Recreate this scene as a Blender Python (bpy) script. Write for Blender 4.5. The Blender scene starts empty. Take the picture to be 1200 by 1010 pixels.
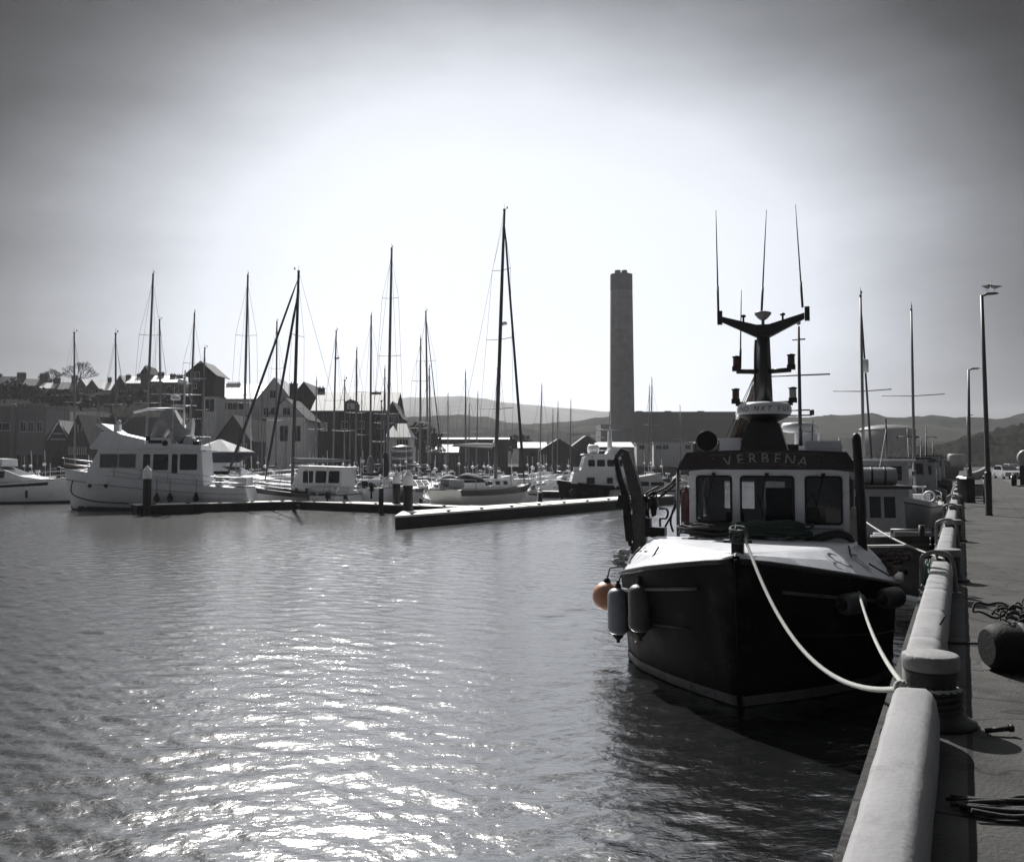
import bpy, math, random
from mathutils import Vector, Matrix, noise
R = math.radians
PI = math.pi
scene = bpy.context.scene
COL = scene.collection
random.seed(7)

# ---------------------------------------------------------------- camera numbers
F = 1090.0                    # focal length in photo pixels (photo 1200 x 1010)
HOR = 540.0                   # horizon row
PITCH = R(3.0)
PRY = HOR - F*math.tan(PITCH)
CAMZ = 3.5
QZ = 1.6                      # quay surface above the water
TH = math.atan(0.484)         # direction of the quay, right of straight ahead

def ray(px, py):
    X = (px-600.0)/F; Y = (PRY-py)/F
    return X, math.cos(PITCH)-math.sin(PITCH)*Y, math.sin(PITCH)+math.cos(PITCH)*Y
def at(px, py, d):
    X, f, u = ray(px, py); k = d/f
    return Vector((X*k, d, CAMZ+u*k))
def gp(px, py, z=0.0):
    X, f, u = ray(px, py); k = (z-CAMZ)/u
    return Vector((X*k, f*k, z))
def Q(s, t, z=QZ):            # quay coordinates: s along, t to the land side
    return Vector((s*math.sin(TH)+t*math.cos(TH), s*math.cos(TH)-t*math.sin(TH), z))

# ---------------------------------------------------------------- materials
MATS = {}
def mat(name, col, rough=0.6, var=0.15, scale=3.0, metal=0.0, bump=0.0, bscale=40.0, spec=0.5, coat=0.0, dirt=None):
    if name in MATS: return MATS[name]
    if not isinstance(col, (tuple, list)): col = (col, col, col*1.03)
    m = bpy.data.materials.new(name); m.use_nodes = True
    nt = m.node_tree; N = nt.nodes; L = nt.links
    b = N['Principled BSDF']
    b.inputs['Roughness'].default_value = rough; b.inputs['Metallic'].default_value = metal
    b.inputs['Specular IOR Level'].default_value = spec
    b.inputs['Coat Weight'].default_value = coat
    tc = N.new('ShaderNodeTexCoord')
    nz = N.new('ShaderNodeTexNoise'); nz.inputs['Scale'].default_value = scale; nz.inputs['Detail'].default_value = 6
    nz.inputs['Roughness'].default_value = 0.65
    L.new(tc.outputs['Object'], nz.inputs['Vector'])
    cr = N.new('ShaderNodeValToRGB'); L.new(nz.outputs['Fac'], cr.inputs['Fac'])
    e = cr.color_ramp.elements
    e[0].position = 0.3; e[1].position = 0.7
    e[0].color = (*[max(0, c*(1-var)) for c in col], 1); e[1].color = (*[min(1, c*(1+var)) for c in col], 1)
    out = cr.outputs['Color']
    if dirt:                  # stains with a shape of their own: (colour, amount, scale)
        n2 = N.new('ShaderNodeTexNoise'); n2.inputs['Scale'].default_value = dirt[2]; n2.inputs['Detail'].default_value = 9
        n2.inputs['Roughness'].default_value = 0.75
        L.new(tc.outputs['Object'], n2.inputs['Vector'])
        r2 = N.new('ShaderNodeValToRGB'); r2.color_ramp.elements[0].position = 0.52; r2.color_ramp.elements[1].position = 0.68
        L.new(n2.outputs['Fac'], r2.inputs['Fac'])
        mu = N.new('ShaderNodeMath'); mu.operation = 'MULTIPLY'; mu.inputs[1].default_value = dirt[1]
        L.new(r2.outputs['Color'], mu.inputs[0])
        mx = N.new('ShaderNodeMix'); mx.data_type = 'RGBA'
        L.new(mu.outputs[0], mx.inputs[0]); L.new(out, mx.inputs[6]); dc = dirt[0]
        mx.inputs[7].default_value = (dc, dc, dc, 1) if not isinstance(dc, tuple) else (*dc, 1)
        out = mx.outputs[2]
    L.new(out, b.inputs['Base Color'])
    if bump:
        n3 = N.new('ShaderNodeTexNoise'); n3.inputs['Scale'].default_value = bscale; n3.inputs['Detail'].default_value = 4
        L.new(tc.outputs['Object'], n3.inputs['Vector'])
        bp = N.new('ShaderNodeBump'); bp.inputs['Strength'].default_value = bump; bp.inputs['Distance'].default_value = 0.02
        L.new(n3.outputs['Fac'], bp.inputs['Height']); L.new(bp.outputs['Normal'], b.inputs['Normal'])
    MATS[name] = m
    return m
def stripes(name, c1, c2, scale, axis='Z', rough=0.8, thick=0.5):
    """slates, planks, cladding: bands across one object axis with noise"""
    m = mat(name, c1, rough, 0.25, 2.0)
    nt = m.node_tree; N = nt.nodes; L = nt.links; b = N['Principled BSDF']
    src = b.inputs['Base Color'].links[0].from_socket
    tc = N.new('ShaderNodeTexCoord'); w = N.new('ShaderNodeTexWave'); w.bands_direction = axis
    w.inputs['Scale'].default_value = scale; w.inputs['Distortion'].default_value = 0.4
    L.new(tc.outputs['Object'], w.inputs['Vector'])
    r = N.new('ShaderNodeValToRGB'); r.color_ramp.elements[0].position = thick; r.color_ramp.elements[1].position = min(1, thick+0.15)
    L.new(w.outputs['Fac'], r.inputs['Fac'])
    mx = N.new('ShaderNodeMix'); mx.data_type = 'RGBA'; L.new(r.outputs['Color'], mx.inputs[0])
    L.new(src, mx.inputs[6]); mx.inputs[7].default_value = (c2, c2, c2, 1)
    L.new(mx.outputs[2], b.inputs['Base Color'])
    return m

WHITE = mat('white_paint', (.66, .67, .70), .4, .10, 2.5, dirt=(.28, .5, 3.0))
GEL = mat('white_gelcoat', (.74, .75, .77), .25, .06, 1.5, coat=.3, dirt=(.35, .3, 1.6))
GEL2 = mat('cream_gelcoat', (.50, .50, .50), .3, .08, 1.5, coat=.2, dirt=(.3, .3, 1.6))
GREYHULL = mat('grey_hull_paint', (.24, .25, .27), .4, .12, 1.2, dirt=(.12, .4, 1.8))
DARKHULL = mat('navy_hull_paint', (.018, .02, .028), .35, .2, 1.2)
BLACKHULL = mat('black_hull_paint', (.0045, .0045, .0053), .6, .5, 1.0, bump=.35, bscale=3.5, spec=.06, dirt=(.032,.5,2.8))
BLACK = mat('black_paint', (.012, .012, .014), .5, .3, 4.0, spec=.3)
RUBBER = mat('black_rubber', (.008, .008, .009), .75, .3, 6.0, bump=.3, spec=.3)
GLASS = mat('dark_window_glass', (.012, .014, .017), .08, .4, 1.2, spec=.6)
ALU = mat('mast_aluminium', (.16, .16, .17), .5, .1, 4, metal=.3)
DARKMAST = mat('dark_mast_paint', (.035, .035, .04), .5, .2, 4)
STEEL = mat('steel', (.35, .36, .38), .4, .1, 5, metal=.6)
GALV = mat('galvanised_steel', (.26, .27, .28), .55, .15, 9, metal=.3, dirt=(.10, .5, 6))
WIRE = mat('rigging_wire', (.06, .06, .065), .5, .1)
CANVAS = mat('dark_canvas', (.03, .032, .045), .85, .25, 3)
CANVASW = mat('pale_canvas', (.5, .5, .51), .85, .12, 2)
CANVASG = mat('grey_canvas', (.16, .165, .18), .85, .2, 2)
DECK = mat('deck_grey', (.30, .30, .31), .7, .15, 4, dirt=(.15, .5, 5))
WOOD = mat('varnished_wood', (.07, .05, .035), .45, .3, 6)
PONTOP = stripes('pontoon_decking', (.62, .62, .58), .40, 3.0, 'X', .8, .93)
PONSIDE = mat('pontoon_side', (.013, .013, .014), .7, .4, 2, spec=.2)
PILE = mat('piling_black', (.012, .012, .013), .6, .4, 3, spec=.3)
ROPE = mat('rope_white', (.36, .37, .35), .85, .2, 60, bump=.6, bscale=160)
ROPEG = mat('rope_green', (.035, .06, .05), .85, .4, 30, bump=.6, bscale=160)
ROPED = mat('rope_dark', (.03, .03, .03), .85, .4, 30, bump=.6, bscale=160)
CAPW = mat('white_cap', (.7, .7, .72), .5, .08, 3)
ROOFM = stripes('slate_roof', (.13, .135, .14), .09, 5.0, 'Z', .6, .8)
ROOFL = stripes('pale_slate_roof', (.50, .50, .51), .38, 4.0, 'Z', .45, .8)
ROOFD = stripes('dark_slate_roof', (.05, .05, .054), .035, 5.0, 'Z', .7, .8)
STONE = mat('rubble_stone', (.065, .064, .062), .9, .4, 2.5)
STONED = mat('dark_stone', (.038, .037, .036), .9, .35, 2.0)
RENDER = mat('white_render', (.50, .50, .51), .8, .12, 1.2, dirt=(.2, .4, .9))
RENDERG = mat('grey_render', (.12, .12, .125), .85, .15, 1.2, dirt=(.1, .4, .9))
FRAMEW = mat('window_frame_white', (.5, .5, .5), .6, .05)
BRICKD = mat('dark_brick', (.05, .045, .043), .9, .3, 4)
TIMB = mat('black_timber', (.02, .018, .016), .8, .3, 4)
CLAD = stripes('dark_cladding', (.045, .045, .05), .03, 2.0, 'X', .7, .8)
CONCD = mat('chimney_concrete', (.15, .15, .15), .9, .2, .35, dirt=(.09, .6, .12))
SHEDR = stripes('shed_roof_sheet', (.48, .48, .48), .36, 1.5, 'X', .6, .8)

for k_ in ('slate_roof','dark_slate_roof'): MATS[k_].node_tree.nodes['Principled BSDF'].inputs['Specular IOR Level'].default_value = .12
# ---------------------------------------------------------------- mesh builder
class MB:
    def __init__(s): s.v = []; s.f = []; s.sm = []
    def add(s, vs, fs, smooth=False):
        o = len(s.v); s.v += [tuple(p) for p in vs]
        for f in fs: s.f.append(tuple(i+o for i in f)); s.sm.append(smooth)
        return s
    def box(s, c, d, rz=0.0, M=None, taper=1.0):
        x, y, z = d[0]/2, d[1]/2, d[2]/2
        P = [(-x,-y,-z),(x,-y,-z),(x,y,-z),(-x,y,-z),(-x*taper,-y*taper,z),(x*taper,-y*taper,z),(x*taper,y*taper,z),(-x*taper,y*taper,z)]
        T = (M if M else Matrix.Rotation(rz, 3, 'Z'))
        c = Vector(c)
        return s.add([c+T@Vector(p) for p in P], [(3,2,1,0),(4,5,6,7),(0,1,5,4),(1,2,6,5),(2,3,7,6),(3,0,4,7)])
    def tube(s, pts, r, n=8, caps=True, r2=None, smooth=True):
        pts = [Vector(p) for p in pts]; m = len(pts)
        rs = r if isinstance(r, (list, tuple)) else [r+((r2-r)*i/(m-1) if r2 is not None else 0) for i in range(m)]
        vs = []; prev = None
        for i in range(m):
            t = (pts[min(i+1, m-1)]-pts[max(i-1, 0)])
            if t.length < 1e-9: t = Vector((0,0,1))
            t.normalize()
            if prev is None:
                a = Vector((0,0,1)) if abs(t.z) < .9 else Vector((1,0,0))
                u = t.cross(a).normalized()
            else:
                u = (prev-t*prev.dot(t))
                u = u.normalized() if u.length > 1e-6 else t.orthogonal().normalized()
            prev = u; w = t.cross(u)
            for k in range(n):
                a = 2*PI*k/n
                vs.append(pts[i]+(u*math.cos(a)+w*math.sin(a))*rs[i])
        fs = [(i*n+k, i*n+(k+1)%n, (i+1)*n+(k+1)%n, (i+1)*n+k) for i in range(m-1) for k in range(n)]
        s.add(vs, fs, smooth)
        if caps:
            o = len(s.v)-m*n
            s.f.append(tuple(o+k for k in reversed(range(n)))); s.sm.append(False)
            s.f.append(tuple(o+(m-1)*n+k for k in range(n))); s.sm.append(False)
        return s
    def lathe(s, prof, c=(0,0,0), n=20, M=None, smooth=True, sx=1, sy=1):
        T = M or Matrix.Identity(3); c = Vector(c); vs = []
        for r, z in prof:
            for k in range(n):
                a = 2*PI*k/n
                vs.append(c+T@Vector((r*sx*math.cos(a), r*sy*math.sin(a), z)))
        m = len(prof)
        fs = [(i*n+k, i*n+(k+1)%n, (i+1)*n+(k+1)%n, (i+1)*n+k) for i in range(m-1) for k in range(n)]
        s.add(vs, fs, smooth); o = len(s.v)-m*n
        s.f.append(tuple(o+k for k in reversed(range(n)))); s.sm.append(False)
        s.f.append(tuple(o+(m-1)*n+k for k in range(n))); s.sm.append(False)
        return s
    def prism(s, poly, y0, y1, ins=0.0, M=None):
        """profile in x-z extruded in y; ins narrows the highest points (tumblehome)"""
        zs = [p[1] for p in poly]; zl, zh = min(zs), max(zs); n = len(poly); T = M or Matrix.Identity(3)
        def yy(y, z):
            k = ins*(z-zl)/max(1e-6, zh-zl); c = (y0+y1)/2
            return y+(k if y < c else -k)
        vs = [T@Vector((x, yy(y0, z), z)) for x, z in poly]+[T@Vector((x, yy(y1, z), z)) for x, z in poly]
        fs = [tuple(range(n)), tuple(reversed(range(n, 2*n)))]+[(i, i+n, (i+1)%n+n, (i+1)%n) for i in range(n)]
        return s.add(vs, fs)
    def loft(s, rings, closed=False, smooth=True, caps=False):
        n = len(rings[0]); vs = [p for r in rings for p in r]
        kk = n if closed else n-1
        fs = [(i*n+k, i*n+(k+1)%n, (i+1)*n+(k+1)%n, (i+1)*n+k) for i in range(len(rings)-1) for k in range(kk)]
        if caps: fs += [tuple(reversed(range(n))), tuple((len(rings)-1)*n+k for k in range(n))]
        return s.add(vs, fs, smooth)
    def quad(s, a, b, c, d): return s.add([a, b, c, d], [(0,1,2,3)])
    def ball(s, c, r, n=16, sz=1.0, jit=0.0):
        prof = [(max(1e-3, r*math.sin(PI*i/n*1.0)), -r*sz*math.cos(PI*i/n)) for i in range(n+1)]
        return s.lathe(prof, c, n)
    def build(s, name, m, parent=None, loc=None, label=None, rz=0.0):
        me = bpy.data.meshes.new(name); me.from_pydata(s.v, [], s.f)
        me.polygons.foreach_set('use_smooth', s.sm); me.materials.append(m); me.update()
        bmfix(me)
        o = bpy.data.objects.new(name, me); COL.objects.link(o)
        if parent is not None: o.parent = parent
        if loc is not None: o.location = loc
        if rz: o.rotation_euler.z = rz
        if label: o['label'] = label
        return o
import bmesh
def bmfix(me):
    b = bmesh.new(); b.from_mesh(me); bmesh.ops.recalc_face_normals(b, faces=b.faces); b.to_mesh(me); b.free()
def tag(o, label=None, cat=None, group=None, kind=None):
    if label: o['label'] = label
    if cat: o['category'] = cat
    if group: o['group'] = group
    if kind: o['kind'] = kind
    return o
def thing(name, label, cat, loc=(0,0,0), rz=0.0, group=None):
    o = bpy.data.objects.new(name, None); COL.objects.link(o); o.location = loc; o.rotation_euler.z = rz
    o.empty_display_size = .3
    return tag(o, label, cat, group)
def copy_tree(o, parent=None):
    c = o.copy(); COL.objects.link(c); c.parent = parent
    for ch in list(o.children): copy_tree(ch, c)
    return c
_glyph = {}
def glyph(mb, ch, size, M, c, depth=.008, shear=0.0):
    """a letter as thin solid geometry, its baseline centre at c, in the x-z plane of M"""
    if ch not in _glyph:
        cu = bpy.data.curves.new('glyph', 'FONT'); cu.body = ch; cu.align_x = 'CENTER'; cu.resolution_u = 3
        ob = bpy.data.objects.new('glyph', cu); me = ob.to_mesh()
        _glyph[ch] = ([v.co.copy() for v in me.vertices], [tuple(p.vertices) for p in me.polygons])
        ob.to_mesh_clear(); bpy.data.objects.remove(ob); bpy.data.curves.remove(cu)
    vs, fs = _glyph[ch]; c = Vector(c)
    mb.add([c+M@Vector(((v.x+shear*v.y)*size, 0, v.y*size)) for v in vs], fs)
EXPO = 1.42
HAZE = 0.00011
SKYRAMP = [(.10,.36),(.18,.35),(.24,.31),(.293,.20),(.33,.13),(.36,.080),(.39,.048),(.42,.018),(.45,.004),(.50,.003),(.62,.05),(.70,.22),(.80,.22),(.88,.1)]
WAVE = (0, .011, .0085)
SLOPE = .076
NWAVE = 56
SKYPATCH = 9.0
WROUGH = .135
# ---------------------------------------------------------------- world, sun, camera
SUN_EL, SUN_AZ = R(41), R(-14)      # azimuth: left of straight ahead (+y)
w = bpy.data.worlds.new('World'); scene.world = w; w.use_nodes = True
nt = w.node_tree; N = nt.nodes; L = nt.links
for n in list(N): N.remove(n)
wo = N.new('ShaderNodeOutputWorld'); bg = N.new('ShaderNodeBackground'); bg.inputs['Strength'].default_value = 0.10
sky = N.new('ShaderNodeTexSky'); sky.sky_type = 'NISHITA'; sky.sun_disc = False
sky.sun_elevation = SUN_EL; sky.sun_rotation = SUN_AZ; sky.dust_density = 3.0; sky.air_density = 1.0; sky.ozone_density = 1.0
bw = N.new('ShaderNodeHueSaturation'); bw.inputs['Saturation'].default_value = 0.10
L.new(sky.outputs[0], bw.inputs['Color'])
tc = N.new('ShaderNodeTexCoord'); sep = N.new('ShaderNodeSeparateXYZ'); L.new(tc.outputs['Generated'], sep.inputs[0])
def mth(op, a, b=None, clamp=False):
    n = N.new('ShaderNodeMath'); n.operation = op; n.use_clamp = clamp
    for i, x in enumerate((a, b)):
        if x is None: continue
        if isinstance(x, (int, float)): n.inputs[i].default_value = x
        else: L.new(x, n.inputs[i])
    return n.outputs[0]
# sky brightness by angle: bright low centre, vignette-like dark ring, brighter again beyond view
dirv = Vector((0.0, 1.0, 0.24)).normalized()
dp = N.new('ShaderNodeVectorMath'); dp.operation = 'DOT_PRODUCT'; sv = N.new('ShaderNodeVectorMath'); sv.operation = 'MULTIPLY'; sv.inputs[1].default_value = (.92,1,1.45); L.new(tc.outputs['Generated'], sv.inputs[0])
nv = N.new('ShaderNodeVectorMath'); nv.operation = 'NORMALIZE'; L.new(sv.outputs[0], nv.inputs[0]); L.new(nv.outputs[0], dp.inputs[0]); dp.inputs[1].default_value = dirv
ang = mth('ARCCOSINE', mth('MINIMUM', dp.outputs['Value'], 0.99999))
mp = N.new('ShaderNodeMapping'); mp.inputs['Scale'].default_value = (2.2, 2.2, 7.0); L.new(tc.outputs['Generated'], mp.inputs['Vector'])
cn = N.new('ShaderNodeTexNoise'); cn.inputs['Scale'].default_value = 1.6; cn.inputs['Detail'].default_value = 7; cn.inputs['Roughness'].default_value = .55
L.new(mp.outputs[0], cn.inputs['Vector'])
wob = mth('MULTIPLY', mth('SUBTRACT', cn.outputs['Fac'], 0.5), 0.08)
a2 = mth('ADD', ang, wob)
cr = N.new('ShaderNodeValToRGB'); L.new(mth('DIVIDE', a2, 1.2), cr.inputs['Fac'])
e = cr.color_ramp.elements
cr.color_ramp.interpolation = 'LINEAR'
e[0].position = 0.0; e[0].color = (.36,.36,.36,1)
e[1].position = 1.0; e[1].color = (.03,.03,.03,1)
for p, v in SKYRAMP:
    q = cr.color_ramp.elements.new(p); q.color = (v, v, v*1.0, 1)
mx = N.new('ShaderNodeMix'); mx.data_type = 'RGBA'; mx.blend_type = 'MULTIPLY'; mx.inputs[0].default_value = 1
L.new(bw.outputs[0], mx.inputs[6]); L.new(cr.outputs[0], mx.inputs[7])
# blend the Nishita sky mostly into one flat tone times that ramp
vl = N.new('ShaderNodeMix'); vl.data_type = 'RGBA'; vl.inputs[0].default_value = .92
L.new(mx.outputs[2], vl.inputs[6])
sc_ = N.new('ShaderNodeMix'); sc_.data_type = 'RGBA'; sc_.blend_type = 'MULTIPLY'; sc_.inputs[0].default_value = 1
sc_.inputs[6].default_value = (9.3, 9.8, 10.8, 1); L.new(cr.outputs[0], sc_.inputs[7]); L.new(sc_.outputs[2], vl.inputs[7])
patchdir = Vector((math.sin(R(-9))*math.cos(R(55)), math.cos(R(-9))*math.cos(R(55)), math.sin(R(55))))
d2 = N.new('ShaderNodeVectorMath'); d2.operation = 'DOT_PRODUCT'; L.new(tc.outputs['Generated'], d2.inputs[0]); d2.inputs[1].default_value = patchdir
sa = mth('ARCCOSINE', mth('MINIMUM', d2.outputs['Value'], 0.99999))
gl_ = mth('MULTIPLY', mth('POWER', mth('SUBTRACT', 1.0, mth('DIVIDE', sa, R(27.5)), True), 1.0), SKYPATCH)   # added sky glow above the view, put in to brighten the water
ga = N.new('ShaderNodeMix'); ga.data_type = 'RGBA'; ga.blend_type = 'ADD'; ga.inputs[0].default_value = 1
L.new(vl.outputs[2], ga.inputs[6]); L.new(gl_, ga.inputs[7]); L.new(ga.outputs[2], bg.inputs['Color']); L.new(bg.outputs[0], wo.inputs['Surface'])

sl = bpy.data.lights.new('sun', 'SUN'); sl.energy = 3.0; sl.angle = R(.5); sl.color = (1, .975, .94)
so = bpy.data.objects.new('sun', sl); COL.objects.link(so)
sd = Vector((math.sin(SUN_AZ)*math.cos(SUN_EL), math.cos(SUN_AZ)*math.cos(SUN_EL), math.sin(SUN_EL)))
so.rotation_euler = sd.to_track_quat('Z', 'Y').to_euler(); so.location = sd*50

cd = bpy.data.cameras.new('camera'); cam = bpy.data.objects.new('camera', cd); COL.objects.link(cam)
cam.location = (0, 0, CAMZ); cam.rotation_euler = (R(90)+PITCH, 0, 0)
cd.sensor_fit = 'HORIZONTAL'; cd.sensor_width = 36; cd.lens = F/1200*36
cd.shift_y = -(505-PRY)/1200; cd.clip_start = .05; cd.clip_end = 20000
scene.camera = cam
scene.view_settings.view_transform = 'Standard'; scene.view_settings.look = 'None'
scene.view_settings.exposure = EXPO; scene.view_settings.gamma = 1

# ---------------------------------------------------------------- water
def water_mat():
    m = bpy.data.materials.new('harbour_water'); m.use_nodes = True
    nt = m.node_tree; N = nt.nodes; L = nt.links; b = N['Principled BSDF']
    b.inputs['Base Color'].default_value = (.004, .0045, .005, 1); b.inputs['Roughness'].default_value = WROUGH
    b.inputs['IOR'].default_value = 2.35; b.inputs['Specular IOR Level'].default_value = 1.0
    tc = N.new('ShaderNodeTexCoord')
    def nz(sx, sy, scale, det, rot=0.0, dist=0.0):
        mp = N.new('ShaderNodeMapping'); mp.inputs['Scale'].default_value = (sx, sy, 1); mp.inputs['Rotation'].default_value = (0,0,rot)
        L.new(tc.outputs['Object'], mp.inputs['Vector'])
        n = N.new('ShaderNodeTexNoise'); n.inputs['Scale'].default_value = scale; n.inputs['Detail'].default_value = det
        n.inputs['Roughness'].default_value = .5; n.inputs['Distortion'].default_value = dist
        L.new(mp.outputs[0], n.inputs['Vector']); return n.outputs['Fac']
    def m2(op, a, b_):
        n = N.new('ShaderNodeMath'); n.operation = op
        for i, x in enumerate((a, b_)):
            if isinstance(x, (int, float)): n.inputs[i].default_value = x
            else: L.new(x, n.inputs[i])
        return n.outputs[0]
    # patches of breeze change how strong the ripples are
    patch = nz(.3, 1, .10, 3)
    pr = N.new('ShaderNodeMapRange'); pr.inputs['From Min'].default_value = .35; pr.inputs['From Max'].default_value = .68
    pr.inputs['To Min'].default_value = .55; pr.inputs['To Max'].default_value = 1.25; L.new(patch, pr.inputs['Value'])
    h1 = nz(.55, 1.2, 1.0, 2, .3, .6)
    h2 = nz(.5, 1.15, 3.6, 3, -.2, .8)
    h3 = nz(.8, 1.1, 13.0, 3, .1, .6)
    h = m2('ADD', m2('MULTIPLY', h2, WAVE[1]), m2('MULTIPLY', h3, WAVE[2]))
    h = m2('MULTIPLY', h, pr.outputs[0])
    bp = N.new('ShaderNodeBump'); bp.inputs['Strength'].default_value = 1.0; bp.inputs['Distance'].default_value = 1.0
    L.new(h, bp.inputs['Height']); L.new(bp.outputs['Normal'], b.inputs['Normal'])
    return m
import numpy as np
def water_mesh():
    """one sheet: a finely waved fan in front of the quay, plain water beyond it"""
    rng = np.random.RandomState(3)
    ys = [2.6]
    while ys[-1] < 178: ys.append(ys[-1]+.042+.0010*ys[-1])
    ys = np.array(ys); tx = np.linspace(-.95, .78, 1150)
    Y, T = np.meshgrid(ys, tx, indexing='ij'); X = Y*T; Z = np.zeros_like(X)
    n = NWAVE
    for i in range(n):
        lam = .13*(.95/.13)**(i/(n-1))*rng.uniform(.9,1.1); k = 2*PI/lam
        th = rng.normal(0, .62) + (.25 if i % 2 else -.15); kx, ky = k*math.sin(th), k*math.cos(th)
        ak = SLOPE*math.sqrt(2.0/n)*(1.0 if lam < 2 else .8)
        ph = rng.uniform(0, 2*PI)
        Z += ak/k*np.sin(kx*X+ky*Y+ph+.9*np.sin(X*.21+ph)+.9*np.sin(Y*.13+ph*2))
    P = .8+.28*np.sin(X*.11+Y*.05+1.0)*np.sin(Y*.083-X*.03)+.22*np.sin(X*.045-Y*.19+2.0)+.12*np.sin(X*.5+Y*.31)
    edge = np.minimum(1, np.minimum((T+.95)/.03, (.78-T)/.03))*np.minimum(1, (178.2-Y)/6)*np.minimum(1,(Y-2.55)/.6)
    Z *= P*np.clip(edge, 0, 1)
    nr, nc = Z.shape; co = np.stack([X,Y,Z], -1).reshape(-1,3).astype(np.float32)
    idx = np.arange(nr*nc).reshape(nr,nc)
    q = np.stack([idx[:-1,:-1], idx[:-1,1:], idx[1:,1:], idx[1:,:-1]], -1).reshape(-1,4)
    y0, y1 = ys[0], ys[-1]; e_ = len(co)
    ext = [(-.95*y0,y0,0),(.78*y0,y0,0),(.78*y1,y1,0),(-.95*y1,y1,0),(-3600,-300,0),(400,-300,0),(400,186,0),(-3600,186,0)]
    co = np.vstack([co, np.array(ext, np.float32)])
    q = np.vstack([q, e_+np.array([(4,5,1,0),(5,6,2,1),(6,7,3,2),(7,4,0,3)])])
    me = bpy.data.meshes.new('water'); me.vertices.add(len(co)); me.vertices.foreach_set('co', co.ravel())
    me.loops.add(q.size); me.loops.foreach_set('vertex_index', q.ravel().astype(np.int32))
    me.polygons.add(len(q)); me.polygons.foreach_set('loop_start', (np.arange(len(q))*4).astype(np.int32))
    try: me.polygons.foreach_set('loop_total', np.full(len(q), 4, np.int32))
    except Exception: pass
    me.update(calc_edges=True); me.validate(); me.polygons.foreach_set('use_smooth', np.ones(len(me.polygons), bool))
    me.materials.append(water_mat()); o = bpy.data.objects.new('water', me); COL.objects.link(o); tag(o, kind='structure')
water_mesh()

# ---------------------------------------------------------------- land
GROUND = mat('ground_tarmac', (.050, .050, .050), .95, .2, .5, spec=.05)
A, B_, C_, D_, E_, F_ = (-3600,176,1.55), tuple(Q(200,-.55,1.55)), tuple(Q(-12,-.55,1.55)), (3600,-12,1.55), (3600,3600,1.55), (-3600,3600,1.55)
mb = MB(); mb.add([A,B_,C_,D_,E_,F_], [(0,1,4,5),(1,2,3,4)])
tag(mb.build('ground', GROUND), kind='structure')
def shore(name, a, b, m, z0=-1.5, z1=1.549, back=.8):
    a = Vector(a); b = Vector(b); d = (b-a).normalized(); n = Vector((-d.y, d.x, 0))
    mb = MB(); a0 = a+n*.02; b0 = b+n*.02
    mb.add([(a.x,a.y,z0),(b.x,b.y,z0),(b.x,b.y,z1),(a.x,a.y,z1),(a.x-n.x*.02,a.y-n.y*.02,z0)], [(0,1,2,3)])
    return mb.build(name, m)
QUAYC = mat('quay_concrete', (.085, .083, .08), .85, .25, 1.6, bump=.5, bscale=30, dirt=(.04, .6, 2.2))
WEED = mat('quay_face', (.03, .03, .028), .8, .5, 1.0, bump=.6, bscale=6)
mb = MB()
for i in range(66):    # masonry face of the quay, in stone courses
    s0 = -10+i*3.2; s1 = s0+3.19
    for k in range(4):
        z0 = -1.4+k*.72; off = (-.56-random.random()*.015)
        a = Q(s0, off, z0); b = Q(s1, off, z0); c = Q(s1, off+.3, z0); d = Q(s0, off+.3, z0); up = Vector((0,0,.70))
        mb.add([a,b,c,d,a+up,b+up,c+up,d+up], [(0,1,5,4),(4,5,6,7),(3,0,4,7),(1,2,6,5)])
tag(mb.build('quay_face_wall', WEED), 'tall dark masonry face of the quay dropping to the water', 'quay wall')
mb = MB()
mb.add([(-900,175.9,-1.5),(87,179.5,-1.5),(87,179.5,2.4),(-900,175.9,2.4),(-900,176.6,-1.5),(87,180.2,-1.5),(87,180.2,2.4),(-900,176.6,2.4)],
       [(0,1,2,3),(3,2,6,7),(1,5,6,2)])
tag(mb.build('harbour_wall', STONED), 'long dark stone harbour wall along the far side of the marina', 'wall')

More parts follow.
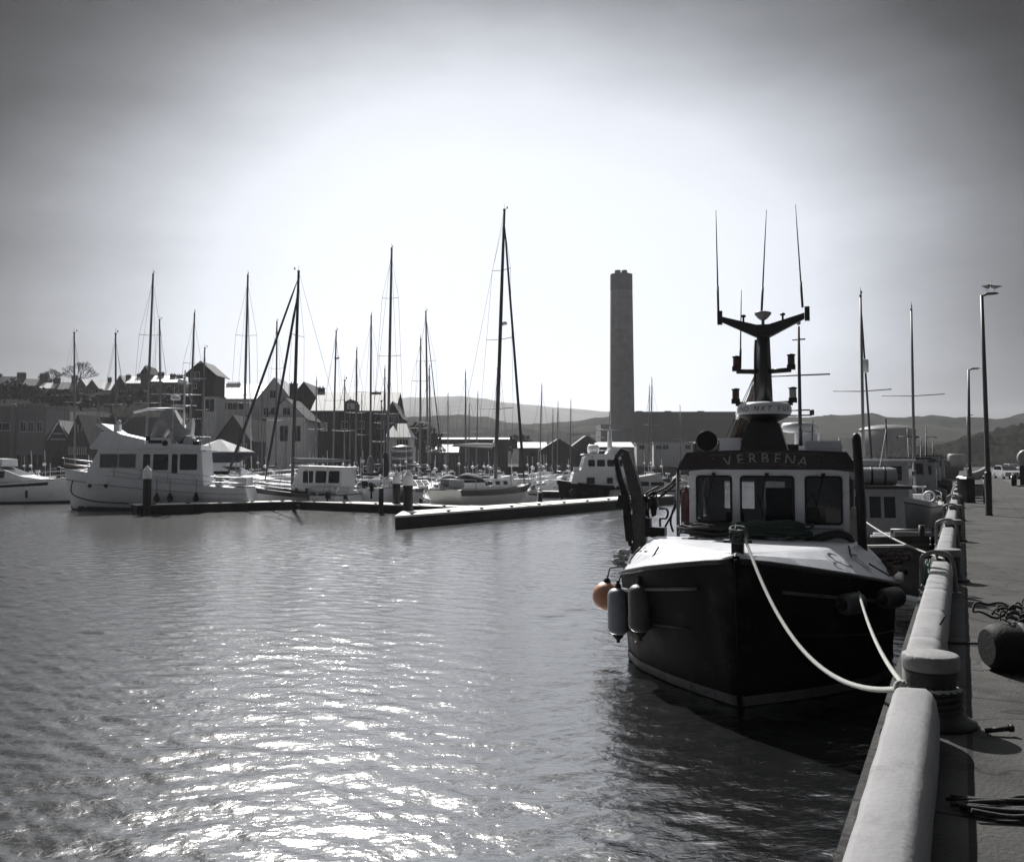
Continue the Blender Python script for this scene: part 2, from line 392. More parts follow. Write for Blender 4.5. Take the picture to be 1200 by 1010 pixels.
# quay apron with slab joints
def apron_mat():
    m = mat('quay_slabs', (.052, .052, .050), .9, .3, 1.3, bump=.7, bscale=35, dirt=(.012, .8, 1.1), spec=.15)
    nt = m.node_tree; N = nt.nodes; L = nt.links; b = N['Principled BSDF']; src = b.inputs['Base Color'].links[0].from_socket
    tc = N.new('ShaderNodeTexCoord'); br = N.new('ShaderNodeTexBrick'); br.inputs['Scale'].default_value = .22
    br.inputs['Mortar Size'].default_value = .004; br.inputs['Color1'].default_value = (1,1,1,1); br.inputs['Color2'].default_value = (.82,.82,.82,1)
    br.inputs['Mortar'].default_value = (.35,.35,.35,1); br.inputs['Brick Width'].default_value = .4; br.inputs['Row Height'].default_value = .62; br.offset = .0
    L.new(tc.outputs['Object'], br.inputs['Vector'])
    mx = N.new('ShaderNodeMix'); mx.data_type = 'RGBA'; mx.blend_type = 'MULTIPLY'; mx.inputs[0].default_value = 1
    L.new(src, mx.inputs[6]); L.new(br.outputs['Color'], mx.inputs[7])
    # cracks
    vo = N.new('ShaderNodeTexVoronoi'); vo.feature = 'DISTANCE_TO_EDGE'; vo.inputs['Scale'].default_value = .45
    nz = N.new('ShaderNodeTexNoise'); nz.inputs['Scale'].default_value = 2; va = N.new('ShaderNodeVectorMath'); va.operation = 'ADD'
    L.new(tc.outputs['Object'], nz.inputs['Vector']); L.new(tc.outputs['Object'], va.inputs[0]); L.new(nz.outputs['Color'], va.inputs[1]); L.new(va.outputs[0], vo.inputs['Vector'])
    r = N.new('ShaderNodeValToRGB'); r.color_ramp.elements[0].position = .003; r.color_ramp.elements[0].color = (.45,.45,.45,1); r.color_ramp.elements[1].position = .012
    L.new(vo.outputs['Distance'], r.inputs['Fac'])
    m2 = N.new('ShaderNodeMix'); m2.data_type = 'RGBA'; m2.blend_type = 'MULTIPLY'; m2.inputs[0].default_value = 1
    L.new(mx.outputs[2], m2.inputs[6]); L.new(r.outputs[0], m2.inputs[7]); L.new(m2.outputs[2], b.inputs['Base Color'])
    return m
def quay_sheet(name, s0, s1, t0, t1, z, m, zb=None):
    """box aligned to the quay, object axes along it"""
    mb = MB(); c = Q((s0+s1)/2, (t0+t1)/2, 0)
    if zb is None: mb.quad((t0,s0,z),(t1,s0,z),(t1,s1,z),(t0,s1,z))
    else: mb.box(((t0+t1)/2,(s0+s1)/2,(z+zb)/2), (t1-t0, s1-s0, z-zb))
    return mb.build(name, m, None, (0,0,0), rz=-TH)
tag(quay_sheet('quay', -12, 200, -.60, 3.6, QZ, apron_mat(), 1.30), kind='structure')
ROAD = mat('road_asphalt', (.055, .055, .053), .88, .18, 1.2, bump=.6, bscale=60, dirt=(.035, .7, .7), spec=.3)
tag(quay_sheet('road', -12, 260, 3.6, 24, 1.56, ROAD), kind='structure')
KERB = mat('kerb_stone', (.10,.10,.098), .9, .2, 2)
LINE = mat('worn_road_paint', (.17,.17,.16), .8, .3, 8, dirt=(.05,.8,5))
# patched strip across the apron
mb = MB(); mb.quad((.12,9.6,QZ+.004),(3.55,9.6,QZ+.004),(3.55,10.1,QZ+.004),(.12,10.1,QZ+.004))
tag(mb.build('concrete_strip', mat('pale_concrete', (.042,.042,.04), .9, .2, 3, dirt=(.02,.6,3)), rz=-TH), kind='structure')
mb = MB()
for off in (0, .22):      # double line, bending toward the lamp post
    pts = [(4.35,15),(4.3,22),(4.15,27),(3.95,30),(3.85,33)]
    for (a, sa), (b, sb) in zip(pts, pts[1:]):
        mb.quad((a+off,sa,1.566),(a+off+.1,sa,1.566),(b+off+.1,sb,1.566),(b+off,sb,1.566))
tag(mb.build('road_markings', LINE, rz=-TH), kind='structure')

# ---------------------------------------------------------------- hills
def hill_mat(name, c1, c2, sc, c3=None):
    m = mat(name, c1, .95, .3, sc*6, spec=0)
    nt = m.node_tree; N = nt.nodes; L = nt.links; b = N['Principled BSDF']; src = b.inputs['Base Color'].links[0].from_socket
    tc = N.new('ShaderNodeTexCoord')
    vo = N.new('ShaderNodeTexVoronoi'); vo.inputs['Scale'].default_value = sc
    mp = N.new('ShaderNodeMapping'); mp.inputs['Scale'].default_value = (1,.5,1); L.new(tc.outputs['Object'], mp.inputs[0]); L.new(mp.outputs[0], vo.inputs['Vector'])
    r = N.new('ShaderNodeValToRGB'); r.color_ramp.interpolation = 'CONSTANT'; r.color_ramp.elements[0].color = (0,0,0,1); r.color_ramp.elements[1].position = .55; r.color_ramp.elements[1].color = (1,1,1,1)
    sx = N.new('ShaderNodeSeparateColor'); L.new(vo.outputs['Color'], sx.inputs[0]); L.new(sx.outputs[0], r.inputs['Fac'])
    mx = N.new('ShaderNodeMix'); mx.data_type = 'RGBA'; L.new(r.outputs[0], mx.inputs[0]); L.new(src, mx.inputs[6]); mx.inputs[7].default_value = (*c2, 1)
    L.new(mx.outputs[2], b.inputs['Base Color'])
    return m
def hill(name, prof, d0, d1, m, rough=2.0, nx=160, ny=26, zb=1.4, wav=1.0, k=1.0):
    xs0, xs1 = prof[0][0], prof[-1][0]
    def rz(px):
        for (a, ya), (b, yb) in zip(prof, prof[1:]):
            if a <= px <= b:
                t = (px-a)/(b-a); t = t*t*(3-2*t)*.5+t*.5
                return at(px, ya+(yb-ya)*t, d1).z
        return zb
    rows = []
    for j in range(ny+9):
        t = j/ny; d = d0+(d1-d0)*t; row = []
        for i in range(nx+1):
            px = xs0+(xs1-xs0)*i/nx; zr = rz(px); x = (px-600)/F*d
            if t <= 1: s = math.sin(t*PI/2)**k
            else: s = max(0, 1-(t-1)*.9)
            n = noise.fractal(Vector((x*wav/60, d*wav/60, 1.7)), .9, 2.1, 5)*rough
            n2 = noise.noise(Vector((x*wav/9, d*wav/9, 5)))*rough*.35
            n *= min(1, s*2.2)*(1-.75*math.exp(-((t-1)*5)**2)); n2 *= min(1, s*4)
            row.append((x, d, zb+(zr-zb)*s+n+n2))
        rows.append(row)
    mb = MB(); mb.loft(rows)
    return tag(mb.build(name, m), kind='structure')
HG = hill_mat('hill_scrub', (.026,.028,.024), (.034,.036,.030), .05)
HM = hill_mat('hill_fields', (.024,.025,.0235), (.040,.042,.037), .012)
HF = hill_mat('hazed_far_fields', (.12,.12,.118), (.15,.15,.145), .005)  # base colour raised so the far fields carry distance haze
HW = hill_mat('hill_wood', (.010,.011,.009), (.016,.017,.014), .09)
hill('hill_slope', [(-250,452),(0,456),(60,460),(130,462),(200,466),(260,476),(330,490),(400,505),(470,522),(520,536)], 205, 296, HG, 1.6, 220, 30, wav=3)
hill('hills', [(-300,494),(200,496),(350,499),(430,496),(470,492),(500,493),(560,494),(620,499),(660,496),(720,491),(800,494),(850,497),(930,493),(990,490),(1020,487),(1050,492),(1095,488),(1130,491),(1170,492),(1200,488),(1300,478),(1500,470)], 560, 1000, HM, 7, 260, 34, wav=.6)
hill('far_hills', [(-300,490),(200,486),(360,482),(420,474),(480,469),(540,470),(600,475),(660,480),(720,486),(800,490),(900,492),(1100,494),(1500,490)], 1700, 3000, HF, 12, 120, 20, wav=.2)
hill('wooded_hill', [(1010,541),(1040,537),(1080,528),(1120,519),(1160,509),(1200,500),(1260,488),(1400,470),(1600,465)], 300, 450, HW, 4.5, 260, 44, wav=4)

# haze
hz = MB(); hz.box((0,1650,104), (7400,4100,213))
ho = hz.build('haze', None) if False else None
me = bpy.data.meshes.new('haze'); me.from_pydata(hz.v, [], hz.f); ho = bpy.data.objects.new('haze', me); COL.objects.link(ho)
hm = bpy.data.materials.new('haze_air'); hm.use_nodes = True
n_ = hm.node_tree.nodes; n_.clear(); o_ = n_.new('ShaderNodeOutputMaterial'); v_ = n_.new('ShaderNodeVolumePrincipled')
v_.inputs['Color'].default_value = (.93,.95,1,1); v_.inputs['Density'].default_value = HAZE; v_.inputs['Anisotropy'].default_value = .35
hm.node_tree.links.new(v_.outputs[0], o_.inputs['Volume']); me.materials.append(hm); tag(ho, kind='stuff')
hm.cycles.homogeneous_volume = True if hasattr(hm.cycles, 'homogeneous_volume') else False
# ---------------------------------------------------------------- the near black fishing boat
B0 = gp(877, 829, 0); HD = R(19)
VM = Matrix.Rotation(-HD, 3, 'Z')
def VW(v, u, z): return Vector((B0.x, B0.y, 0))+VM@Vector((v, u, z))   # boat (right, aft, up) -> world
def vpx(px, u):                                                    # local v of a photo column at distance u aft
    k = (px-600)/F; bx = B0.x+math.sin(HD)*u; by = B0.y+math.cos(HD)*u
    return (k*by-bx)/(math.cos(HD)+k*math.sin(HD))
def zpy(py, v, u):
    d = B0.y+math.cos(HD)*u-math.sin(HD)*v
    return at(600, py, d).z
boat = thing('fishing_boat', 'black hulled fishing boat with white wheelhouse moored bow toward the near bollard', 'fishing boat', (B0.x, B0.y, 0), -HD)
CVX = -.12
def lerp_tab(tab, u):
    for (a, *va), (b, *vb) in zip(tab, tab[1:]):
        if u <= b:
            t = (u-a)/(b-a); return [x+(y-x)*t for x, y in zip(va, vb)]
    return list(tab[-1][1:])
# u: half beam at gunwale, gunwale z, half beam at waterline, half beam at the keel level
HT = [(-.30,.04,2.12,.02,.0),(.05,.42,2.06,.12,.0),(.4,.90,1.97,.52,.05),(1.0,1.50,1.83,1.12,.15),(1.8,2.02,1.66,1.75,.3),(2.6,2.26,1.54,2.14,.45),(4,2.34,1.42,2.24,.6),(6.5,2.32,1.36,2.0,.7),(8.6,2.2,1.38,1.85,.6),(9.8,1.95,1.45,1.5,.3)]
US = [-.30,-.1,.05,.2,.4,.7,1.0,1.4,1.8,2.2,2.6,3.2,4,5,6.5,7.6,8.6,9.8]
rings = []
for u in US:
    g, gz, wl, kl = lerp_tab(HT, u)
    rk = lambda z: max(0, (u < 0)*0)        # stem rake is in the stations themselves
    half = [(g, gz), (g+.015, gz-.12), (g-(g-wl)*.22, gz*.72), (g-(g-wl)*.55, gz*.42), (wl, .0), (wl*.8, -.35), (kl, -.8)]
    ub = lambda z, u=u: max(u, .0+(-.30)*max(0, z)/2.16)
    right = [Vector((x+CVX, ub(z), z)) for x, z in half]; left = [Vector((-x+CVX, ub(z), z)) for x, z in half]
    rings.append(right+left[::-1])
mb = MB(); mb.loft(rings, smooth=True)
mb.add(rings[-1], [tuple(range(len(rings[-1])))])
mb.add(rings[0], [tuple(range(len(rings[0])))]); mb.tube([Vector((CVX, -.30*max(0,z)/2.16-.02, z)) for z in (-.8,0,.7,1.4,2.12)], .022, 8)
hull = mb.build('hull', BLACKHULL, boat)
def hull_pt(u, side, z, out=.0):
    g, gz, wl, kl = lerp_tab(HT, u)
    prof = [(0, wl), (gz*.42, g-(g-wl)*.55), (gz*.72, g-(g-wl)*.22), (gz-.12, g+.015), (gz, g)]
    x = wl
    for (a, xa), (b, xb) in zip(prof, prof[1:]):
        if a <= z <= b+1e-6: x = xa+(xb-xa)*(z-a)/max(1e-6, b-a)
    if z > gz: x = g
    return Vector((CVX+side*(x+out), max(u, -.30*max(0, z)/2.16), z))
mb = MB()                                      # pale waterline stripe
for sd_ in (-1, 1):
    rr = []
    for u in US: rr.append([hull_pt(u, sd_, .02, .012), hull_pt(u, sd_, .10, .018), hull_pt(u, sd_, .16, .012)])
    mb.loft(rr)
mb.build('waterline_stripe', mat('stripe_paint', .12, .7, .3, 3, spec=.2, dirt=(.02,.8,3)), hull)
mb = MB()                                      # rubbing strakes
for sd_ in (-1, 1):
    for zf, r_ in ((.80, .028),):
        mb.tube([hull_pt(u, sd_, lerp_tab(HT, u)[1]*zf, .02) for u in US[3:14]], r_, 6)
mb.build('rubbing_strake', mat('worn_strake', .055, .6, .4, 3), hull)
mb = MB()                                      # black gunwale rail
for sd_ in (-1, 1):
    mb.tube([hull_pt(u, sd_, lerp_tab(HT, u)[1]-.03, .01) for u in US], .045, 8)
mb.build('gunwale', BLACK, hull)
# whaleback foredeck: rises from the low gunwale to a level top
def top_hw(u): return lerp_tab([(-.30,.0,2.17),(.05,.12,2.17),(.4,.42,2.16),(1.0,.86,2.15),(1.8,1.38,2.14),(2.6,1.70,2.14),(3.3,1.82,2.14),(6.2,1.85,2.14)], u)
mb = MB(); rr = []
for u in [-.27,-.1,.05,.2,.4,.7,1.0,1.4,1.8,2.2,2.6,2.95]:
    g, gz = lerp_tab(HT, u)[:2]; th, tz = top_hw(u); th = min(th, g)
    uu = max(u, -.28); c = .03
    pts = []
    for sd_ in (1, -1):
        side = [(g-.02, gz+.015), ((g+th)/2+.02*(th > .3), (gz+tz)/2+.03), (th+.03*(th > .2), tz-.015), (th-.08*min(1, th*2), tz+.008)]
        pts.append([Vector((CVX+sd_*x, uu, z)) for x, z in side])
    rr.append(pts[0]+[Vector((CVX, uu, tz+c))]+pts[1][::-1])
mb.loft(rr, smooth=False)
WBP = mat('whaleback_white', (.50,.51,.54), .38, .1, 1.6, bump=.3, bscale=6, dirt=(.16,.6,2.6))
wb = mb.build('whaleback', WBP, boat)
mb = MB()                                       # after bulwark, deck
for sd_ in (-1, 1):
    rr = []
    for u in [2.9,4,5,6.5,7.6,8.6,9.8]:
        g, gz = lerp_tab(HT, u)[:2]
        rr.append([Vector((CVX+sd_*(g-.02), u, gz)), Vector((CVX+sd_*(g-.06), u, gz)), Vector((CVX+sd_*(g-.08), u, .75))])
    mb.loft(rr)
mb.quad((-2.1,2.9,.85),(2.0,2.9,.85),(1.8,9.8,.85),(-1.9,9.8,.85))
mb.build('deck', DECK, boat)
# stem post
sp_c = (CVX-.0, -.02)
mb = MB(); mb.box((CVX,.02,2.22), (.17,.16,.36)); mb.box((CVX,.02,2.43), (.21,.2,.07))
mb.tube([(CVX-.2,.02,2.34),(CVX+.2,.02,2.34)], .025, 8)
mb.build('mooring_post', BLACK, boat)
# wheelhouse
U0 = 3.3
vL, vR = vpx(807, U0), vpx(994, U0); zt = 3.36
mb = MB(); W = vR-vL; cx = (vL+vR)/2
UE = 5.9
wins = [(vpx(816,U0), vpx(856,U0)), (vpx(867.5,U0), vpx(929,U0)), (vpx(943,U0), vpx(985,U0))]
wz0, wz1 = 2.41, 3.22
# front wall as strips round the openings
def wallx(x0, x1, z0, z1, u, t=.06): mb.box(((x0+x1)/2, u+t/2, (z0+z1)/2), (x1-x0, t, z1-z0))
xs = [vL]+[a for p in wins for a in p]+[vR]
wallx(vL, vR, 1.0, wz0, U0); wallx(vL, vR, wz1, zt, U0)
for i in range(0, 8, 2): wallx(xs[i], xs[i+1], wz0, wz1, U0)
for x in (vL, vR):       # side walls with a window and door gap
    s_ = 1 if x == vL else -1
    for (a, b, z0, z1) in ((U0+.06, UE, 1.0, wz0), (U0+.06, UE, wz1, zt), (U0+.06, 3.7, wz0, wz1), (4.5, 4.75, wz0, wz1), (5.5, UE, wz0, wz1)):
        mb.box((x+s_*.03, (a+b)/2, (z0+z1)/2), (.06, b-a, z1-z0))
# back wall with two openings (light shows through them)
for (a, b, z0, z1) in ((vL+.06, vR-.06, 1.0, wz0+.12), (vL+.06, vR-.06, wz1-.12, zt), (vL+.06, vL+.35, wz0+.12, wz1-.12), (vL+.95, vL+1.15, wz0+.12, wz1-.12), (vL+1.55, vR-.06, wz0+.12, wz1-.12)):
    mb.box(((a+b)/2, UE, (z0+z1)/2), (b-a, .06, z1-z0))
WHP = mat('wheelhouse_white', (.66,.67,.71), .45, .1, 2.5, bump=.35, bscale=14, dirt=(.22,.6,5))
wh = mb.build('wheelhouse', WHP, boat)
CLG = bpy.data.materials.new('wheelhouse_glass'); CLG.use_nodes = True
_b = CLG.node_tree.nodes['Principled BSDF']; _b.inputs['Base Color'].default_value = (.02,.022,.025,1); _b.inputs['Roughness'].default_value = .03; _b.inputs['Alpha'].default_value = .45
for a, b in wins:
    mb = MB(); r = .045                                   # rounded black gasket
    pts = []
    for (x, z, a0) in ((b-r, wz1-r, 0), (a+r, wz1-r, 90), (a+r, wz0+r, 180), (b-r, wz0+r, 270)):
        for k in range(4): t = R(a0+k*30); pts.append((x+r*math.cos(t), z+r*math.sin(t)))
    P = [(x, U0-.012, z) for x, z in pts]; mb.tube(P+[P[0]], .02, 6, caps=False)
    for (x, z, sx, sz) in ((a, wz1, 1, -1), (b, wz1, -1, -1), (a, wz0, 1, 1), (b, wz0, -1, 1)):   # corner fillets
        mb.add([(x,U0-.001,z),(x+sx*.05,U0-.001,z),(x,U0-.001,z+sz*.05)], [(0,1,2)])
    wn = mb.build('window', BLACK, wh)
    mb = MB(); mb.box(((a+b)/2, U0+.03, (wz0+wz1)/2), (b-a-.002, .008, wz1-wz0-.002)); mb.build('pane', CLG, wn)
for x in (vL, vR):
    for a, b in ((3.7,4.5),(4.75,5.5)):
        mb = MB(); mb.box((x+(.03 if x == vL else -.03), (a+b)/2, (wz0+wz1)/2), (.008, b-a-.002, wz1-wz0-.002)); mb.build('side_window', CLG, wh)
for k, (a, b) in enumerate(wins):      # wipers and a grab rail
    mb = MB(); mb.tube([((a+b)/2, U0-.03, wz1+.03), ((a+b)/2-.12, U0-.035, wz0+.30)], .009, 5); mb.tube([((a+b)/2-.16, U0-.03, wz0+.5), ((a+b)/2-.08, U0-.03, wz0+.12)], .008, 4); mb.box(((a+b)/2,U0-.02,wz1+.04),(.07,.04,.05)); mb.build('wiper', BLACK, wh)
mb = MB(); mb.tube([(vL+.1,U0-.05,2.33),(vR-.1,U0-.05,2.33)], .014, 6)
for k in range(5): mb.tube([(vL+.15+k*(W-.3)/4,U0,2.33),(vL+.15+k*(W-.3)/4,U0-.05,2.33)], .012, 5)
mb.build('grab_rail', GALV, wh)
mb = MB()
for s_ in (-1,1):
    P = [hull_pt(u, s_, lerp_tab(HT, u)[1]*.5, .012) for u in US[4:15]]; mb.tube(P, .014, 5)
mb.build('lower_strake', BLACK, hull)
mb = MB()           # console, wheel, seat inside
mb.box((cx, U0+.45, 2.1), (W-.3, .6, .5)); mb.box((cx+.75, U0+.5, 2.5), (.45,.3,.34)); mb.box((cx-.6, U0+.45, 2.45), (.3,.25,.22))
mb.box((cx+.1, 4.9, 2.2), (.5,.5,.12)); mb.box((cx+.1, 5.15, 2.6), (.5,.1,.75)); mb.tube([(cx+.15,U0+.75,2.5+.2*math.sin(t*PI/8)) if 0 else (cx+.15+.2*math.cos(t*PI/8),U0+.75,2.45+.2*math.sin(t*PI/8)) for t in range(17)], .015, 6)
mb.build('console', BLACK, wh)
# roof and name board
mb = MB()
def arc_z(v, top):   # gently arched roof
    k = (v-cx)/(W/2+.15); return top-.11*k*k
vs = [cx+(W/2+.13)*k/8 for k in range(-8, 9)]
top = [Vector((v, u, arc_z(v, 3.66))) for v in vs for u in (U0-.10, UE+.5)]
rr = [[Vector((v, U0-.06, arc_z(v, 3.60))), Vector((v, UE+.6, arc_z(v, 3.64))), Vector((v, UE+.6, arc_z(v, 3.54))), Vector((v, U0-.06, arc_z(v, 3.40)))] for v in vs]
mb.loft(rr, closed=True, caps=True, smooth=False)
roof = mb.build('roof', mat('roof_paint', (.10,.10,.11), .5, .2, 3), boat)
mb = MB(); vb = [vpx(795,U0-.12)+(vpx(1003,U0-.12)-vpx(795,U0-.12))*k/20 for k in range(21)]
hw = (vb[-1]-vb[0])/2; vc = (vb[-1]+vb[0])/2
def bz(v):
    k = (v-vc)/hw; a = abs(k)
    t = 3.695-.055*a*a-(max(0, a-.90)/.10)**1.3*.22
    return t, 3.345-.05*a*a*0-.02*(a > .96)
rr = []
for v in vb+[]:
    t, b_ = bz(v); rr.append([Vector((v, U0-.16, t)), Vector((v, U0-.10, t)), Vector((v, U0-.10, b_)), Vector((v, U0-.20, b_))])
mb.loft(rr, closed=True, caps=True, smooth=False)
NB = mat('name_board_maroon', (.018,.011,.013), .4, .5, 9, coat=.2, dirt=(.055,.35,14))
nb = mb.build('name_board', NB, boat)
txt = 'VERBENA'; n = len(txt); LETM = mat('pale_lettering', .20, .5, .3, 30, dirt=(.1,.6,25))
x0, x1 = vpx(853,U0-.2), vpx(940,U0-.2)
for i, ch in enumerate(txt):
    k = (i-(n-1)/2)/((n-1)/2); v = (x0+x1)/2+k*(x1-x0)/2*.98; z = 3.465-.055*k*k; mb = MB()
    glyph(mb, ch, .25, Matrix.Rotation(k*R(14), 3, 'Y'), (v, U0-.197+(z-3.34)*.1, z)); mb.build('letter', LETM, nb)
mb = MB()           # scroll line under the name and two small dots
mb.tube([(x0-.05+(x1-x0+.1)*k/24, U0-.196, 3.40+.03*math.sin(k/24*PI)+.006*math.sin(k*1.6)) for k in range(25)], .004, 4)
mb.tube([(x0-.35+(x1-x0+.7)*k/30, U0-.180, 3.645+.01*math.sin(k*1.4)-.05*((k-15)/15)**2) for k in range(31)], .004, 4)
for s_ in (-1, 1): mb.ball(((x0+x1)/2+s_*.99*(x1-x0)*.72, U0-.185, 3.54), .014, 8)
mb.build('scrollwork', mat('dull_gold_line', (.12,.10,.09), .5, .4, 20), nb)
# registration letters on both flanks of the whaleback
mb = MB()
def flank(u, side, f):
    g, gz = lerp_tab(HT, u)[:2]; th, tz = top_hw(u)
    a = Vector((CVX+side*(g-.02), u, gz+.015)); m_ = Vector((CVX+side*((g+th)/2+.02), u, (gz+tz)/2+.03)); b_ = Vector((CVX+side*(th+.03), u, tz-.015))
    return a.lerp(m_, f*2) if f < .5 else m_.lerp(b_, f*2-1)
for side, seq, u0 in ((1, 'CT', 1.22), (-1, 'CT', 2.55)):
    for i, ch in enumerate(seq):
        uu = u0+i*.50*side
        o = flank(uu, side, .22); dx = (flank(uu+side*.2, side, .22)-o).normalized(); up = (flank(uu, side, .48)-o).normalized()
        nrm = dx.cross(up); nrm = nrm if nrm.z > 0 else -nrm
        Mx = Matrix((dx, nrm, up)).transposed()
        glyph(mb, ch, .52, Mx, o+nrm*.03)
mb.build('registration_letters', mat('letter_black', .03, .6, .5, 12, dirt=(.3,.5,14)), wb)
# mast base, radar dome, mast, arms
UM = 4.3; mc = vpx(896, UM)
mb = MB(); mb.box((mc,UM,3.60+.29), (.92,.8,.62), taper=.60); mb.box((mc-.0,UM,4.24), (.5,.42,.1), taper=.9)
mb.build('mast_base', mat('mast_base_black', .02, .45, .3, 4), boat)
mb = MB(); mb.lathe([(.18,4.20),(.34,4.28),(.46,4.34),(.475,4.36)], (mc,UM,0), 40); rd0 = mb.build('radar_pedestal', BLACK, boat)
mb = MB(); mb.lathe([(.475,4.362),(.495,4.40),(.49,4.50),(.475,4.545),(.43,4.585),(.30,4.60),(.02,4.605)], (mc,UM,0), 44)
radar = mb.build('radar_dome', mat('radar_white', (.55,.56,.58), .35, .05), boat)
mb = MB()
for word, a0 in (('FURUNO', -70), ('NXT', 0), ('FURUNO', 70)):
    for i, ch in enumerate(word):
        step = 13.5; a = R(a0+(i-(len(word)-1)/2)*step)-HD*.0
        Mx = Matrix.Rotation(a, 3, 'Z'); p = Vector((mc, UM, 4.415))+Mx@Vector((0,-.4985,0))
        glyph(mb, ch, .135, Mx, p, shear=.2 if word == 'NXT' else 0)
mb.build('radar_lettering', mat('ink', .03, .5, .1), radar)
mb = MB(); mb.tube([(mc+.01,UM,4.60),(mc,UM,6.02)], .15, 4, r2=.115); mb.tube([(mc-.17,UM+.1,4.6),(mc-.15,UM+.1,5.8)], .03, 8); mb.build('mast', mat('mast_black', .022, .35, .3, 4), boat)
zt_ = 5.93
mb = MB()
for s_ in (-1, 1):
    rr = []
    for x, z, h, d in ((0, 5.90, .13, .11), (.75*s_, 6.20, .055, .05)):
        rr.append([Vector((mc+x, UM-d, z-h)), Vector((mc+x, UM-d, z+h)), Vector((mc+x, UM+d, z+h)), Vector((mc+x, UM+d, z-h))])
    mb.loft(rr, closed=True, caps=True, smooth=False); mb.box((mc+s_*.80, UM, 6.24), (.09,.1,.26))
    mb.tube([(mc+s_*.36,UM,6.02),(mc+s_*.36,UM,6.24)], .02, 8); mb.lathe([(.045,6.23),(.05,6.26),(.02,6.28)], (mc+s_*.36,UM,0), 10)
mb.box((mc,UM,5.95), (.28,.26,.22))
mb.build('upper_arm', MATS['mast_black'], boat)
for z, hw_, lab in ((5.20, .50, 0), (4.58, .52, 1)):
    mb = MB()
    for s_ in (-1, 1):
        mb.tube([(mc+s_*.1,UM,z-.02),(mc+s_*hw_,UM,z)], .05, 6); mb.box((mc+s_*(hw_+.0),UM,z+.05), (.15,.14,.09))
    arm = mb.build('lower_arm', MATS['mast_black'], boat)
    for s_ in (-1, 1):
        mb = MB(); mb.lathe([(.06,z+.095),(.065,z+.11),(.065,z+.24),(.06,z+.26)], (mc+s_*hw_,UM,0), 14)
        mb.build('navigation_light', mat('lens_dark_red', (.09,.045,.04), .3, .2) if s_ < 0 else (STEEL if lab else mat('lens_dark', .05, .3, .2)), arm)
        mb = MB(); mb.lathe([(.075,z+.26),(.08,z+.285),(.03,z+.30)], (mc+s_*hw_,UM,0), 14); mb.build('light_cap', BLACK, arm)
for px0, py0, px1, py1, z0 in ((843.5,355,842,247,6.36),(894.5,356,902,246,6.30),(943,354,936.5,240,6.36),(868.5,430,871,340,5.25)):
    v0 = vpx(px0, UM); v1 = vpx(px1, UM); z1 = zpy(py1, v1, UM)
    mb = MB(); mb.tube([(v0,UM,z0),(v0+(v1-v0)*.25,UM,z0+(z1-z0)*.25)], .022, 8); mb.tube([(v0+(v1-v0)*.25,UM,z0+(z1-z0)*.25),(v1,UM,z1)], .016, 6, r2=.007)
    mb.build('whip_antenna', DARKMAST, boat)
mb = MB(); mb.tube([(mc,UM,6.05),(mc,UM,6.18)], .03, 8); mb.lathe([(.05,6.16),(.10,6.20),(.155,6.27),(.155,6.30),(.09,6.32)], (mc-.0,UM,0), 20); mb.build('satellite_dome', mat('dome_grey', .22, .4, .1), boat)
# searchlight
sx = vpx(830, 3.9); mb = MB(); sz = 3.87
mb.lathe([(.02,-.16),(.12,-.14),(.185,-.06),(.19,.08),(.17,.085),(.02,.07)], (sx,3.75,sz), 20, M=Matrix.Rotation(R(90), 3, 'X'))
mb.tube([(sx-.21,3.75,sz),(sx-.21,3.75,sz-.16),(sx,3.75,sz-.24),(sx+.21,3.75,sz-.16),(sx+.21,3.75,sz)], .014, 6)
mb.tube([(sx,3.75,sz-.24),(sx,3.75,3.56)], .03, 8)
for a in (-.13,.13): mb.tube([(sx+a*.5,3.75,sz-.2),(sx+a,3.72,3.56)], .01, 6)
mb.build('searchlight', BLACK, boat)
# life raft case
lx = vpx(965, 4.4); mb = MB(); mb.box((lx,4.4,3.68), (.64,.5,.12), taper=1.0); mb.box((lx,4.4,3.80), (.66,.52,.13), taper=.90); mb.box((lx,4.4,3.742),(.67,.53,.012))
mb.build('life_raft_case', mat('raft_white', (.52,.53,.55), .5, .08, 4, bump=.3), boat)
# exhaust / tall black post on the right side
px_ = vpx(1006, 3.0)
mb = MB(); mb.tube([(vpx(1009,2.6),2.6,1.6),(vpx(1007,2.6),2.6,3.0),(vpx(1003.5,2.6),2.6,3.86),(vpx(1003.2,2.6),2.6,3.93),(vpx(1003,2.6),2.6,3.96)], [.075,.075,.075,.055,.02], 12)
mb.build('side_post', BLACK, boat)
mb = MB(); ux = 5.4
def up(px, py, u): v = vpx(px, u); return Vector((v, u, zpy(py, v, u)))
mb.add([up(888,440,UM+.2), up(849,529,ux), up(862,531,ux+.3), up(880,529,ux), up(883,480,5.0)], [(0,1,2),(0,2,3),(0,3,4),(1,0,4)])
mb.build('hanging_net', mat('net_tan', (.17,.14,.115), .9, .4, 12, bump=.6), boat)
for q in (842,848,856): 
    mb = MB(); mb.tube([up(888,434,UM+.2), up(q,531,ux)], .008, 4); mb.build('mast_stay', ROPED, boat)
mb = MB(); a_ = up(855,522,5.2); mb.box(a_, (.42,.3,.24)); mb.box(a_+Vector((0,0,.13)), (.46,.34,.04)); mb.build('roof_box', WHITE, boat)
mb = MB(); a_ = up(935,522,5.0); mb.box(a_+Vector((-.1,0,-.05)), (.22,.3,.14)); mb.tube([a_+Vector((.25,0,-.1)), a_+Vector((.28,0,.5))], .012, 5); mb.lathe([(.03,-.1),(.09,.05),(.1,.08)], a_+Vector((-.3,0,0)), 12, M=Matrix.Rotation(R(90),3,'X')); mb.build('roof_horn', BLACK, boat)
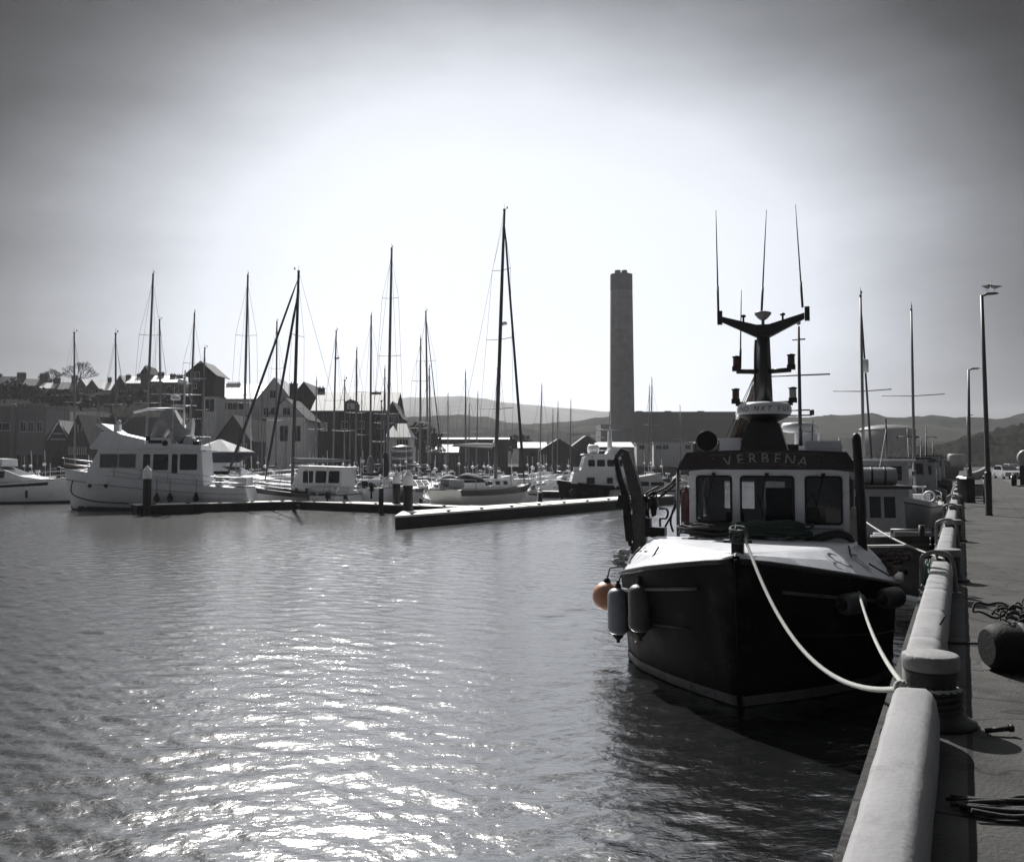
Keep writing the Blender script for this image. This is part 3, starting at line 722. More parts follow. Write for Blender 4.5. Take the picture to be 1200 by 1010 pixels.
# left gallows post, bottle, hauler with hoses
gl = vpx(797, 3.6)
mb = MB(); mb.tube([(gl-.05,3.6,1.0),(gl-.05,3.6,3.38)], .035, 6); mb.box((gl-.05,3.6,3.36),(.12,.2,.06)); mb.build('gallows_post', mat('post_grey', .09, .5, .3, 6), boat)
mb = MB(); gx = vpx(803, 3.9); mb.lathe([(.08,2.15),(.095,2.2),(.095,2.85),(.06,2.93),(.03,2.95),(.03,3.02)], (gx,3.9,0), 14); mb.build('red_cylinder', mat('dull_red', (.07,.022,.024), .5, .2, 5), boat)
UH = 4.0
def hp(px, py, du=0.0): v = vpx(px, UH+du); return Vector((v, UH+du, zpy(py, v, UH+du)))
mb = MB()
def beam(pts, w, d):
    rr = []
    for i, p in enumerate(pts):
        t = (pts[min(i+1, len(pts)-1)]-pts[max(0, i-1)]).normalized(); s_ = Vector((0,1,0)); n_ = t.cross(s_).normalized(); ww = w[i] if isinstance(w, list) else w
        rr.append([p+n_*ww+s_*d, p+n_*ww-s_*d, p-n_*ww-s_*d, p-n_*ww+s_*d])
    mb.loft(rr, closed=True, caps=True, smooth=False)
beam([hp(750,655), hp(748.5,590), hp(740,555), hp(733,532)], [.125,.12,.105,.085], .10)
beam([hp(736,531), hp(729,528), hp(722,536)], [.05,.05,.035], .06)
mb.box(hp(748,592), (.30,.24,.10))
haul = mb.build('hauler_crane', mat('crane_steel', (.04,.04,.042), .45, .5, 5, dirt=(.10,.6,7), bump=.4, bscale=20), boat)
mb = MB()
beam([hp(722,536), hp(726,560), hp(733,580), hp(736,600)], [.035,.05,.06,.05], .05)
mb.tube([hp(722,534), hp(724,556), hp(731,584), hp(733,610), hp(738,640)], [.02,.03,.05,.05,.04], 8)
mb.box(hp(730,588), (.20,.2,.26), M=Matrix.Rotation(R(12),3,'Y')); mb.box(hp(737,618), (.16,.2,.5), M=Matrix.Rotation(R(-6),3,'Y')); mb.box(hp(744,640), (.14,.14,.3), M=Matrix.Rotation(R(24),3,'Y'))
mb.tube([hp(741,652), hp(738,664), hp(740,672)], [.05,.07,.02], 8); mb.box(hp(735,603),(.1,.16,.12))
mb.build('hydraulic_ram', BLACK, haul)
mb = MB(); mb.box(hp(768,623), (.37,.25,.18)); mb.box(hp(759,612), (.10,.2,.16)); mb.lathe([(.10,-.09),(.13,-.07),(.06,0),(.13,.07),(.10,.09)], hp(765,588), 14, M=Matrix.Rotation(R(80),3,'Y'))
mb.add([hp(760,590),hp(770,592),hp(768,604),hp(763,606),hp(760,590,.1),hp(770,592,.1),hp(768,604,.1),hp(763,606,.1)], [(0,1,2,3),(7,6,5,4),(0,1,5,4),(1,2,6,5),(2,3,7,6),(3,0,4,7)]); mb.box(hp(758,583),(.26,.12,.06))
mb.build('hauler_drum', BLACK, haul)
mb = MB()
hoses = [[(797,558),(782,570),(768,578),(760,590),(759,612)], [(797,562),(784,574),(772,583),(763,592)], [(795,570),(792,590),(786,604),(778,618),(776,622)],
         [(798,575),(788,598),(785,612),(788,623)], [(772,596),(779,596),(782,600),(780,607),(773,608),(773,618)], [(757,582),(766,577),(770,590),(764,600)], [(760,606),(757,600),(757,580),(764,574),(772,570)], [(797,555),(786,566),(775,574),(762,580),(756,592)]]
for h in hoses:
    P = [hp(*p, .05*k) for k, p in enumerate(h)]
    Q_ = []
    for i in range(len(P)-1):
        a = P[max(0,i-1)]; b_ = P[i]; c_ = P[i+1]; d_ = P[min(len(P)-1,i+2)]
        for k in range(5):
            t = k/5; Q_.append(.5*((2*b_)+(c_-a)*t+(2*a-5*b_+4*c_-d_)*t*t+(-a+3*b_-3*c_+d_)*t**3))
    Q_.append(P[-1]); mb.tube(Q_, .022, 6)
mb.build('hydraulic_hoses', BLACK, haul)
def spline(P, n=8):
    out = []
    for i in range(len(P)-1):
        a = P[max(0,i-1)]; b_ = P[i]; c_ = P[i+1]; d_ = P[min(len(P)-1,i+2)]
        for k in range(n):
            t = k/n; out.append(.5*((2*b_)+(c_-a)*t+(2*a-5*b_+4*c_-d_)*t*t+(-a+3*b_-3*c_+d_)*t**3))
    return out+[P[-1]]
# rails on top of whaleback
mb = MB()
mb.tube([hp(762,630,-1.0), hp(800,632,-1.0)], .018, 6)
mb.build('deck_rail', BLACK, boat)
# exhaust stack / stern gear seen past the wheelhouse on the right
mb = MB(); ax = vR+.16
mb.box((ax,5.2,1.85),(.26,.5,1.3)); mb.box((ax,5.2,2.55),(.3,.56,.12), taper=.6); mb.build('deck_locker', mat('locker_cream', (.40,.37,.34), .6, .15, 3, dirt=(.15,.6,4)), boat)
mb = MB(); mb.tube([(vL-.5,7.6,.9),(vL-.5,7.6,3.1)], .06, 8); mb.tube([(vR+.1,7.6,.9),(vR+.1,7.6,3.1)], .06, 8); mb.tube([(vL-.5,7.6,3.1),(vR+.1,7.6,3.1)], .06, 8); mb.build('stern_gallows', BLACK, boat)

# --- things lying on or hanging from the boat
def coil(mb, c, rx, ry, n, r, h=.12, jit=.05, seed=1, M=None):
    rnd = random.Random(seed)
    for i in range(n):
        ax_ = rx*(.55+.45*rnd.random()); ay_ = ry*(.5+.5*rnd.random()); z0 = h*i/n; ph = rnd.random()*6; ti = rnd.uniform(-jit, jit)
        ox, oy = rnd.uniform(-jit, jit)*2, rnd.uniform(-jit, jit)
        P = []
        for k in range(25):
            a = ph+2*PI*k/24
            p = Vector((ox+ax_*math.cos(a), oy+ay_*math.sin(a), z0+r+ti*math.sin(a)+rnd.uniform(0, .01)+.04*abs(math.sin(a*2+i))))
            P.append(Vector(c)+(M@p if M else p))
        mb.tube(P, r, 6, caps=False)
    return mb
mb = MB(); c = VW(vpx(832,2.75), 2.75, 2.17)
coil(mb, c, .55, .28, 12, .024, .17, .05, 3, VM)
tag(mb.build('rope_coil', ROPED), 'dark coiled rope heaped on the white foredeck left of the black bow post', 'rope', 'ropes on the black fishing boat')
mb = MB(); c = VW(vpx(905,2.75), 2.8, 2.17)
coil(mb, c, .62, .30, 14, .022, .22, .06, 5, VM)
tag(mb.build('rope_coil', ROPEG), 'dark green net rope heaped under the middle window of the wheelhouse', 'rope', 'ropes on the black fishing boat')
mb = MB(); P = [VW(vpx(px,2.8), 2.8, zpy(py, vpx(px,2.8), 2.8)) for px, py in ((925,638),(945,634),(960,628),(978,624),(992,628),(998,640),(1003,655))]
mb.tube(spline(P), .045, 8); P2 = [p+Vector((.0,-.05,-.05)) for p in P]; mb.tube(spline(P2), .04, 8)
tag(mb.build('draped_rope', ROPED), 'thick black rope draped along the foot of the wheelhouse right of its middle window', 'rope', 'ropes on the black fishing boat')
mb = MB(); c = VW(CVX, .02, 2.38)
for i in range(6):
    P = [c+Vector((.105*math.cos(a_*PI/8), .105*math.sin(a_*PI/8), i*.032-.02+.03*math.sin(a_*PI/8+i*1.3))) for a_ in range(17)]; mb.tube(P, .022, 6)
mb.tube([c+Vector((-.1,-.1,.0)), c+Vector((-.02,-.02,.18)), c+Vector((.1,-.05,.15)), c+Vector((.14,.03,.02))], .022, 6)
mb.lathe([(.09,-.04),(.10,.08),(.08,.12),(.03,.13)], c, 12)
tag(mb.build('post_lashing', mat('rope_pale_green', (.07,.085,.08), .85, .4, 30, bump=.6, bscale=160)), 'pale green rope wound round the top of the black bow post', 'rope', 'ropes on the black fishing boat')
# fenders
def fender(name, lab, c, r, l, m, rz=0, ex=None, tip=None, horizontal=None):
    t = thing(name, lab, 'fender', c, 0, 'fenders hung on the black fishing boat')
    MM = Matrix.Identity(3) if horizontal is None else Matrix.Rotation(R(90),3,'Y')@Matrix.Rotation(horizontal,3,'X') 
    if horizontal is not None: MM = Matrix.Rotation(horizontal,3,'Z')@Matrix.Rotation(R(90),3,'Y')
    mb = MB(); prof = [(.03,-l/2)]+[(r*math.sin(PI/2*k/5), -l/2+.08+r*.7*(1-math.cos(PI/2*k/5))) for k in range(1,6)]+[(r*math.cos(PI/2*k/5), l/2-.08-r*.7+r*.7*math.sin(PI/2*k/5)) for k in range(0,5)]+[(.03,l/2)]
    mb.lathe(prof, (0,0,0), 20, M=MM); mb.build('fender_body', m, t)
    for s_ in (-1,1):
        mb = MB(); mb.lathe([(.06,-.05),(.055,0),(.03,.06),(.035,.1)] if s_ > 0 else [(.035,-.1),(.03,-.06),(.09,.0),(.10,.05)], MM@Vector((0,0,s_*(l/2-.06))), 12, M=MM); mb.build('fender_end', RUBBER, t)
    if ex is not None:
        mb = MB(); mb.tube([Vector((0,0,l/2)), Vector(ex)-Vector(c)], .014, 6); mb.build('lanyard', ROPED, t)
    return t
FW = mat('fender_pale', (.20,.21,.24), .45, .25, 3, dirt=(.08,.6,3)); FD = mat('fender_dark', (.045,.045,.05), .5, .4, 3)
def onhull(px, py, u, out): 
    v = vpx(px, u); return VW(v, u, zpy(py, v, u))
g1 = hull_pt(2.5, -1, .95, .13); fender('boat_fender', 'pale grey sausage fender hanging at the left shoulder of the black hull', VW(g1.x,g1.y,.85), .185, 1.0, FW, ex=VW(g1.x+.12,g1.y,1.62))
g2 = hull_pt(1.25, -1, 1.0, .15); fender('boat_fender', 'dull dark fender hanging against the black bow nearer the stem', VW(g2.x,g2.y,1.12), .185, .95, FD, ex=VW(g2.x+.28,g2.y+.2,2.1))
t = thing('buoy_fender', 'round orange ball fender hanging left of the black hull', 'fender', onhull(709,698,3.6,0), 0, 'fenders hung on the black fishing boat')
mb = MB(); mb.ball((0,0,0), .255, 24, 1.05); mb.build('ball', mat('faded_orange', (.40,.19,.11), .5, .25, 4, dirt=(.14,.6,5)), t)
mb = MB(); mb.lathe([(.085,-.06),(.06,.02),(.035,.06)], (0.02,0,.28), 12); mb.tube([(.02,0,.3),(.08,0,.52),(.3,0,.55)], .015, 6); mb.build('neck', RUBBER, t)
for u, px, py, lab in ((2.2, 975, 706, 'dark sausage fender lying level on the right side of the black bow'), (2.75, 1016, 708, 'dark fender behind the taut white rope at the right shoulder of the black hull')):
    g = hull_pt({2.2:.95}.get(u, 1.75), 1, 1.40, .15); c = VW(g.x, g.y, g.z)
    fender('boat_fender', lab, c, .16, .66, mat('fender_scuffed', .045, .6, .3, 5), horizontal=R(55)-HD, ex=VW(g.x-.3, g.y+.1, 1.9))
mb = MB(); c = VW(vpx(728,3.2), 3.2, 1.52)
coil(mb, c, .10, .12, 7, .03, .3, .05, 11); tag(mb.build('rope_and_shadow', mat('rope_grey', .22, .85, .4, 30)), 'knotted grey rope bundle at the left shoulder of the black boat, above the ball', 'rope')
mb = MB(); rnd = random.Random(4)
for i in range(26):
    c = VW(1.95+rnd.uniform(-.12,.25), 3.0+rnd.uniform(-.3,1.5), 1.45+rnd.uniform(0,.35)); coil(mb, c, .2, .16, 1, .03, .1, .1, i)
tag(mb.build('net_heap', mat('net_brown', (.06,.045,.04), .9, .6, 8)), 'tangled dark net heap on the right side deck behind the black post', 'net')
mb = MB(); mb.box(VW(2.12,3.1,1.60), (.32,.42,.05), M=Matrix.Rotation(R(-30),3,'Z')@Matrix.Rotation(R(20),3,'X')); tag(mb.build('white_board', WHITE), 'small white board lying among the nets right of the black post', 'board')
# ---------------------------------------------------------------- quay furniture
# white curb beams between the bollards
CURB = mat('curb_white_paint', (.20,.20,.205), .75, .10, 2.0, bump=.22, bscale=30, spec=.25, dirt=(.10,.7,2.4))
WT0, WT1, WH = -.47, -.19, .35
def curb(s0, s1, label):
    mb = MB(); r = .035; rr = []
    n = max(8, int((s1-s0)/.25)); rnd = random.Random(int(s0*10))
    def ring(s, k):    # k shrinks the ring at the rounded ends
        c = (WT0+WT1)/2; hw = (WT1-WT0)/2*(.55+.45*k); h = WH*(.80+.20*k)
        j = lambda: rnd.uniform(-.004,.004)
        P = [(-hw,0),(-hw,h-r-.02),(-hw+r*.3+.005,h-r*.3),(-hw+r+.01,h),(hw-.07,h+.003),(hw-.03,h-.022),(hw-.004,h-.07),(hw+.012,h*.45),(hw+.01,0)]
        return [Vector((c+x+j(), s, QZ+z+(j() if z else 0))) for x, z in P]
    for k, ds in ((.0,0),(.5,.03),(.85,.09),(1,.2)): rr.append(ring(s0+ds, k))
    for i in range(1, n):
        s_ = s0+.2+(s1-s0-.4)*i/n
        if s0 > 0 and i % 7 == 4:
            for ds, k in ((-.02,1),(-.008,.93),(.008,.93),(.02,1)): rr.append(ring(s_+ds, k))
        else: rr.append(ring(s_, 1))
    for k, ds in ((1,.2),(.85,.09),(.5,.03),(.0,0)): rr.append(ring(s1-ds, k))
    mb.loft(rr, smooth=True, caps=True)
    o = mb.build('curb_beam', CURB, rz=-TH); return tag(o, label, 'curb', 'white curb beams along the quay edge')
def s_of(y): return y/math.cos(TH)-.2      # distance along the quay of a depth near its edge
BOLS = [6.95, 15.0, 22.4, 30.0, 38.0, 46.0, 54.0, 62.0]
EDGES = [s_of(y) for y in BOLS]
labs = ['nearest white curb beam, broad in the bottom right foreground', 'white curb beam just beyond the nearest bollard, crossed by a steel hoop', 'white curb beam between the second and third bollards', 'white curb beam between the third and fourth bollards', 'small white curb beam past the fourth bollard', 'distant white curb beam past the fifth bollard', 'very distant white curb beam past the sixth bollard', 'farthest white curb beam along the quay edge']
prev = -1.0
for i, s in enumerate(EDGES):
    curb(prev, s-.38, labs[i]); prev = s+(.38)
# joints across the second beam: rope and steel straps
def bollard(s, label, first=False):
    p = Q(s, -.245)
    t = thing('bollard', label, 'bollard', p, -TH, 'mooring bollards along the quay edge')
    IR = mat('bollard_iron', (.025,.025,.024), .7, .4, 6, bump=.6, bscale=22, spec=.25, dirt=(.06,.6,7))
    mb = MB(); mb.lathe([(.30,0),(.30,.025),(.245,.05),(.20,.10),(.172,.16),(.168,.28),(.178,.36),(.19,.385)], n=28); mb.build('drum', IR, t)
    mb = MB(); mb.lathe([(.185,.384),(.196,.40),(.199,.46),(.193,.49),(.175,.50),(.02,.505)], n=32); mb.build('cap', mat('bollard_cap_paint', (.16,.16,.16), .7, .15, 5, bump=.4, bscale=25, dirt=(.08,.6,7)), t)
    return t
bl = ['iron bollard with pale worn cap nearest the camera, mooring ropes made fast', 'second bollard from the camera, between a steel hoop and a curb beam', 'third bollard along the quay, beside the second steel hoop', 'fourth small bollard along the quay edge', 'fifth bollard along the quay edge', 'sixth bollard along the quay edge', 'seventh tiny bollard far along the quay', 'eighth and farthest bollard on the quay edge']
b0 = bollard(EDGES[0], bl[0])
for i in range(1, len(EDGES)):
    c = copy_tree(b0); c.location = Q(EDGES[i], -.245); c['label'] = bl[i]
mb = MB()                                                # chafed rope turns on nearest drum
c = Q(EDGES[0], -.245)
for i in range(4):
    mb.tube([c+Vector((.195*math.cos(a*PI/12), .195*math.sin(a*PI/12), .13+i*.033+.02*math.sin(a*PI/12+i))) for a in range(25)], .017, 6)
tag(mb.build('rope_turns', ROPED), 'dark rope turns wound round the drum of the nearest bollard', 'rope', 'ropes on the nearest bollard')
# hoops over the beam
def hoop(y, label):
    s = s_of(y); t = thing('quay_hoop', label, 'hoop', Q(s, -.28), -TH, 'steel hoops over the curb beams')
    mb = MB(); P = [Vector(p) for p in ((-.30,0,-.15),(-.30,0,.42),(-.25,0,.52),(-.12,0,.57),(.02,0,.56),(.10,-.05,.48),(.135,-.10,.30),(.15,-.14,.0))]
    mb.tube(spline(P, 5), .03, 10); mb.build('hoop_tube', mat('hoop_paint', (.13,.13,.13), .5, .2, 8, dirt=(.08,.6,7)), t)
    mb = MB(); mb.box((-.30,0,.0),(.1,.1,.03)); mb.box((.15,-.14,.012),(.13,.13,.02)); mb.build('foot_plate', GALV, t); return t
h0 = hoop(13.7, 'steel ladder hoop arching over the curb beam nearest the camera')
for y, lb in ((21.2, 'second steel ladder hoop, just before the third bollard'), (28.8, 'third smaller steel ladder hoop farther along the quay'), (36.6, 'fourth distant steel ladder hoop on the quay edge')):
    c = copy_tree(h0); c.location = Q(s_of(y), -.28); c['label'] = lb
# green net rope hanging at the first hoop
mb = MB(); rnd = random.Random(9)
for i in range(16):
    a = Q(s_of(14.2)+rnd.uniform(-.2,.5), -.52+rnd.uniform(-.05,.05), QZ+.34+rnd.uniform(-.1,.08)); b_ = Q(s_of(13.6)+rnd.uniform(-.5,.3), -.56+rnd.uniform(-.05,.04), QZ-.1+rnd.uniform(-.3,.2))
    m_ = (a+b_)/2+Vector((rnd.uniform(-.05,.05),rnd.uniform(-.1,.1),-.1)); mb.tube(spline([a,m_,b_],5), .014, 5)
tag(mb.build('net_rope', mat('net_green', (.06,.11,.09), .85, .5, 20)), 'green net rope hanging outside the beam by the nearest hoop', 'rope')
# mooring lines
def sag(a, b_, dz, n=28): return [a.lerp(b_, k/n)+Vector((0,0,-dz*4*(k/n)*(1-k/n))) for k in range(n+1)]
bp = Q(EDGES[0], -.245)+Vector((-.19,.03,.24)); bow = VW(CVX+.1, -.02, 2.42)
def rope(pts, r, m, label, group=None):
    mb = MB(); mb.tube(pts, r, 8)
    return tag(mb.build('mooring_rope', m), label, 'rope', group)
def strand(pts, r, tw=.012, turns=9):    # laid rope: three strands twisted together
    mb = MB(); n = len(pts)
    import bisect
    P = spline(pts, 4)
    L_ = 0
    for k in range(3):
        out = []; L_ = 0
        for i, p in enumerate(P):
            if i: L_ += (p-P[i-1]).length
            t_ = (P[min(i+1,len(P)-1)]-P[max(0,i-1)]).normalized(); u_ = t_.orthogonal().normalized(); u_ = (Vector((0,0,1))-t_*t_.z).normalized(); w_ = t_.cross(u_)
            a = L_*turns*2*PI/1.0*.6+k*2*PI/3; out.append(p+(u_*math.cos(a)+w_*math.sin(a))*r*.5)
        mb.tube(out, r*.62, 6)
    return mb
mb = strand([bp+Vector((0,0,-.01))]+[Q(EDGES[0],-.245)+Vector((.19*math.cos(a), .19*math.sin(a), .235-.02*math.sin(a))) for a in [PI+.5*k for k in range(1,13)]]+[bp+Vector((.02,-.03,.0)), bp+Vector((-.04,-.06,-.06))], .019)
tag(mb.build('rope_loop', ROPE), 'white rope loops dropped over the drum of the nearest bollard', 'rope', 'ropes on the nearest bollard')
mb = MB(); 
for k in range(3): mb.tube([bp+Vector((-.02+.045*math.cos(a*PI/6)*(1-.1*k), -.02+.035*math.sin(a*PI/6+k), .0+.04*math.sin(a*PI/6+k*1.1))) for a in range(13)], .017, 6)
tag(mb.build('rope_knot', ROPE), 'pale rope knot on the water side of the nearest bollard', 'rope', 'ropes on the nearest bollard')
tag(strand(sag(bow, bp, .62, 60), .021).build('mooring_rope', ROPE), 'long white rope sagging from the black bow post to the nearest bollard', 'rope', 'white mooring ropes of the black boat')
a = VW(vpx(992,2.0), 1.9, zpy(640, vpx(992,2.0), 1.9)); m1 = VW(vpx(1003,1.2), 1.2, zpy(694, vpx(1003,1.2), 1.2))
tag(strand([a, a.lerp(m1,.5), m1], .018).build('mooring_rope', ROPED), 'dark upper end of the second rope crossing the registration letters', 'rope')
tag(strand(sag(m1, bp+Vector((.0,-.02,.02)), .16, 40), .019).build('mooring_rope', ROPE), 'shorter steep white rope from the right shoulder of the black boat to the bollard', 'rope', 'white mooring ropes of the black boat')
e2 = Q(EDGES[0], -.245)+Vector((-.19,.0,.2)); 
tag(strand([e2, e2+Vector((-.12,-.15,-.12)), Q(EDGES[0]-.35,-.50,QZ+.08), Q(EDGES[0]-.55,-.60,QZ-.1), Q(EDGES[0]-.6,-.64,QZ-.5)], .022).build('mooring_rope', ROPED), 'dark rope end dropping over the quay edge from the nearest bollard', 'rope', 'ropes on the nearest bollard')
mb = MB(); p0 = Q(EDGES[0]-.18, .10, QZ+.03); mb.tube([p0, p0+Vector((.17,-.01,.02))], .018, 8); mb.tube([p0+Vector((.16,-.01,.02)),p0+Vector((.185,-.01,.02))], .026, 8)
tag(mb.build('iron_pin', BLACK), 'short iron pin on the quay at the foot of the nearest bollard', 'pin')
# dark strands modelled in place of a rope shadow, bottom right
mb = MB(); rnd = random.Random(12)
for i in range(11):
    y = 5.15+rnd.uniform(-.16,.16); P = [Vector((2.42+k*.22+rnd.uniform(-.03,.03), y+rnd.uniform(-.05,.05)-k*.03, QZ+.02+rnd.uniform(0,.035))) for k in range(8)]
    mb.tube(spline(P,4), .012, 6)
tag(mb.build('rope_and_shadow', ROPED), 'dark strands modelled as a rope shadow across the quay slabs in the bottom right', 'rope')
# black rolled mat with nets on it
t = thing('rubber_roll', 'big black rubber roll lying on the quay at the right edge under a net heap', 'rubber roll', Vector((4.28+.30,8.55,QZ)), 0)
mb = MB(); A_ = Matrix.Rotation(R(90),3,'Y')
mb.lathe([(.16,-.32),(.205,-.26),(.215,-.2),(.215,.9),(.02,.92)], (.05,0,.21), 24, M=A_); mb.build('roll', RUBBER, t)
mb = MB(); mb.lathe([(.225,-.035),(.235,-.01),(.235,.01),(.225,.035)], (.03,0,.21), 24, M=A_); mb.box((.6,.1,.44),(1.0,.5,.05)); mb.build('strap', mat('strap_grey', .05, .7, .3), t)
mb = MB(); rnd = random.Random(20)
for i in range(60): coil(mb, Vector((4.62+rnd.random()*1.1, 8.6+rnd.uniform(-.1,.45), QZ+.42+rnd.uniform(0,.07))), rnd.uniform(.05,.2), rnd.uniform(.05,.12), 1, rnd.uniform(.007,.016), .03, .06, i+50)
tag(mb.build('net_heap', mat('net_pale_dark', (.025,.025,.025), .9, .9, 5, dirt=(.16,.6,9))), 'heap of tangled net and rope on top of the black rubber roll', 'net')
mb = MB(); P = [Vector((4.15,9.0,QZ+.42)),Vector((4.0,8.95,QZ+.2)),Vector((3.95,8.85,QZ+.02)),Vector((4.0,8.7,QZ+.02))]; mb.tube(spline(P), .01, 5)
P = [Vector((4.25,9.9,QZ+.02)),Vector((4.5,9.75,QZ+.02)),Vector((5.0,9.7,QZ+.02)),Vector((6,9.7,QZ+.02))]; mb.tube(spline(P), .014, 5)
tag(mb.build('loose_cord', ROPED), 'thin dark cord on the slabs beyond the black rubber roll', 'rope')
# lamp posts
def lamp(px, pybase, pxt, pyt, label, armdir=(.9,-.2)):
    y = None; b_ = gp(px, pybase, QZ)
    t = thing('street_lamp', label, 'street lamp', b_, 0, 'tall street lamps along the quay road')
    top = at(pxt, pyt, b_.y-.1)-b_
    mb = MB(); mb.lathe([(.13,0),(.13,.02),(.115,.05),(.115,1.45),(.10,1.52)], n=14); mb.build('lamp_base', mat('lamp_black', (.022,.022,.023), .5, .3, 5), t)
    mb = MB(); mb.tube([Vector((0,0,1.45)), Vector((0,0,1.6)), top.lerp(Vector((0,0,1.5)),.5), top], [.10,.085,.072,.055], 12); mb.build('lamp_post', mat('lamp_grey', (.05,.05,.052), .5, .3, 5), t)
    k = 1.0
    mb = MB(); a = top+Vector((0,0,-.03)); mb.tube([a, a+Vector((.12,-.05,.03))], .035, 8)
    rr = []
    for x, w_, h in ((.08,.05,.04),(.14,.10,.06),(.42,.11,.05),(.55,.05,.03)):
        c = a+Vector((x,-.05,.04+x*.06)); rr.append([c+Vector((0,-w_,0)), c+Vector((0,-w_*.7,h)), c+Vector((0,w_*.7,h)), c+Vector((0,w_,0)), c+Vector((0,0,-h*.6))])
    mb.loft(rr, closed=True, caps=True); mb.build('lamp_head', mat('lamp_head_grey', (.10,.10,.10), .5, .2, 4), t)
    return b_+top
l1 = lamp(1159, 604, 1150.5, 346, 'nearest tall street lamp with two gulls perched on its head')
lamp(1137, 582, 1135, 433, 'second street lamp, directly behind the black bins')
lamp(1134.5, 563, 1133.5, 487, 'third and smallest street lamp along the quay')
for k, (dx, lb) in enumerate(((.16, 'left of the two gulls on the nearest street lamp'), (.44, 'right hand gull on the nearest street lamp'))):
    g = thing('gull', lb, 'gull', l1+Vector((dx,-.05,.13)), R(20+150*k), 'gulls on the street lamp')
    mb = MB(); rr = []
    for x, r_, z in ((-.24,.012,.17),(-.14,.035,.16),(-.04,.065,.145),(.06,.07,.15),(.12,.05,.175),(.155,.03,.215),(.18,.038,.245),(.21,.034,.25),(.235,.015,.245)):
        rr.append([Vector((x, r_*math.cos(q*PI/4), z+r_*.9*math.sin(q*PI/4))) for q in range(8)])
    mb.loft(rr, closed=True, caps=True)
    for s_ in (-1,1): mb.tube([(.02,s_*.025,.1),(.02,s_*.025,0)], .006, 5)
    mb.build('body', mat('gull_white', .45, .7, .2, 6), g)
    mb = MB(); mb.loft([[Vector((-.27,s_*.01,.165)), Vector((-.05,s_*.07,.17)), Vector((.08,s_*.065,.19)), Vector((.05,s_*.02,.215)), Vector((-.1,s_*.01,.20))] for s_ in (-1,1)], caps=True); mb.build('wings', mat('gull_grey', .16, .7, .2, 6), g)
    mb = MB(); mb.tube([(.23,0,.245),(.28,0,.235)], .01, 5, r2=.003); mb.build('beak', mat('beak', (.3,.22,.05), .5), g)
# bins and cage at the second lamp
def bin_(px, py, label):
    p = gp(px, py, QZ); t = thing('litter_bin', label, 'bin', p, R(10), 'black bins by the second street lamp')
    mb = MB(); mb.box((0,0,.55),(.42,.42,1.02)); mb.box((0,0,.03),(.46,.46,.05)); mb.build('bin_body', BLACK, t)
    mb = MB(); mb.box((0,0,1.13),(.5,.5,.08), taper=.7); mb.build('bin_lid', mat('bin_lid', .05, .5, .2), t)
bin_(1130, 586, 'black litter bin at the quay edge, left of the second street lamp'); bin_(1134.5, 589, 'black litter bin nearest the pallet cage')
p = gp(1146, 586.5, QZ); t = thing('pallet_cage', 'dark steel cage trolley with a pale crate inside, beside the black bins', 'cage trolley', p, R(5))
mb = MB(); 
for z in (.12,.75): 
    for s_ in (-1,1): mb.box((0,s_*.30,z),(1.02,.04,.05)); mb.box((s_*.50,0,z),(.04,.6,.05))
for x in (-.5,.5):
    for y in (-.3,.3): mb.box((x,y,.42),(.05,.05,.76))
mb.box((0,0,.13),(.95,.55,.03)); mb.build('cage_frame', BLACK, t)
mb = MB(); mb.box((-.1,0,.48),(.66,.5,.55), taper=.93); mb.build('crate', mat('crate_grey', .20, .7, .3, 3, dirt=(.08,.6,4)), t)
mb = MB()
for x in (-.42,.42): mb.lathe([(.06,-.02),(.06,.02)], (x,-.25,.06), 12, M=Matrix.Rotation(R(90),3,'X'))
mb.build('wheels', RUBBER, t)
mb = MB(); p = gp(1154.5, 590, QZ); t = thing('marker_post', 'slim dark marker post right of the pallet cage', 'post', p); mb.tube([(0,0,0),(0,0,1.1)], .07, 10, r2=.06); mb.build('shaft', BLACK, t); mb = MB(); mb.ball((0,0,1.16), .10, 10); mb.build('knob', BLACK, t)
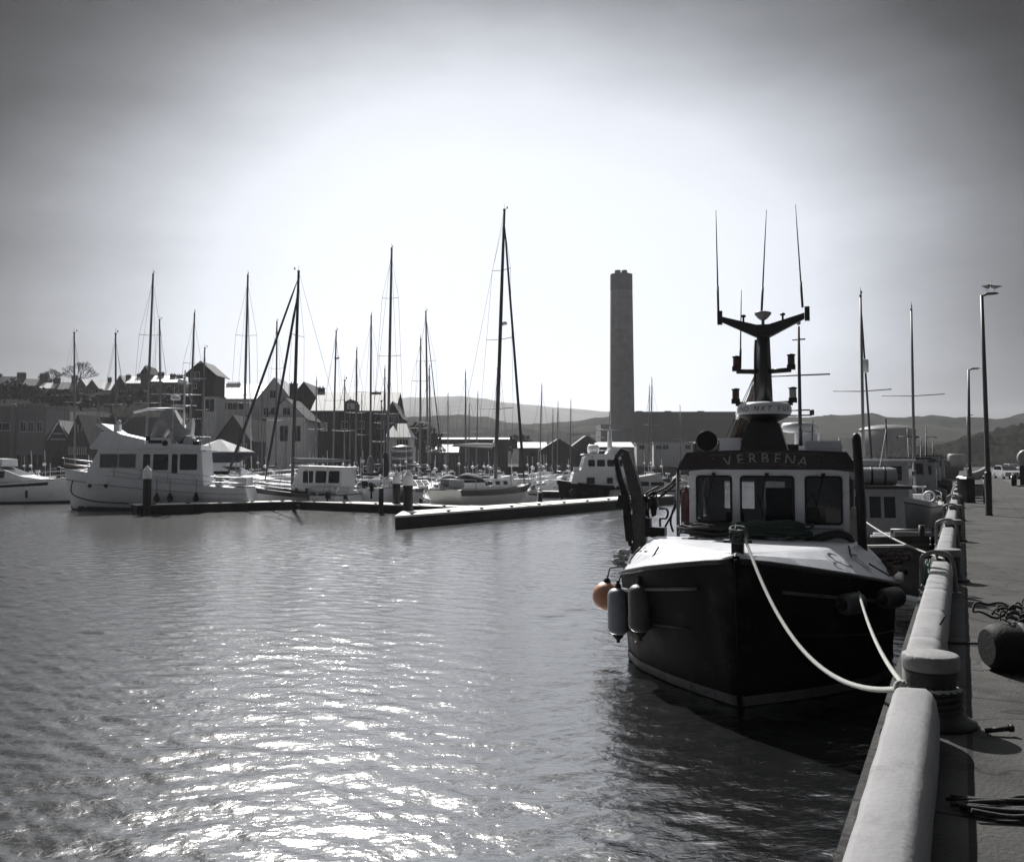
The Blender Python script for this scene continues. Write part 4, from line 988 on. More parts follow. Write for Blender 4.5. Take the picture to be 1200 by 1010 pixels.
# cars, tanker
def car(px, py, rz, m, label, L_=4.2, H_=1.45, van=False):
    p = gp(px, py, 1.56); t = thing('parked_van' if van else 'parked_car', label, 'van' if van else 'car', p, rz, 'vehicles parked on the quay road')
    h = H_
    body = [(-L_/2,.3),(-L_/2,.75),(-L_/2+.1,.88),(L_/2-1.0,.92),(L_/2-.1,.72),(L_/2,.5),(L_/2,.28)]
    cab = [(-L_/2+.25,.88),(-L_/2+.6,h),(.3,h+.0),(L_/2-1.05,.92)] if not van else [(-L_/2+.02,.88),(-L_/2+.1,h),(L_/2-1.3,h),(L_/2-.7,.95)]
    mb = MB(); mb.prism(body, -.85, .85, .05); bo = mb.build('body', m, t)
    mb = MB(); mb.prism(cab, -.82, .82, .16); mb.build('cabin', m, t)
    for s_ in (-1,1):
        mb = MB(); mb.prism([(x*.90+.0, .95+(z-.9)*.8) for x, z in cab], s_*.74-.06, s_*.74+.06); mb.build('side_window', GLASS, t)
    mb = MB(); a, b_ = cab[-1], cab[-2]
    mb.add([(a[0]+.0,-.72,a[1]+.03),(a[0]+.0,.72,a[1]+.03),(b_[0]+.03,.62,b_[1]-.06),(b_[0]+.03,-.62,b_[1]-.06)], [(0,1,2,3)]); o = mb.build('windscreen', GLASS, t); o.location = (.03,0,.03)
    for x in (-L_/2+.8, L_/2-.8):
        for s_ in (-1,1):
            mb = MB(); mb.lathe([(.2,-.1),(.31,-.09),(.32,0),(.31,.09),(.2,.1)], (x,s_*.76,.31), 18, M=Matrix.Rotation(R(90),3,'X')); w_ = mb.build('wheel', RUBBER, t)
            mb = MB(); mb.lathe([(.19,-.105),(.19,.105)], (x,s_*.76,.31), 12, M=Matrix.Rotation(R(90),3,'X')); mb.build('rim', STEEL, w_)
    for s_ in (-1,1):
        mb = MB(); mb.box((L_/2-.02,s_*.62,.6),(.06,.3,.14)); mb.build('headlight', mat('lamp_glass', .5, .2, .05), t)
    return t
car(1180, 561, R(-100), mat('car_silver', .35, .3, .1, coat=.5), 'pale car parked beside the tanker trailer, facing the camera')
car(1186, 553.5, R(-95), mat('car_white', .6, .3, .1, coat=.5), 'small white car farther up the road behind the pale car')
p = gp(1203, 569.5, 1.56); t = thing('tanker_trailer', 'pale tank trailer on dark wheels at the right edge of the road', 'tank trailer', p, R(62))
mb = MB(); mb.lathe([(.1,-2.6),(.5,-2.55),(.6,-2.4),(.6,2.4),(.5,2.55),(.1,2.6)], (0,0,2.2), 20, M=Matrix.Rotation(R(90),3,'Y')); mb.build('tank', mat('tank_pale', .25, .5, .1, dirt=(.2,.5,2)), t)
mb = MB(); mb.box((0,0,1.35),(4.8,.9,.5)); mb.box((0,.6,1.0),(4,.1,.1)); mb.box((-2.0,0,.75),(.12,.9,1.3)); mb.build('chassis', BLACK, t)
for x in (-1.7,-.5,.7,1.8):
    for s_ in (-1,1):
        mb = MB(); mb.lathe([(.3,-.18),(.48,-.16),(.5,0),(.48,.16),(.3,.18)], (x,s_*.85,.5), 18, M=Matrix.Rotation(R(90),3,'X')); w_ = mb.build('wheel', RUBBER, t)
        mb = MB(); mb.lathe([(.28,-.19),(.22,.19)], (x,s_*.85,.5), 12, M=Matrix.Rotation(R(90),3,'X')); mb.build('rim', STEEL, w_)
# low guard wall where the quay road bends away
mb = MB(); P = [gp(1139,562,QZ), gp(1147,558,QZ), gp(1152,554,QZ), gp(1154,551,QZ)]
for a, b_ in zip(P, P[1:]):
    d = (b_-a); mb.box((a+b_)/2+Vector((0,0,.35)), (d.length+.3,.4,.7), rz=math.atan2(d.y,d.x))
tag(mb.build('guard_wall', CURB), 'low pale guard wall curving away where the road bends', 'wall')
# ---------------------------------------------------------------- floating pontoons
PONT = []
def pontoon(a, b, wd, label, top=.52, cleats=0, z0=-.25):
    a = Vector((a[0],a[1],0)); b = Vector((b[0],b[1],0)); d = b-a; L_ = d.length; ang_ = math.atan2(d.y, d.x)
    t = thing('pontoon', label, 'pontoon', (a+b)/2, ang_, 'floating pontoons of the marina')
    mb = MB(); n = max(1, int(L_/3)); g = L_/n
    for i in range(n): mb.box((-L_/2+g*(i+.5), 0, (z0+top-.22)/2), (g-.05, wd-.25, top-.22-z0))
    mb.box((0,0,top-.13),(L_,wd,.17)); mb.build('float', PONSIDE, t)
    mb = MB(); mb.box((0,0,top-.02),(L_-.05,wd-.06,.045)); mb.build('decking', PONTOP, t)
    for k in range(cleats):
        mb = MB(); x = -L_/2+L_*(k+.5)/cleats; mb.box((x,-wd/2+.12,top+.06),(.34,.06,.05)); mb.box((x,-wd/2+.12,top+.03),(.1,.08,.08)); mb.build('cleat', BLACK, t)
    PONT.append((a, b, wd/2)); return t
def off(a, b, k):
    d = (b-a).normalized(); return Vector((-d.y, d.x, 0))*k
a, b = gp(463,620), gp(790,590)
t = thing('pontoon', 'long pontoon running right from the nearest white capped piling to behind the fishing boat', 'pontoon', (a+b)/2, 0, 'floating pontoons of the marina'); c0 = (a+b)/2
def skew(z0, z1, e=0.0):
    q = [a-c0, b-c0, b-c0+off(a,b,2.6), a-c0+(b-a).normalized()*3.6+off(a,b,2.6)]
    m_ = sum(q, Vector())/4; q = [p+(p-m_).normalized()*e for p in q]
    return MB().add([Vector((p.x,p.y,z0)) for p in q]+[Vector((p.x,p.y,z1)) for p in q], [(3,2,1,0),(4,5,6,7),(0,1,5,4),(1,2,6,5),(2,3,7,6),(3,0,4,7)])
skew(-.3,.58).build('float', PONSIDE, t); skew(.58,.68,.05).build('decking', PONTOP, t)
for k in range(11):
    mb = MB(); p = (a-c0).lerp(b-c0, (k+.5)/11)+off(a,b,.2); mb.box(p+Vector((0,0,.745)), (.3,.1,.07), rz=.99); mb.box(p+Vector((0,0,.705)), (.12,.1,.08)); mb.build('cleat', BLACK, t)
PONT.append((a+off(a,b,1.3), b+off(a,b,1.3), 1.35))
a, b = gp(160,602.5), gp(349,597); o = off(a,b,.9)
pontoon(a+o, b+o, 1.8, 'pontoon finger in front of the pale trawler yacht', .60, 5)
a, b = gp(349,597), gp(585,607); o = off(a,b,1.2)
pontoon(a+o, b+o, 2.3, 'pontoon walkway in front of the dark sheered ketch, meeting the long right hand pontoon', .58, 6)
a, b = gp(-60,589), gp(84,588); o = off(a,b,1.0)
pontoon(a+o, b+o, 2.2, 'pontoon at the far left in front of the white motor cruiser', .6, 3)
pontoon(gp(578,581), gp(660,583), 1.8, 'short bright pontoon behind the transom yacht, left of the black workboat', .6, 2)
pontoon(gp(560,597)+Vector((0,3,0)), gp(618,583), 1.4, 'narrow pontoon finger alongside the transom yacht', .5, 2)
pontoon(gp(-80,576), gp(330,575), 2.0, 'distant pontoon behind the trawler yacht at the left', .6)
pontoon(gp(350,573), gp(700,573), 2.0, 'distant pontoon behind the transom yacht', .6)
pontoon(gp(200,567), gp(720,567), 2.0, 'farthest pontoon along the back row of boats', .6)
def piling(px, py_t, py_b, wpx, label, cap=True, z0=-1.0):
    p = gp(px, py_b, .3); d = p.y; r = wpx/2/F*d; zt = at(px, py_t, d).z
    t = thing('piling', label, 'piling', (p.x, p.y, 0), 0, 'mooring pilings')
    ch = .62*r*2*1.0
    mb = MB(); zc = zt-(1.25*r if cap else 0)
    mb.lathe([(r,z0),(r,zc-(.55 if cap else 0)),(r*.98,zc-(.5 if cap else 0))], n=18); mb.build('shaft', PILE, t)
    if cap: mb = MB(); mb.lathe([(r*1.03,zc-.56),(r*1.03,zc),(r*.9,zc+r*.15),(.02,zt)], n=18, smooth=False); mb.build('cone_cap', CAPW, t)
    else: mb = MB(); mb.lathe([(r*1.05,zt),(r*1.05,zt+.05),(r*.5,zt+.09)], n=18); mb.build('top_plate', mat('pile_top', .08, .6, .3), t)
    return t
piling(478, 550, 606, 11.5, 'nearest black piling with a white cone cap at the left end of the long pontoon')
piling(464.5, 551, 595, 9.5, 'black piling with a white cone cap just behind and left of the nearest one')
piling(172, 545, 597, 9.5, 'black piling with a white cone cap in front of the trawler yacht')
piling(633, 578, 592, 5.5, 'short grey post standing on the long pontoon right of the transom yacht', False)
piling(60, 566, 585, 7, 'thick dark post on the far left pontoon beside the trawler yacht bow', False)
piling(68, 548, 583, 5, 'slim dark piling near the bow of the trawler yacht', False)
piling(31, 562, 585, 4.5, 'short dark post on the far left pontoon in front of the cruiser', False)
piling(446.5, 573, 597, 6, 'short black piling under the stern of the white yacht, left of the capped pair', False)
piling(1088, 597, 604, 4, 'thin dark post between the moored boats and the second hoop', False)
# ---------------------------------------------------------------- hull and boat makers
def hull_rings(L_, B, fb, fs, wl=.82, rake=.12, bulge=2.4, tr=.72, trake=-.03, n=14, sag_=.12):
    rings = []
    for i in range(n+1):
        t = i/n; x = -L_/2+L_*t
        f = tr+(1-tr)*math.sin(min(1, t/.45)*PI/2) if t < .45 else 1-((t-.45)/.55)**bulge
        b = max(.012, B/2*f); z = fs+(fb-fs)*t**1.6-sag_*math.sin(PI*t)*.6
        bw_ = b*(wl*(1-.45*max(0, t-.55)/.45)) if t < 1 else .01
        P = []
        for k, (yy, zz) in enumerate(((b, z), (b*1.0, z*.72), (b+(bw_-b)*.55, z*.34), (bw_, 0), (bw_*.7, -.25), (.01, -.55))):
            xr = x+rake*L_*(zz/fb-0)*max(0, t-.5)*2*.5-rake*L_*.5*max(0, t-.5)*2*.35+trake*L_*(1-t)**3*(zz/max(.1, fs))*-1
            P.append((xr, yy, zz))
        rings.append([Vector((x_, y_, z_)) for x_, y_, z_ in P]+[Vector((x_, -y_, z_)) for x_, y_, z_ in P[::-1]])
    return rings
def add_hull(t, L_, B, fb, fs, m, deckm=None, stripe=None, **kw):
    rings = hull_rings(L_, B, fb, fs, **kw); mb = MB(); mb.loft(rings, caps=False); mb.add(rings[0], [tuple(range(12))])
    h = mb.build('hull', m, t)
    mb = MB(); mb.loft([[r[0]*1, Vector((r[0].x, 0, r[0].z+.06*B/3)), r[-1]*1] for r in rings]); mb.build('deck', deckm or DECK, t)
    mb = MB()      # rail / toe strip, follows the sheer on both sides and round the transom
    for q in (0, -1): mb.tube([r[q]+Vector((0,0,.02)) for r in rings], .035, 5)
    mb.build('toe_rail', stripe or WOOD, h)
    mb = MB()
    for s_ in (0, 1):
        rr = []
        for r in rings[:]:
            a = r[3] if s_ == 0 else r[-4]; b = r[2] if s_ == 0 else r[-3]; c = a.lerp(b, .28); sg = Vector((0, .012*(1 if s_ == 0 else -1), 0)); rr.append([a+sg+Vector((0,0,-.02)), c+sg])
        mb.loft(rr)
    mb.build('boot_stripe', DARKHULL if m not in (DARKHULL, BLACKHULL) else WHITE, h)
    return h, rings
def band(rings, f0, f1, out=.015, t0=0, t1=99):
    mb = MB()
    for s_ in (0, 1):
        rr = []
        for r in rings[t0:t1]:
            q = r if s_ == 0 else r[::-1]; sg = Vector((0, out*(1 if q[0].y > 0 else -1), 0))
            rr.append([q[0].lerp(q[1], f0)+sg, q[0].lerp(q[1], f1)+sg])
        mb.loft(rr)
    return mb
def cabin(t, poly, w0, w1, m, wins=(), name='cabin', zbase=0, glass=None):
    """poly: side profile (x,z); width w0 at the bottom, w1 at the top; wins: list of (x0,x1,z0,z1) on both sides"""
    mb = MB(); mb.prism(poly, -w0/2, w0/2, (w0-w1)/2); c = mb.build(name, m, t)
    zl = min(p[1] for p in poly); zh = max(p[1] for p in poly)
    for (x0, x1, z0, z1) in wins:
        for s_ in (-1, 1):
            def Y(z): return s_*(w0/2-(w0-w1)/2*(z-zl)/(zh-zl)+.012)
            mb = MB(); r = min(.06, (z1-z0)*.2)
            pts = [(x0+r,z0),(x1-r,z0),(x1,z0+r),(x1,z1-r),(x1-r,z1),(x0+r,z1),(x0,z1-r),(x0,z0+r)]
            mb.add([(x, Y(z), z) for x, z in pts]+[(x, Y(z)-s_*.02, z) for x, z in pts], [tuple(range(8))]+[(i,(i+1)%8,(i+1)%8+8,i+8) for i in range(8)])
            mb.build('window', glass or GLASS, c)
    return c
def front_glass(c, p0, p1, w0, w1, n=2, gap=.08, m=None, k=.1):
    """panes across a sloping front from p0=(x,z) low to p1 high"""
    p0 = Vector((p0[0],0,p0[1])); p1 = Vector((p1[0],0,p1[1])); d = p1-p0; nn = Vector((d.z,0,-d.x)).normalized()*.015
    for i in range(n):
        mb = MB(); q = []
        for f, w_ in ((k, w0), (1-k, w1)):
            ya = -w_/2+w_*i/n+gap/2; yb = -w_/2+w_*(i+1)/n-gap/2; q.append((p0+d*f+nn, ya, yb))
        mb.add([(q[0][0].x,q[0][1],q[0][0].z),(q[0][0].x,q[0][2],q[0][0].z),(q[1][0].x,q[1][2],q[1][0].z),(q[1][0].x,q[1][1],q[1][0].z)], [(0,1,2,3)])
        mb.build('windscreen', m or GLASS, c)
def rails(t, rings, i0, i1, h=.6, every=2, m=STEEL, r=.014, name='guard_rail'):
    mb = MB()
    for q in (0, -1):
        P = [r_[q]*1 for r_ in rings[i0:i1]]
        for hh in (h, h*.5): mb.tube([Vector((p.x, p.y*.94, p.z+hh)) for p in P], r*.8, 4)
        for p in P[::every]: mb.tube([Vector((p.x, p.y*.96, p.z)), Vector((p.x, p.y*.94, p.z+h))], r, 4)
    p, q = rings[i1-1][0], rings[i1-1][-1]; mb.tube([Vector((p.x,p.y*.94,p.z+h)), Vector((p.x+.2,0,p.z+h)), Vector((q.x,q.y*.94,q.z+h))], r, 4)
    mb.build(name, m, t)
def rig(t, mx, z0, top, r=.075, L_=9, B=3, bowx=4.3, bowz=1.1, sternx=-4.3, spread=2, m=None, jib=None, stays=True, gear=1, boom=True, boomm=None, boomz=None, radar=None, sprw=1.0, jibr=.07):
    """mast from (mx,0,z0) to top (Vector, local)"""
    base = Vector((mx,0,z0)); top = Vector(top); H = top.z-z0; m = m or ALU
    mb = MB(); mb.tube([base, base.lerp(top,.6), top], [r, r, r*.72], 8); ms = mb.build('mast', m, t)
    for k in range(spread):
        f = (k+1)/(spread+1)+.03; c = base.lerp(top, f); w_ = B*.36*(1-.22*k)*sprw
        mb = MB(); mb.tube([c+Vector((-.12,-w_,.05)), c, c+Vector((-.12,w_,.05))], .026, 5); mb.build('spreader', m, ms)
    if gear:
        mb = MB(); mb.tube([top, top+Vector((0,0,.45))], .014, 4); mb.tube([top+Vector((-.05,0,.05)), top+Vector((.35,0,.15))], .014, 4); mb.box(top+Vector((.35,0,.24)), (.1,.05,.14)); mb.box(top, (.2,.1,.09)); mb.build('masthead_gear', DARKMAST, ms)
    if radar is not None:
        c = base.lerp(top, radar); mb = MB(); mb.lathe([(.2,-.1),(.27,-.06),(.27,.06),(.2,.12)], c+Vector((.36,0,0)), 14); mb.box(c+Vector((.15,0,-.13)),(.4,.1,.05)); mb.build('radar', GEL, ms)
    if boom:
        bz_ = boomz if boomz else z0+1.0; bl = min(H*.36, mx-sternx-.4)
        mb = MB(); mb.tube([(mx-.1,0,bz_), (mx-bl,0,bz_+.12)], .055, 6); bo = mb.build('boom', m, t)
        mb = MB(); P = [(mx-.02,0,bz_+.75),(mx-.12,0,bz_+.28),(mx-.5,0,bz_+.19),(mx-bl*.5,0,bz_+.20),(mx-bl*.97,0,bz_+.16)]
        mb.tube([Vector(p) for p in P], [.06,.13,.16,.14,.07], 8); mb.build('sail_cover', boomm or CANVAS, bo)
    ft = base.lerp(top, .97)
    if jib is not None:
        a = Vector((bowx, 0, bowz+.35)); mb = MB(); n = 10
        mb.tube([a.lerp(ft, k/n) for k in range(n+1)], [.03]+[jibr*(1-.45*k/n) for k in range(1, n)]+[.02], 7); mb.build('furled_jib', jib, t)
    if stays:
        mb = MB(); w_ = .011+.00005*H
        if jib is None: mb.tube([Vector((bowx,0,bowz)), ft], w_, 4)
        mb.tube([Vector((sternx,0,bowz*.8)), top], w_, 4)
        for s_ in (-1,1):
            pts = [Vector((mx-.2, s_*B*.44, bowz*.85))]
            for k in range(spread):
                f = (k+1)/(spread+1)+.03; c = base.lerp(top, f); pts.append(c+Vector((-.12, s_*B*.36*(1-.22*k)*sprw, .05)))
            mb.tube(pts+[base.lerp(top,.96)], w_, 4); mb.tube([Vector((mx+.3, s_*B*.42, bowz*.85)), base.lerp(top,.45)], w_, 4)
        mb.build('standing_rigging', WIRE, t)
    return ms
placed = []
_gr = random.Random(77)
def gear(t, L_, B, z, motor=False):
    k = _gr.random
    if k() < .88:
        mb = MB(); c_ = Vector((-L_*.47, (_gr.choice((-1,1)))*B*.34, z+.55)); mb.tube([c_+Vector((0,.26*math.cos(a*PI/6),.26*math.sin(a*PI/6))) for a in range(13)], .06, 6); mb.build('lifebuoy', WHITE, t)
    if k() < .78:
        mb = MB(); y_ = _gr.choice((-1,1))*B*.4; mb.tube([(-L_*.46,y_,z),(-L_*.48,y_*1.02,z+1.9+k())], .022, 5); mb.build('danbuoy_pole', _gr.choice((WHITE, DARKMAST)), t)
    if k() < .88:
        mb = MB(); mb.tube([(-L_*.3,B*.2,z+.3),(-L_*.33,B*.2,z+2.2+k()*1.5)], .02, 5); mb.lathe([(.05,0),(.17,.05),(.17,.18),(.05,.24)], (-L_*.33,B*.2,z+2.0), 10); mb.build('aerial', WHITE, t)
    if k() < .83:
        mb = MB(); mb.box((-L_*.52,-B*.2,z+.05),(.3,.3,.5), taper=.8); mb.box((-L_*.53,-B*.2,z-.45),(.12,.12,.6)); mb.build('outboard', BLACK, t)
    if k() < .78:
        mb = MB(); x_ = L_*_gr.uniform(.1,.3); mb.box((x_,0,z+.32),(1.6,.9,.34), taper=.8); mb.build('covered_dinghy', _gr.choice((CANVASW, CANVASG, CANVAS)), t)
    if k() < .92:
        for q in range(3):
            mb = MB(); x_ = L_*(-.3+.25*q); y_ = -B*.5 if math.cos(t.rotation_euler.z) < 0 and 0 else B*.5
            mb.lathe([(.03,-.35),(.11,-.28),(.11,.22),(.03,.3)], (x_,y_+.1,z*.55), 8); mb.lathe([(.03,-.35),(.11,-.28),(.11,.22),(.03,.3)], (x_,-y_-.1,z*.55), 8); mb.build('side_fenders', _gr.choice((WHITE, DARKHULL)), t)
    if k() < .78:
        mb = MB(); mb.box((-L_*.25,0,z+.9+.2*k()),(.5+k()*.5,B*.5,.07)); mb.tube([(-L_*.25,B*.2,z),(-L_*.25,B*.2,z+.95)], .03, 5); mb.tube([(-L_*.25,-B*.2,z),(-L_*.25,-B*.2,z+.95)], .03, 5); mb.build('helm_bench', WHITE, t)
    if k() < .78:
        mb = MB(); P_ = [Vector((L_*.42,0,z+.3)), Vector((L_*.46,0,z+.75)), Vector((L_*.5,0,z+.8))]; mb.tube(P_, .05, 6); mb.ball((L_*.40,0,z+.35), .22, 8); mb.build('anchor_gear', STEEL, t)
def seg_d(a, b, c, d):
    best = 1e9
    for i in range(9):
        p = a.lerp(b, i/8)
        e_ = d-c; k = max(0, min(1, (p-c).dot(e_)/max(1e-6, e_.length_squared))); best = min(best, (p-(c+e_*k)).length)
    for i in range(9):
        p = c.lerp(d, i/8)
        e_ = b-a; k = max(0, min(1, (p-a).dot(e_)/max(1e-6, e_.length_squared))); best = min(best, (p-(a+e_*k)).length)
    return best
def clear(c, ang_, L_, B):
    u = Vector((math.cos(ang_), math.sin(ang_), 0)); a, b = c-u*(L_/2-B*.3), c+u*(L_/2-B*.3)
    for (p, q, w_) in placed:
        if seg_d(a, b, p, q) < w_+B*.45: return False
    for (p, q, w_) in PONT:
        if seg_d(a, b, p, q) < w_+B*.45: return False
    return True
def put(c, ang_, L_, B):
    u = Vector((math.cos(ang_), math.sin(ang_), 0)); placed.append((c-u*(L_/2-B*.3), c+u*(L_/2-B*.3), B*.45))
def local(t_loc, ang_, P): return Matrix.Rotation(-ang_, 3, 'Z')@(Vector(P)-Vector(t_loc))
def yacht(pxt, pyt, pxb, d, ang_, label, hull=None, L_=None, B=None, mastpos=.08, cabm=None, stern=False, bim=None, detail=1, tag_group='sailing yachts in the marina', **rk):
    base = at(pxb, HOR, d); base.z = 0; top = at(pxt, pyt, d)
    H = top.z
    L_ = L_ or max(6.5, min(12, H*.68)); B = B or L_*.31
    u = Vector((math.cos(ang_), math.sin(ang_), 0)); c = base-u*L_*mastpos
    put(c, ang_, L_, B)
    t = thing('sailing_yacht', label, 'yacht', c, ang_, tag_group)
    fb, fs = .125*L_+.2, .10*L_+.2
    h, rings = add_hull(t, L_, B, fb, fs, hull or GEL, deckm=DECK)
    ch = .045*L_+.12
    cw = B*.62
    cm = cabm or GEL
    cb = cabin(t, [(-L_*.16,fs),(-L_*.17,fs+ch),(L_*.12,fs+ch*.95),(L_*.24,fs+.12)], cw, cw*.84, cm, [(-L_*.13,-L_*.03,fs+ch*.42,fs+ch*.8),(L_*.0,L_*.08,fs+ch*.45,fs+ch*.78)], 'coachroof')
    if detail: rails(t, rings, 0, len(rings), .55, 3)
    mb = MB()      # cockpit coaming and sprayhood
    for s_ in (-1,1): mb.box((-L_*.28, s_*B*.28, fs+.12), (L_*.2,.1,.28))
    mb.build('cockpit_coaming', cm, t)
    if bim is not None:
        x0 = -L_*.16; rr = []
        for x, k in ((x0-.7,1),(x0-.4,1.02),(x0+.2,.85),(x0+.5,.45)):
            rr.append([Vector((x, cw*.5*math.cos(a*PI/8), fs+ch*.6+(.75*k)*math.sin(a*PI/8))) for a in range(9)])
        mb = MB(); mb.loft(rr); mb.build('spray_hood', bim, t)
    if stern:
        mb = MB(); w_ = B*.36; x = -L_*.48
        mb.tube([(x,-w_,fs),(x,-w_,fs+.7),(x-.1,0,fs+.72),(x,w_,fs+.7),(x,w_,fs)], .02, 5); mb.tube([(x,-w_,fs+.35),(x-.1,0,fs+.36),(x,w_,fs+.35)], .016, 5); mb.build('pushpit', STEEL, t)
        mb = MB(); mb.tube([(x-.12,.35,.1),(x-.12,.35,fs+.2)], .02, 5); mb.tube([(x-.12,.75,.1),(x-.12,.75,fs+.2)], .02, 5)
        for k in range(4): mb.tube([(x-.12,.35,.25+k*.22),(x-.12,.75,.25+k*.22)], .016, 5)
        mb.build('stern_ladder', STEEL, t)
    if detail: gear(t, L_, B, fs)
    zb = fs+ch*.9
    tl = local((c.x,c.y,0), ang_, top)
    rig(t, L_*mastpos, zb, tl, r=.0052*H+.012, L_=L_, B=B, bowx=L_*.50, bowz=fb, sternx=-L_*.48, **rk)
    return t, rings
def auto_d(pxb, pyt, Hp, L_, B, ang_, mastpos=.08, lo=62, hi=170):
    for k in range(60):
        Hm = Hp+((k+1)//2)*.15*(1 if k % 2 else -1)
        d = (Hm-CAMZ)*F/(HOR-pyt)
        if not (lo < d < hi): continue
        if d-abs(math.sin(ang_))*L_*.6 < (70.5 if pxb < 620 else 62): continue
        c = at(pxb, HOR, d); c.z = 0; u = Vector((math.cos(ang_), math.sin(ang_), 0))
        if clear(c-u*L_*mastpos, ang_, L_, B): return d
    return (Hp-CAMZ)*F/(HOR-pyt)
# ---------------------------------------------------------------- the pale trawler yacht at the left
d0 = 67.5; ANG = R(184)
c = at(192, HOR, d0); c.z = 0; LT, BT = 13.2, 4.0
put(c, ANG, LT, BT)
t = thing('trawler_yacht', 'large pale trawler yacht with curtained saloon windows and flybridge behind the left pontoon', 'motor yacht', c, ANG)
HULLG = mat('trawler_hull_grey', (.56,.57,.60), .4, .06, 1.5, bump=.1, dirt=(.32,.35,2)); SUPG = mat('trawler_cabin_grey', (.68,.69,.72), .4, .06, 2, dirt=(.28,.3,3))
h, rings = add_hull(t, LT, BT, 2.95, 1.55, HULLG, wl=.86, rake=.09, bulge=2.6, tr=.86, stripe=mat('sheer_white', .5, .5, .1), sag_=-.0)
band(rings, .0, .06, .02).build('sheer_line', WHITE, h)
mb = band(rings, .93, 1.0, .022); mb.build('hull_moulding', mat('moulding_dark', .13, .6, .2), h)
mb = MB()      # portholes, hawse and rub marks
for x in (4.6,3.4): mb.lathe([(.13,-.02),(.15,0),(.13,.02)], (x, 1.55 if x > 4 else 1.85, 1.75), 12, M=Matrix.Rotation(R(90),3,'X'))
mb.build('portholes', GLASS, h)
# anchor line from the bow
mb = MB(); mb.tube(spline([Vector((LT*.46,BT*.2,2.1)), Vector((LT*.42,BT*.5+.1,1.2)), Vector((LT*.3,BT*.5+.35,.7)), Vector((LT*.12,BT*.5+.5,.55))]), .05, 6); mb.build('bow_line', ROPED, h)
# saloon: forward pilothouse and aft saloon
wn = [(2.75,3.95,3.02,3.98),(1.5,2.65,3.02,3.98),(.5,1.0,2.75,3.98),(-.75,.3,2.85,3.98),(-1.4,-1.0,2.6,3.98),(-2.75,-1.55,2.85,3.98)]
CURT = stripes('curtained_glass', (.02,.022,.026), .22, 4.5, 'X', .3, .62)
cb = cabin(t, [(-3.25,1.6),(-3.05,4.15),(4.1,4.3),(4.8,2.75),(4.85,1.9)], 3.2, 2.9, SUPG, wn[2:], 'saloon')
for (x0,x1,z0,z1) in wn[:2]:
    for s_ in (-1,1):
        mb = MB(); mb.box(((x0+x1)/2, s_*1.535, (z0+z1)/2), (x1-x0,.05,z1-z0), M=Matrix.Rotation(R(3.6)*s_,3,'X')); mb.build('window', CURT, cb)
front_glass(cb, (4.77,2.85), (4.15,4.15), 2.9, 2.7, 3)
mb = MB(); mb.prism([(-3.4,4.15),(-3.4,4.25),(4.5,4.44),(4.55,4.32)], -1.72, 1.72, .05); mb.build('cabin_roof', WHITE, t)
mb = MB(); mb.prism([(.85,4.36),(.95,5.0),(3.6,5.62),(3.95,5.55),(4.72,4.4)], -1.55, 1.55, .25); fb_ = mb.build('flybridge', SUPG, t)
mb = MB(); mb.prism([(3.0,5.5),(3.7,5.55),(4.45,6.1),(4.0,6.15)], -1.3, 1.3, 0); mb.box((3.0,.9,5.85),(.4,.5,.5)); mb.build('flybridge_screen', WHITE, t)
mb = MB(); mb.lathe([(.05,0),(.14,.05),(.14,.3),(.05,.34)], (2.9,.9,6.05), 12); mb.build('horn_light', mat('horn', .4, .3, .1), t)
mb = MB(); mb.prism([(-3.0,4.26),(-3.0,4.6),(-.9,4.75),(-.8,5.1),(.85,5.2),(.9,4.38)], -1.5, 1.5, .08); mb.build('boat_deck_coaming', SUPG, t)
mb = MB(); mb.box((.2,1.46,4.85),(.9,.12,.22)); mb.lathe([(.2,-.08),(.2,.08)], (-.5,1.48,4.75), 14, M=Matrix.Rotation(R(90),3,'X')); mb.box((.7,1.45,5.1),(.3,.1,.3)); mb.build('side_vent', BLACK, fb_)
mx_ = -1.35
tl = local((c.x,c.y,0), ANG, at(212,432,d0))
mb = MB(); mb.tube([(mx_,0,4.3),(mx_-.05,0,10.1)], .09, 8, r2=.05); ms = mb.build('mast', WHITE, t)
for z, w_ in ((7.5,.9),(8.3,1.2),(9.1,.5)):
    mb = MB(); mb.tube([(mx_-w_,0,z),(mx_+w_,0,z+.02)], .03, 5); mb.tube([(mx_,-w_,z),(mx_,w_,z)], .03, 5); mb.build('crosstree', STEEL, ms)
mb = MB(); mb.lathe([(.2,0),(.34,.05),(.36,.2),(.28,.34)], (mx_+.6,0,7.9), 14); mb.lathe([(.2,0),(.3,.05),(.3,.16),(.15,.24)], (mx_+.2,0,9.2), 14); mb.build('radar', WHITE, ms)
mb = MB(); mb.prism([(.8,5.2),(.5,6.3),(-.2,7.3),(-.7,7.2),(-1.3,6.2),(-1.9,5.6),(-1.2,4.7),(-.4,5.9),(.1,5.2)], -.75, .75, .3); mb.build('canvas_cover', mat('cover_grey', .30, .8, .3, 1.5), t)
mb = MB(); mb.prism([(-1.4,4.8),(-1.7,6.2),(-2.1,6.6),(-2.0,5.4),(-2.3,4.7)], -.5, .5, .1); mb.build('bagged_sail', WHITE, t)
mb = MB(); mb.tube([(2.2,0,7.0),(1.2,0,7.25),(-1.3,0,7.3)], .08, 8); mb.build('boom', SUPG, t)
mb = MB(); mb.tube([Vector((mx_,0,9.6)),Vector((-3.0,1.3,4.4))], .03, 5); mb.tube([Vector((mx_,0,9.6)),Vector((-3.0,-1.3,4.4))], .03, 5); mb.tube([Vector((mx_,0,9.6)),Vector((3.4,0,5.8))], .02, 5); mb.build('stays', WIRE, t)
mb = MB()
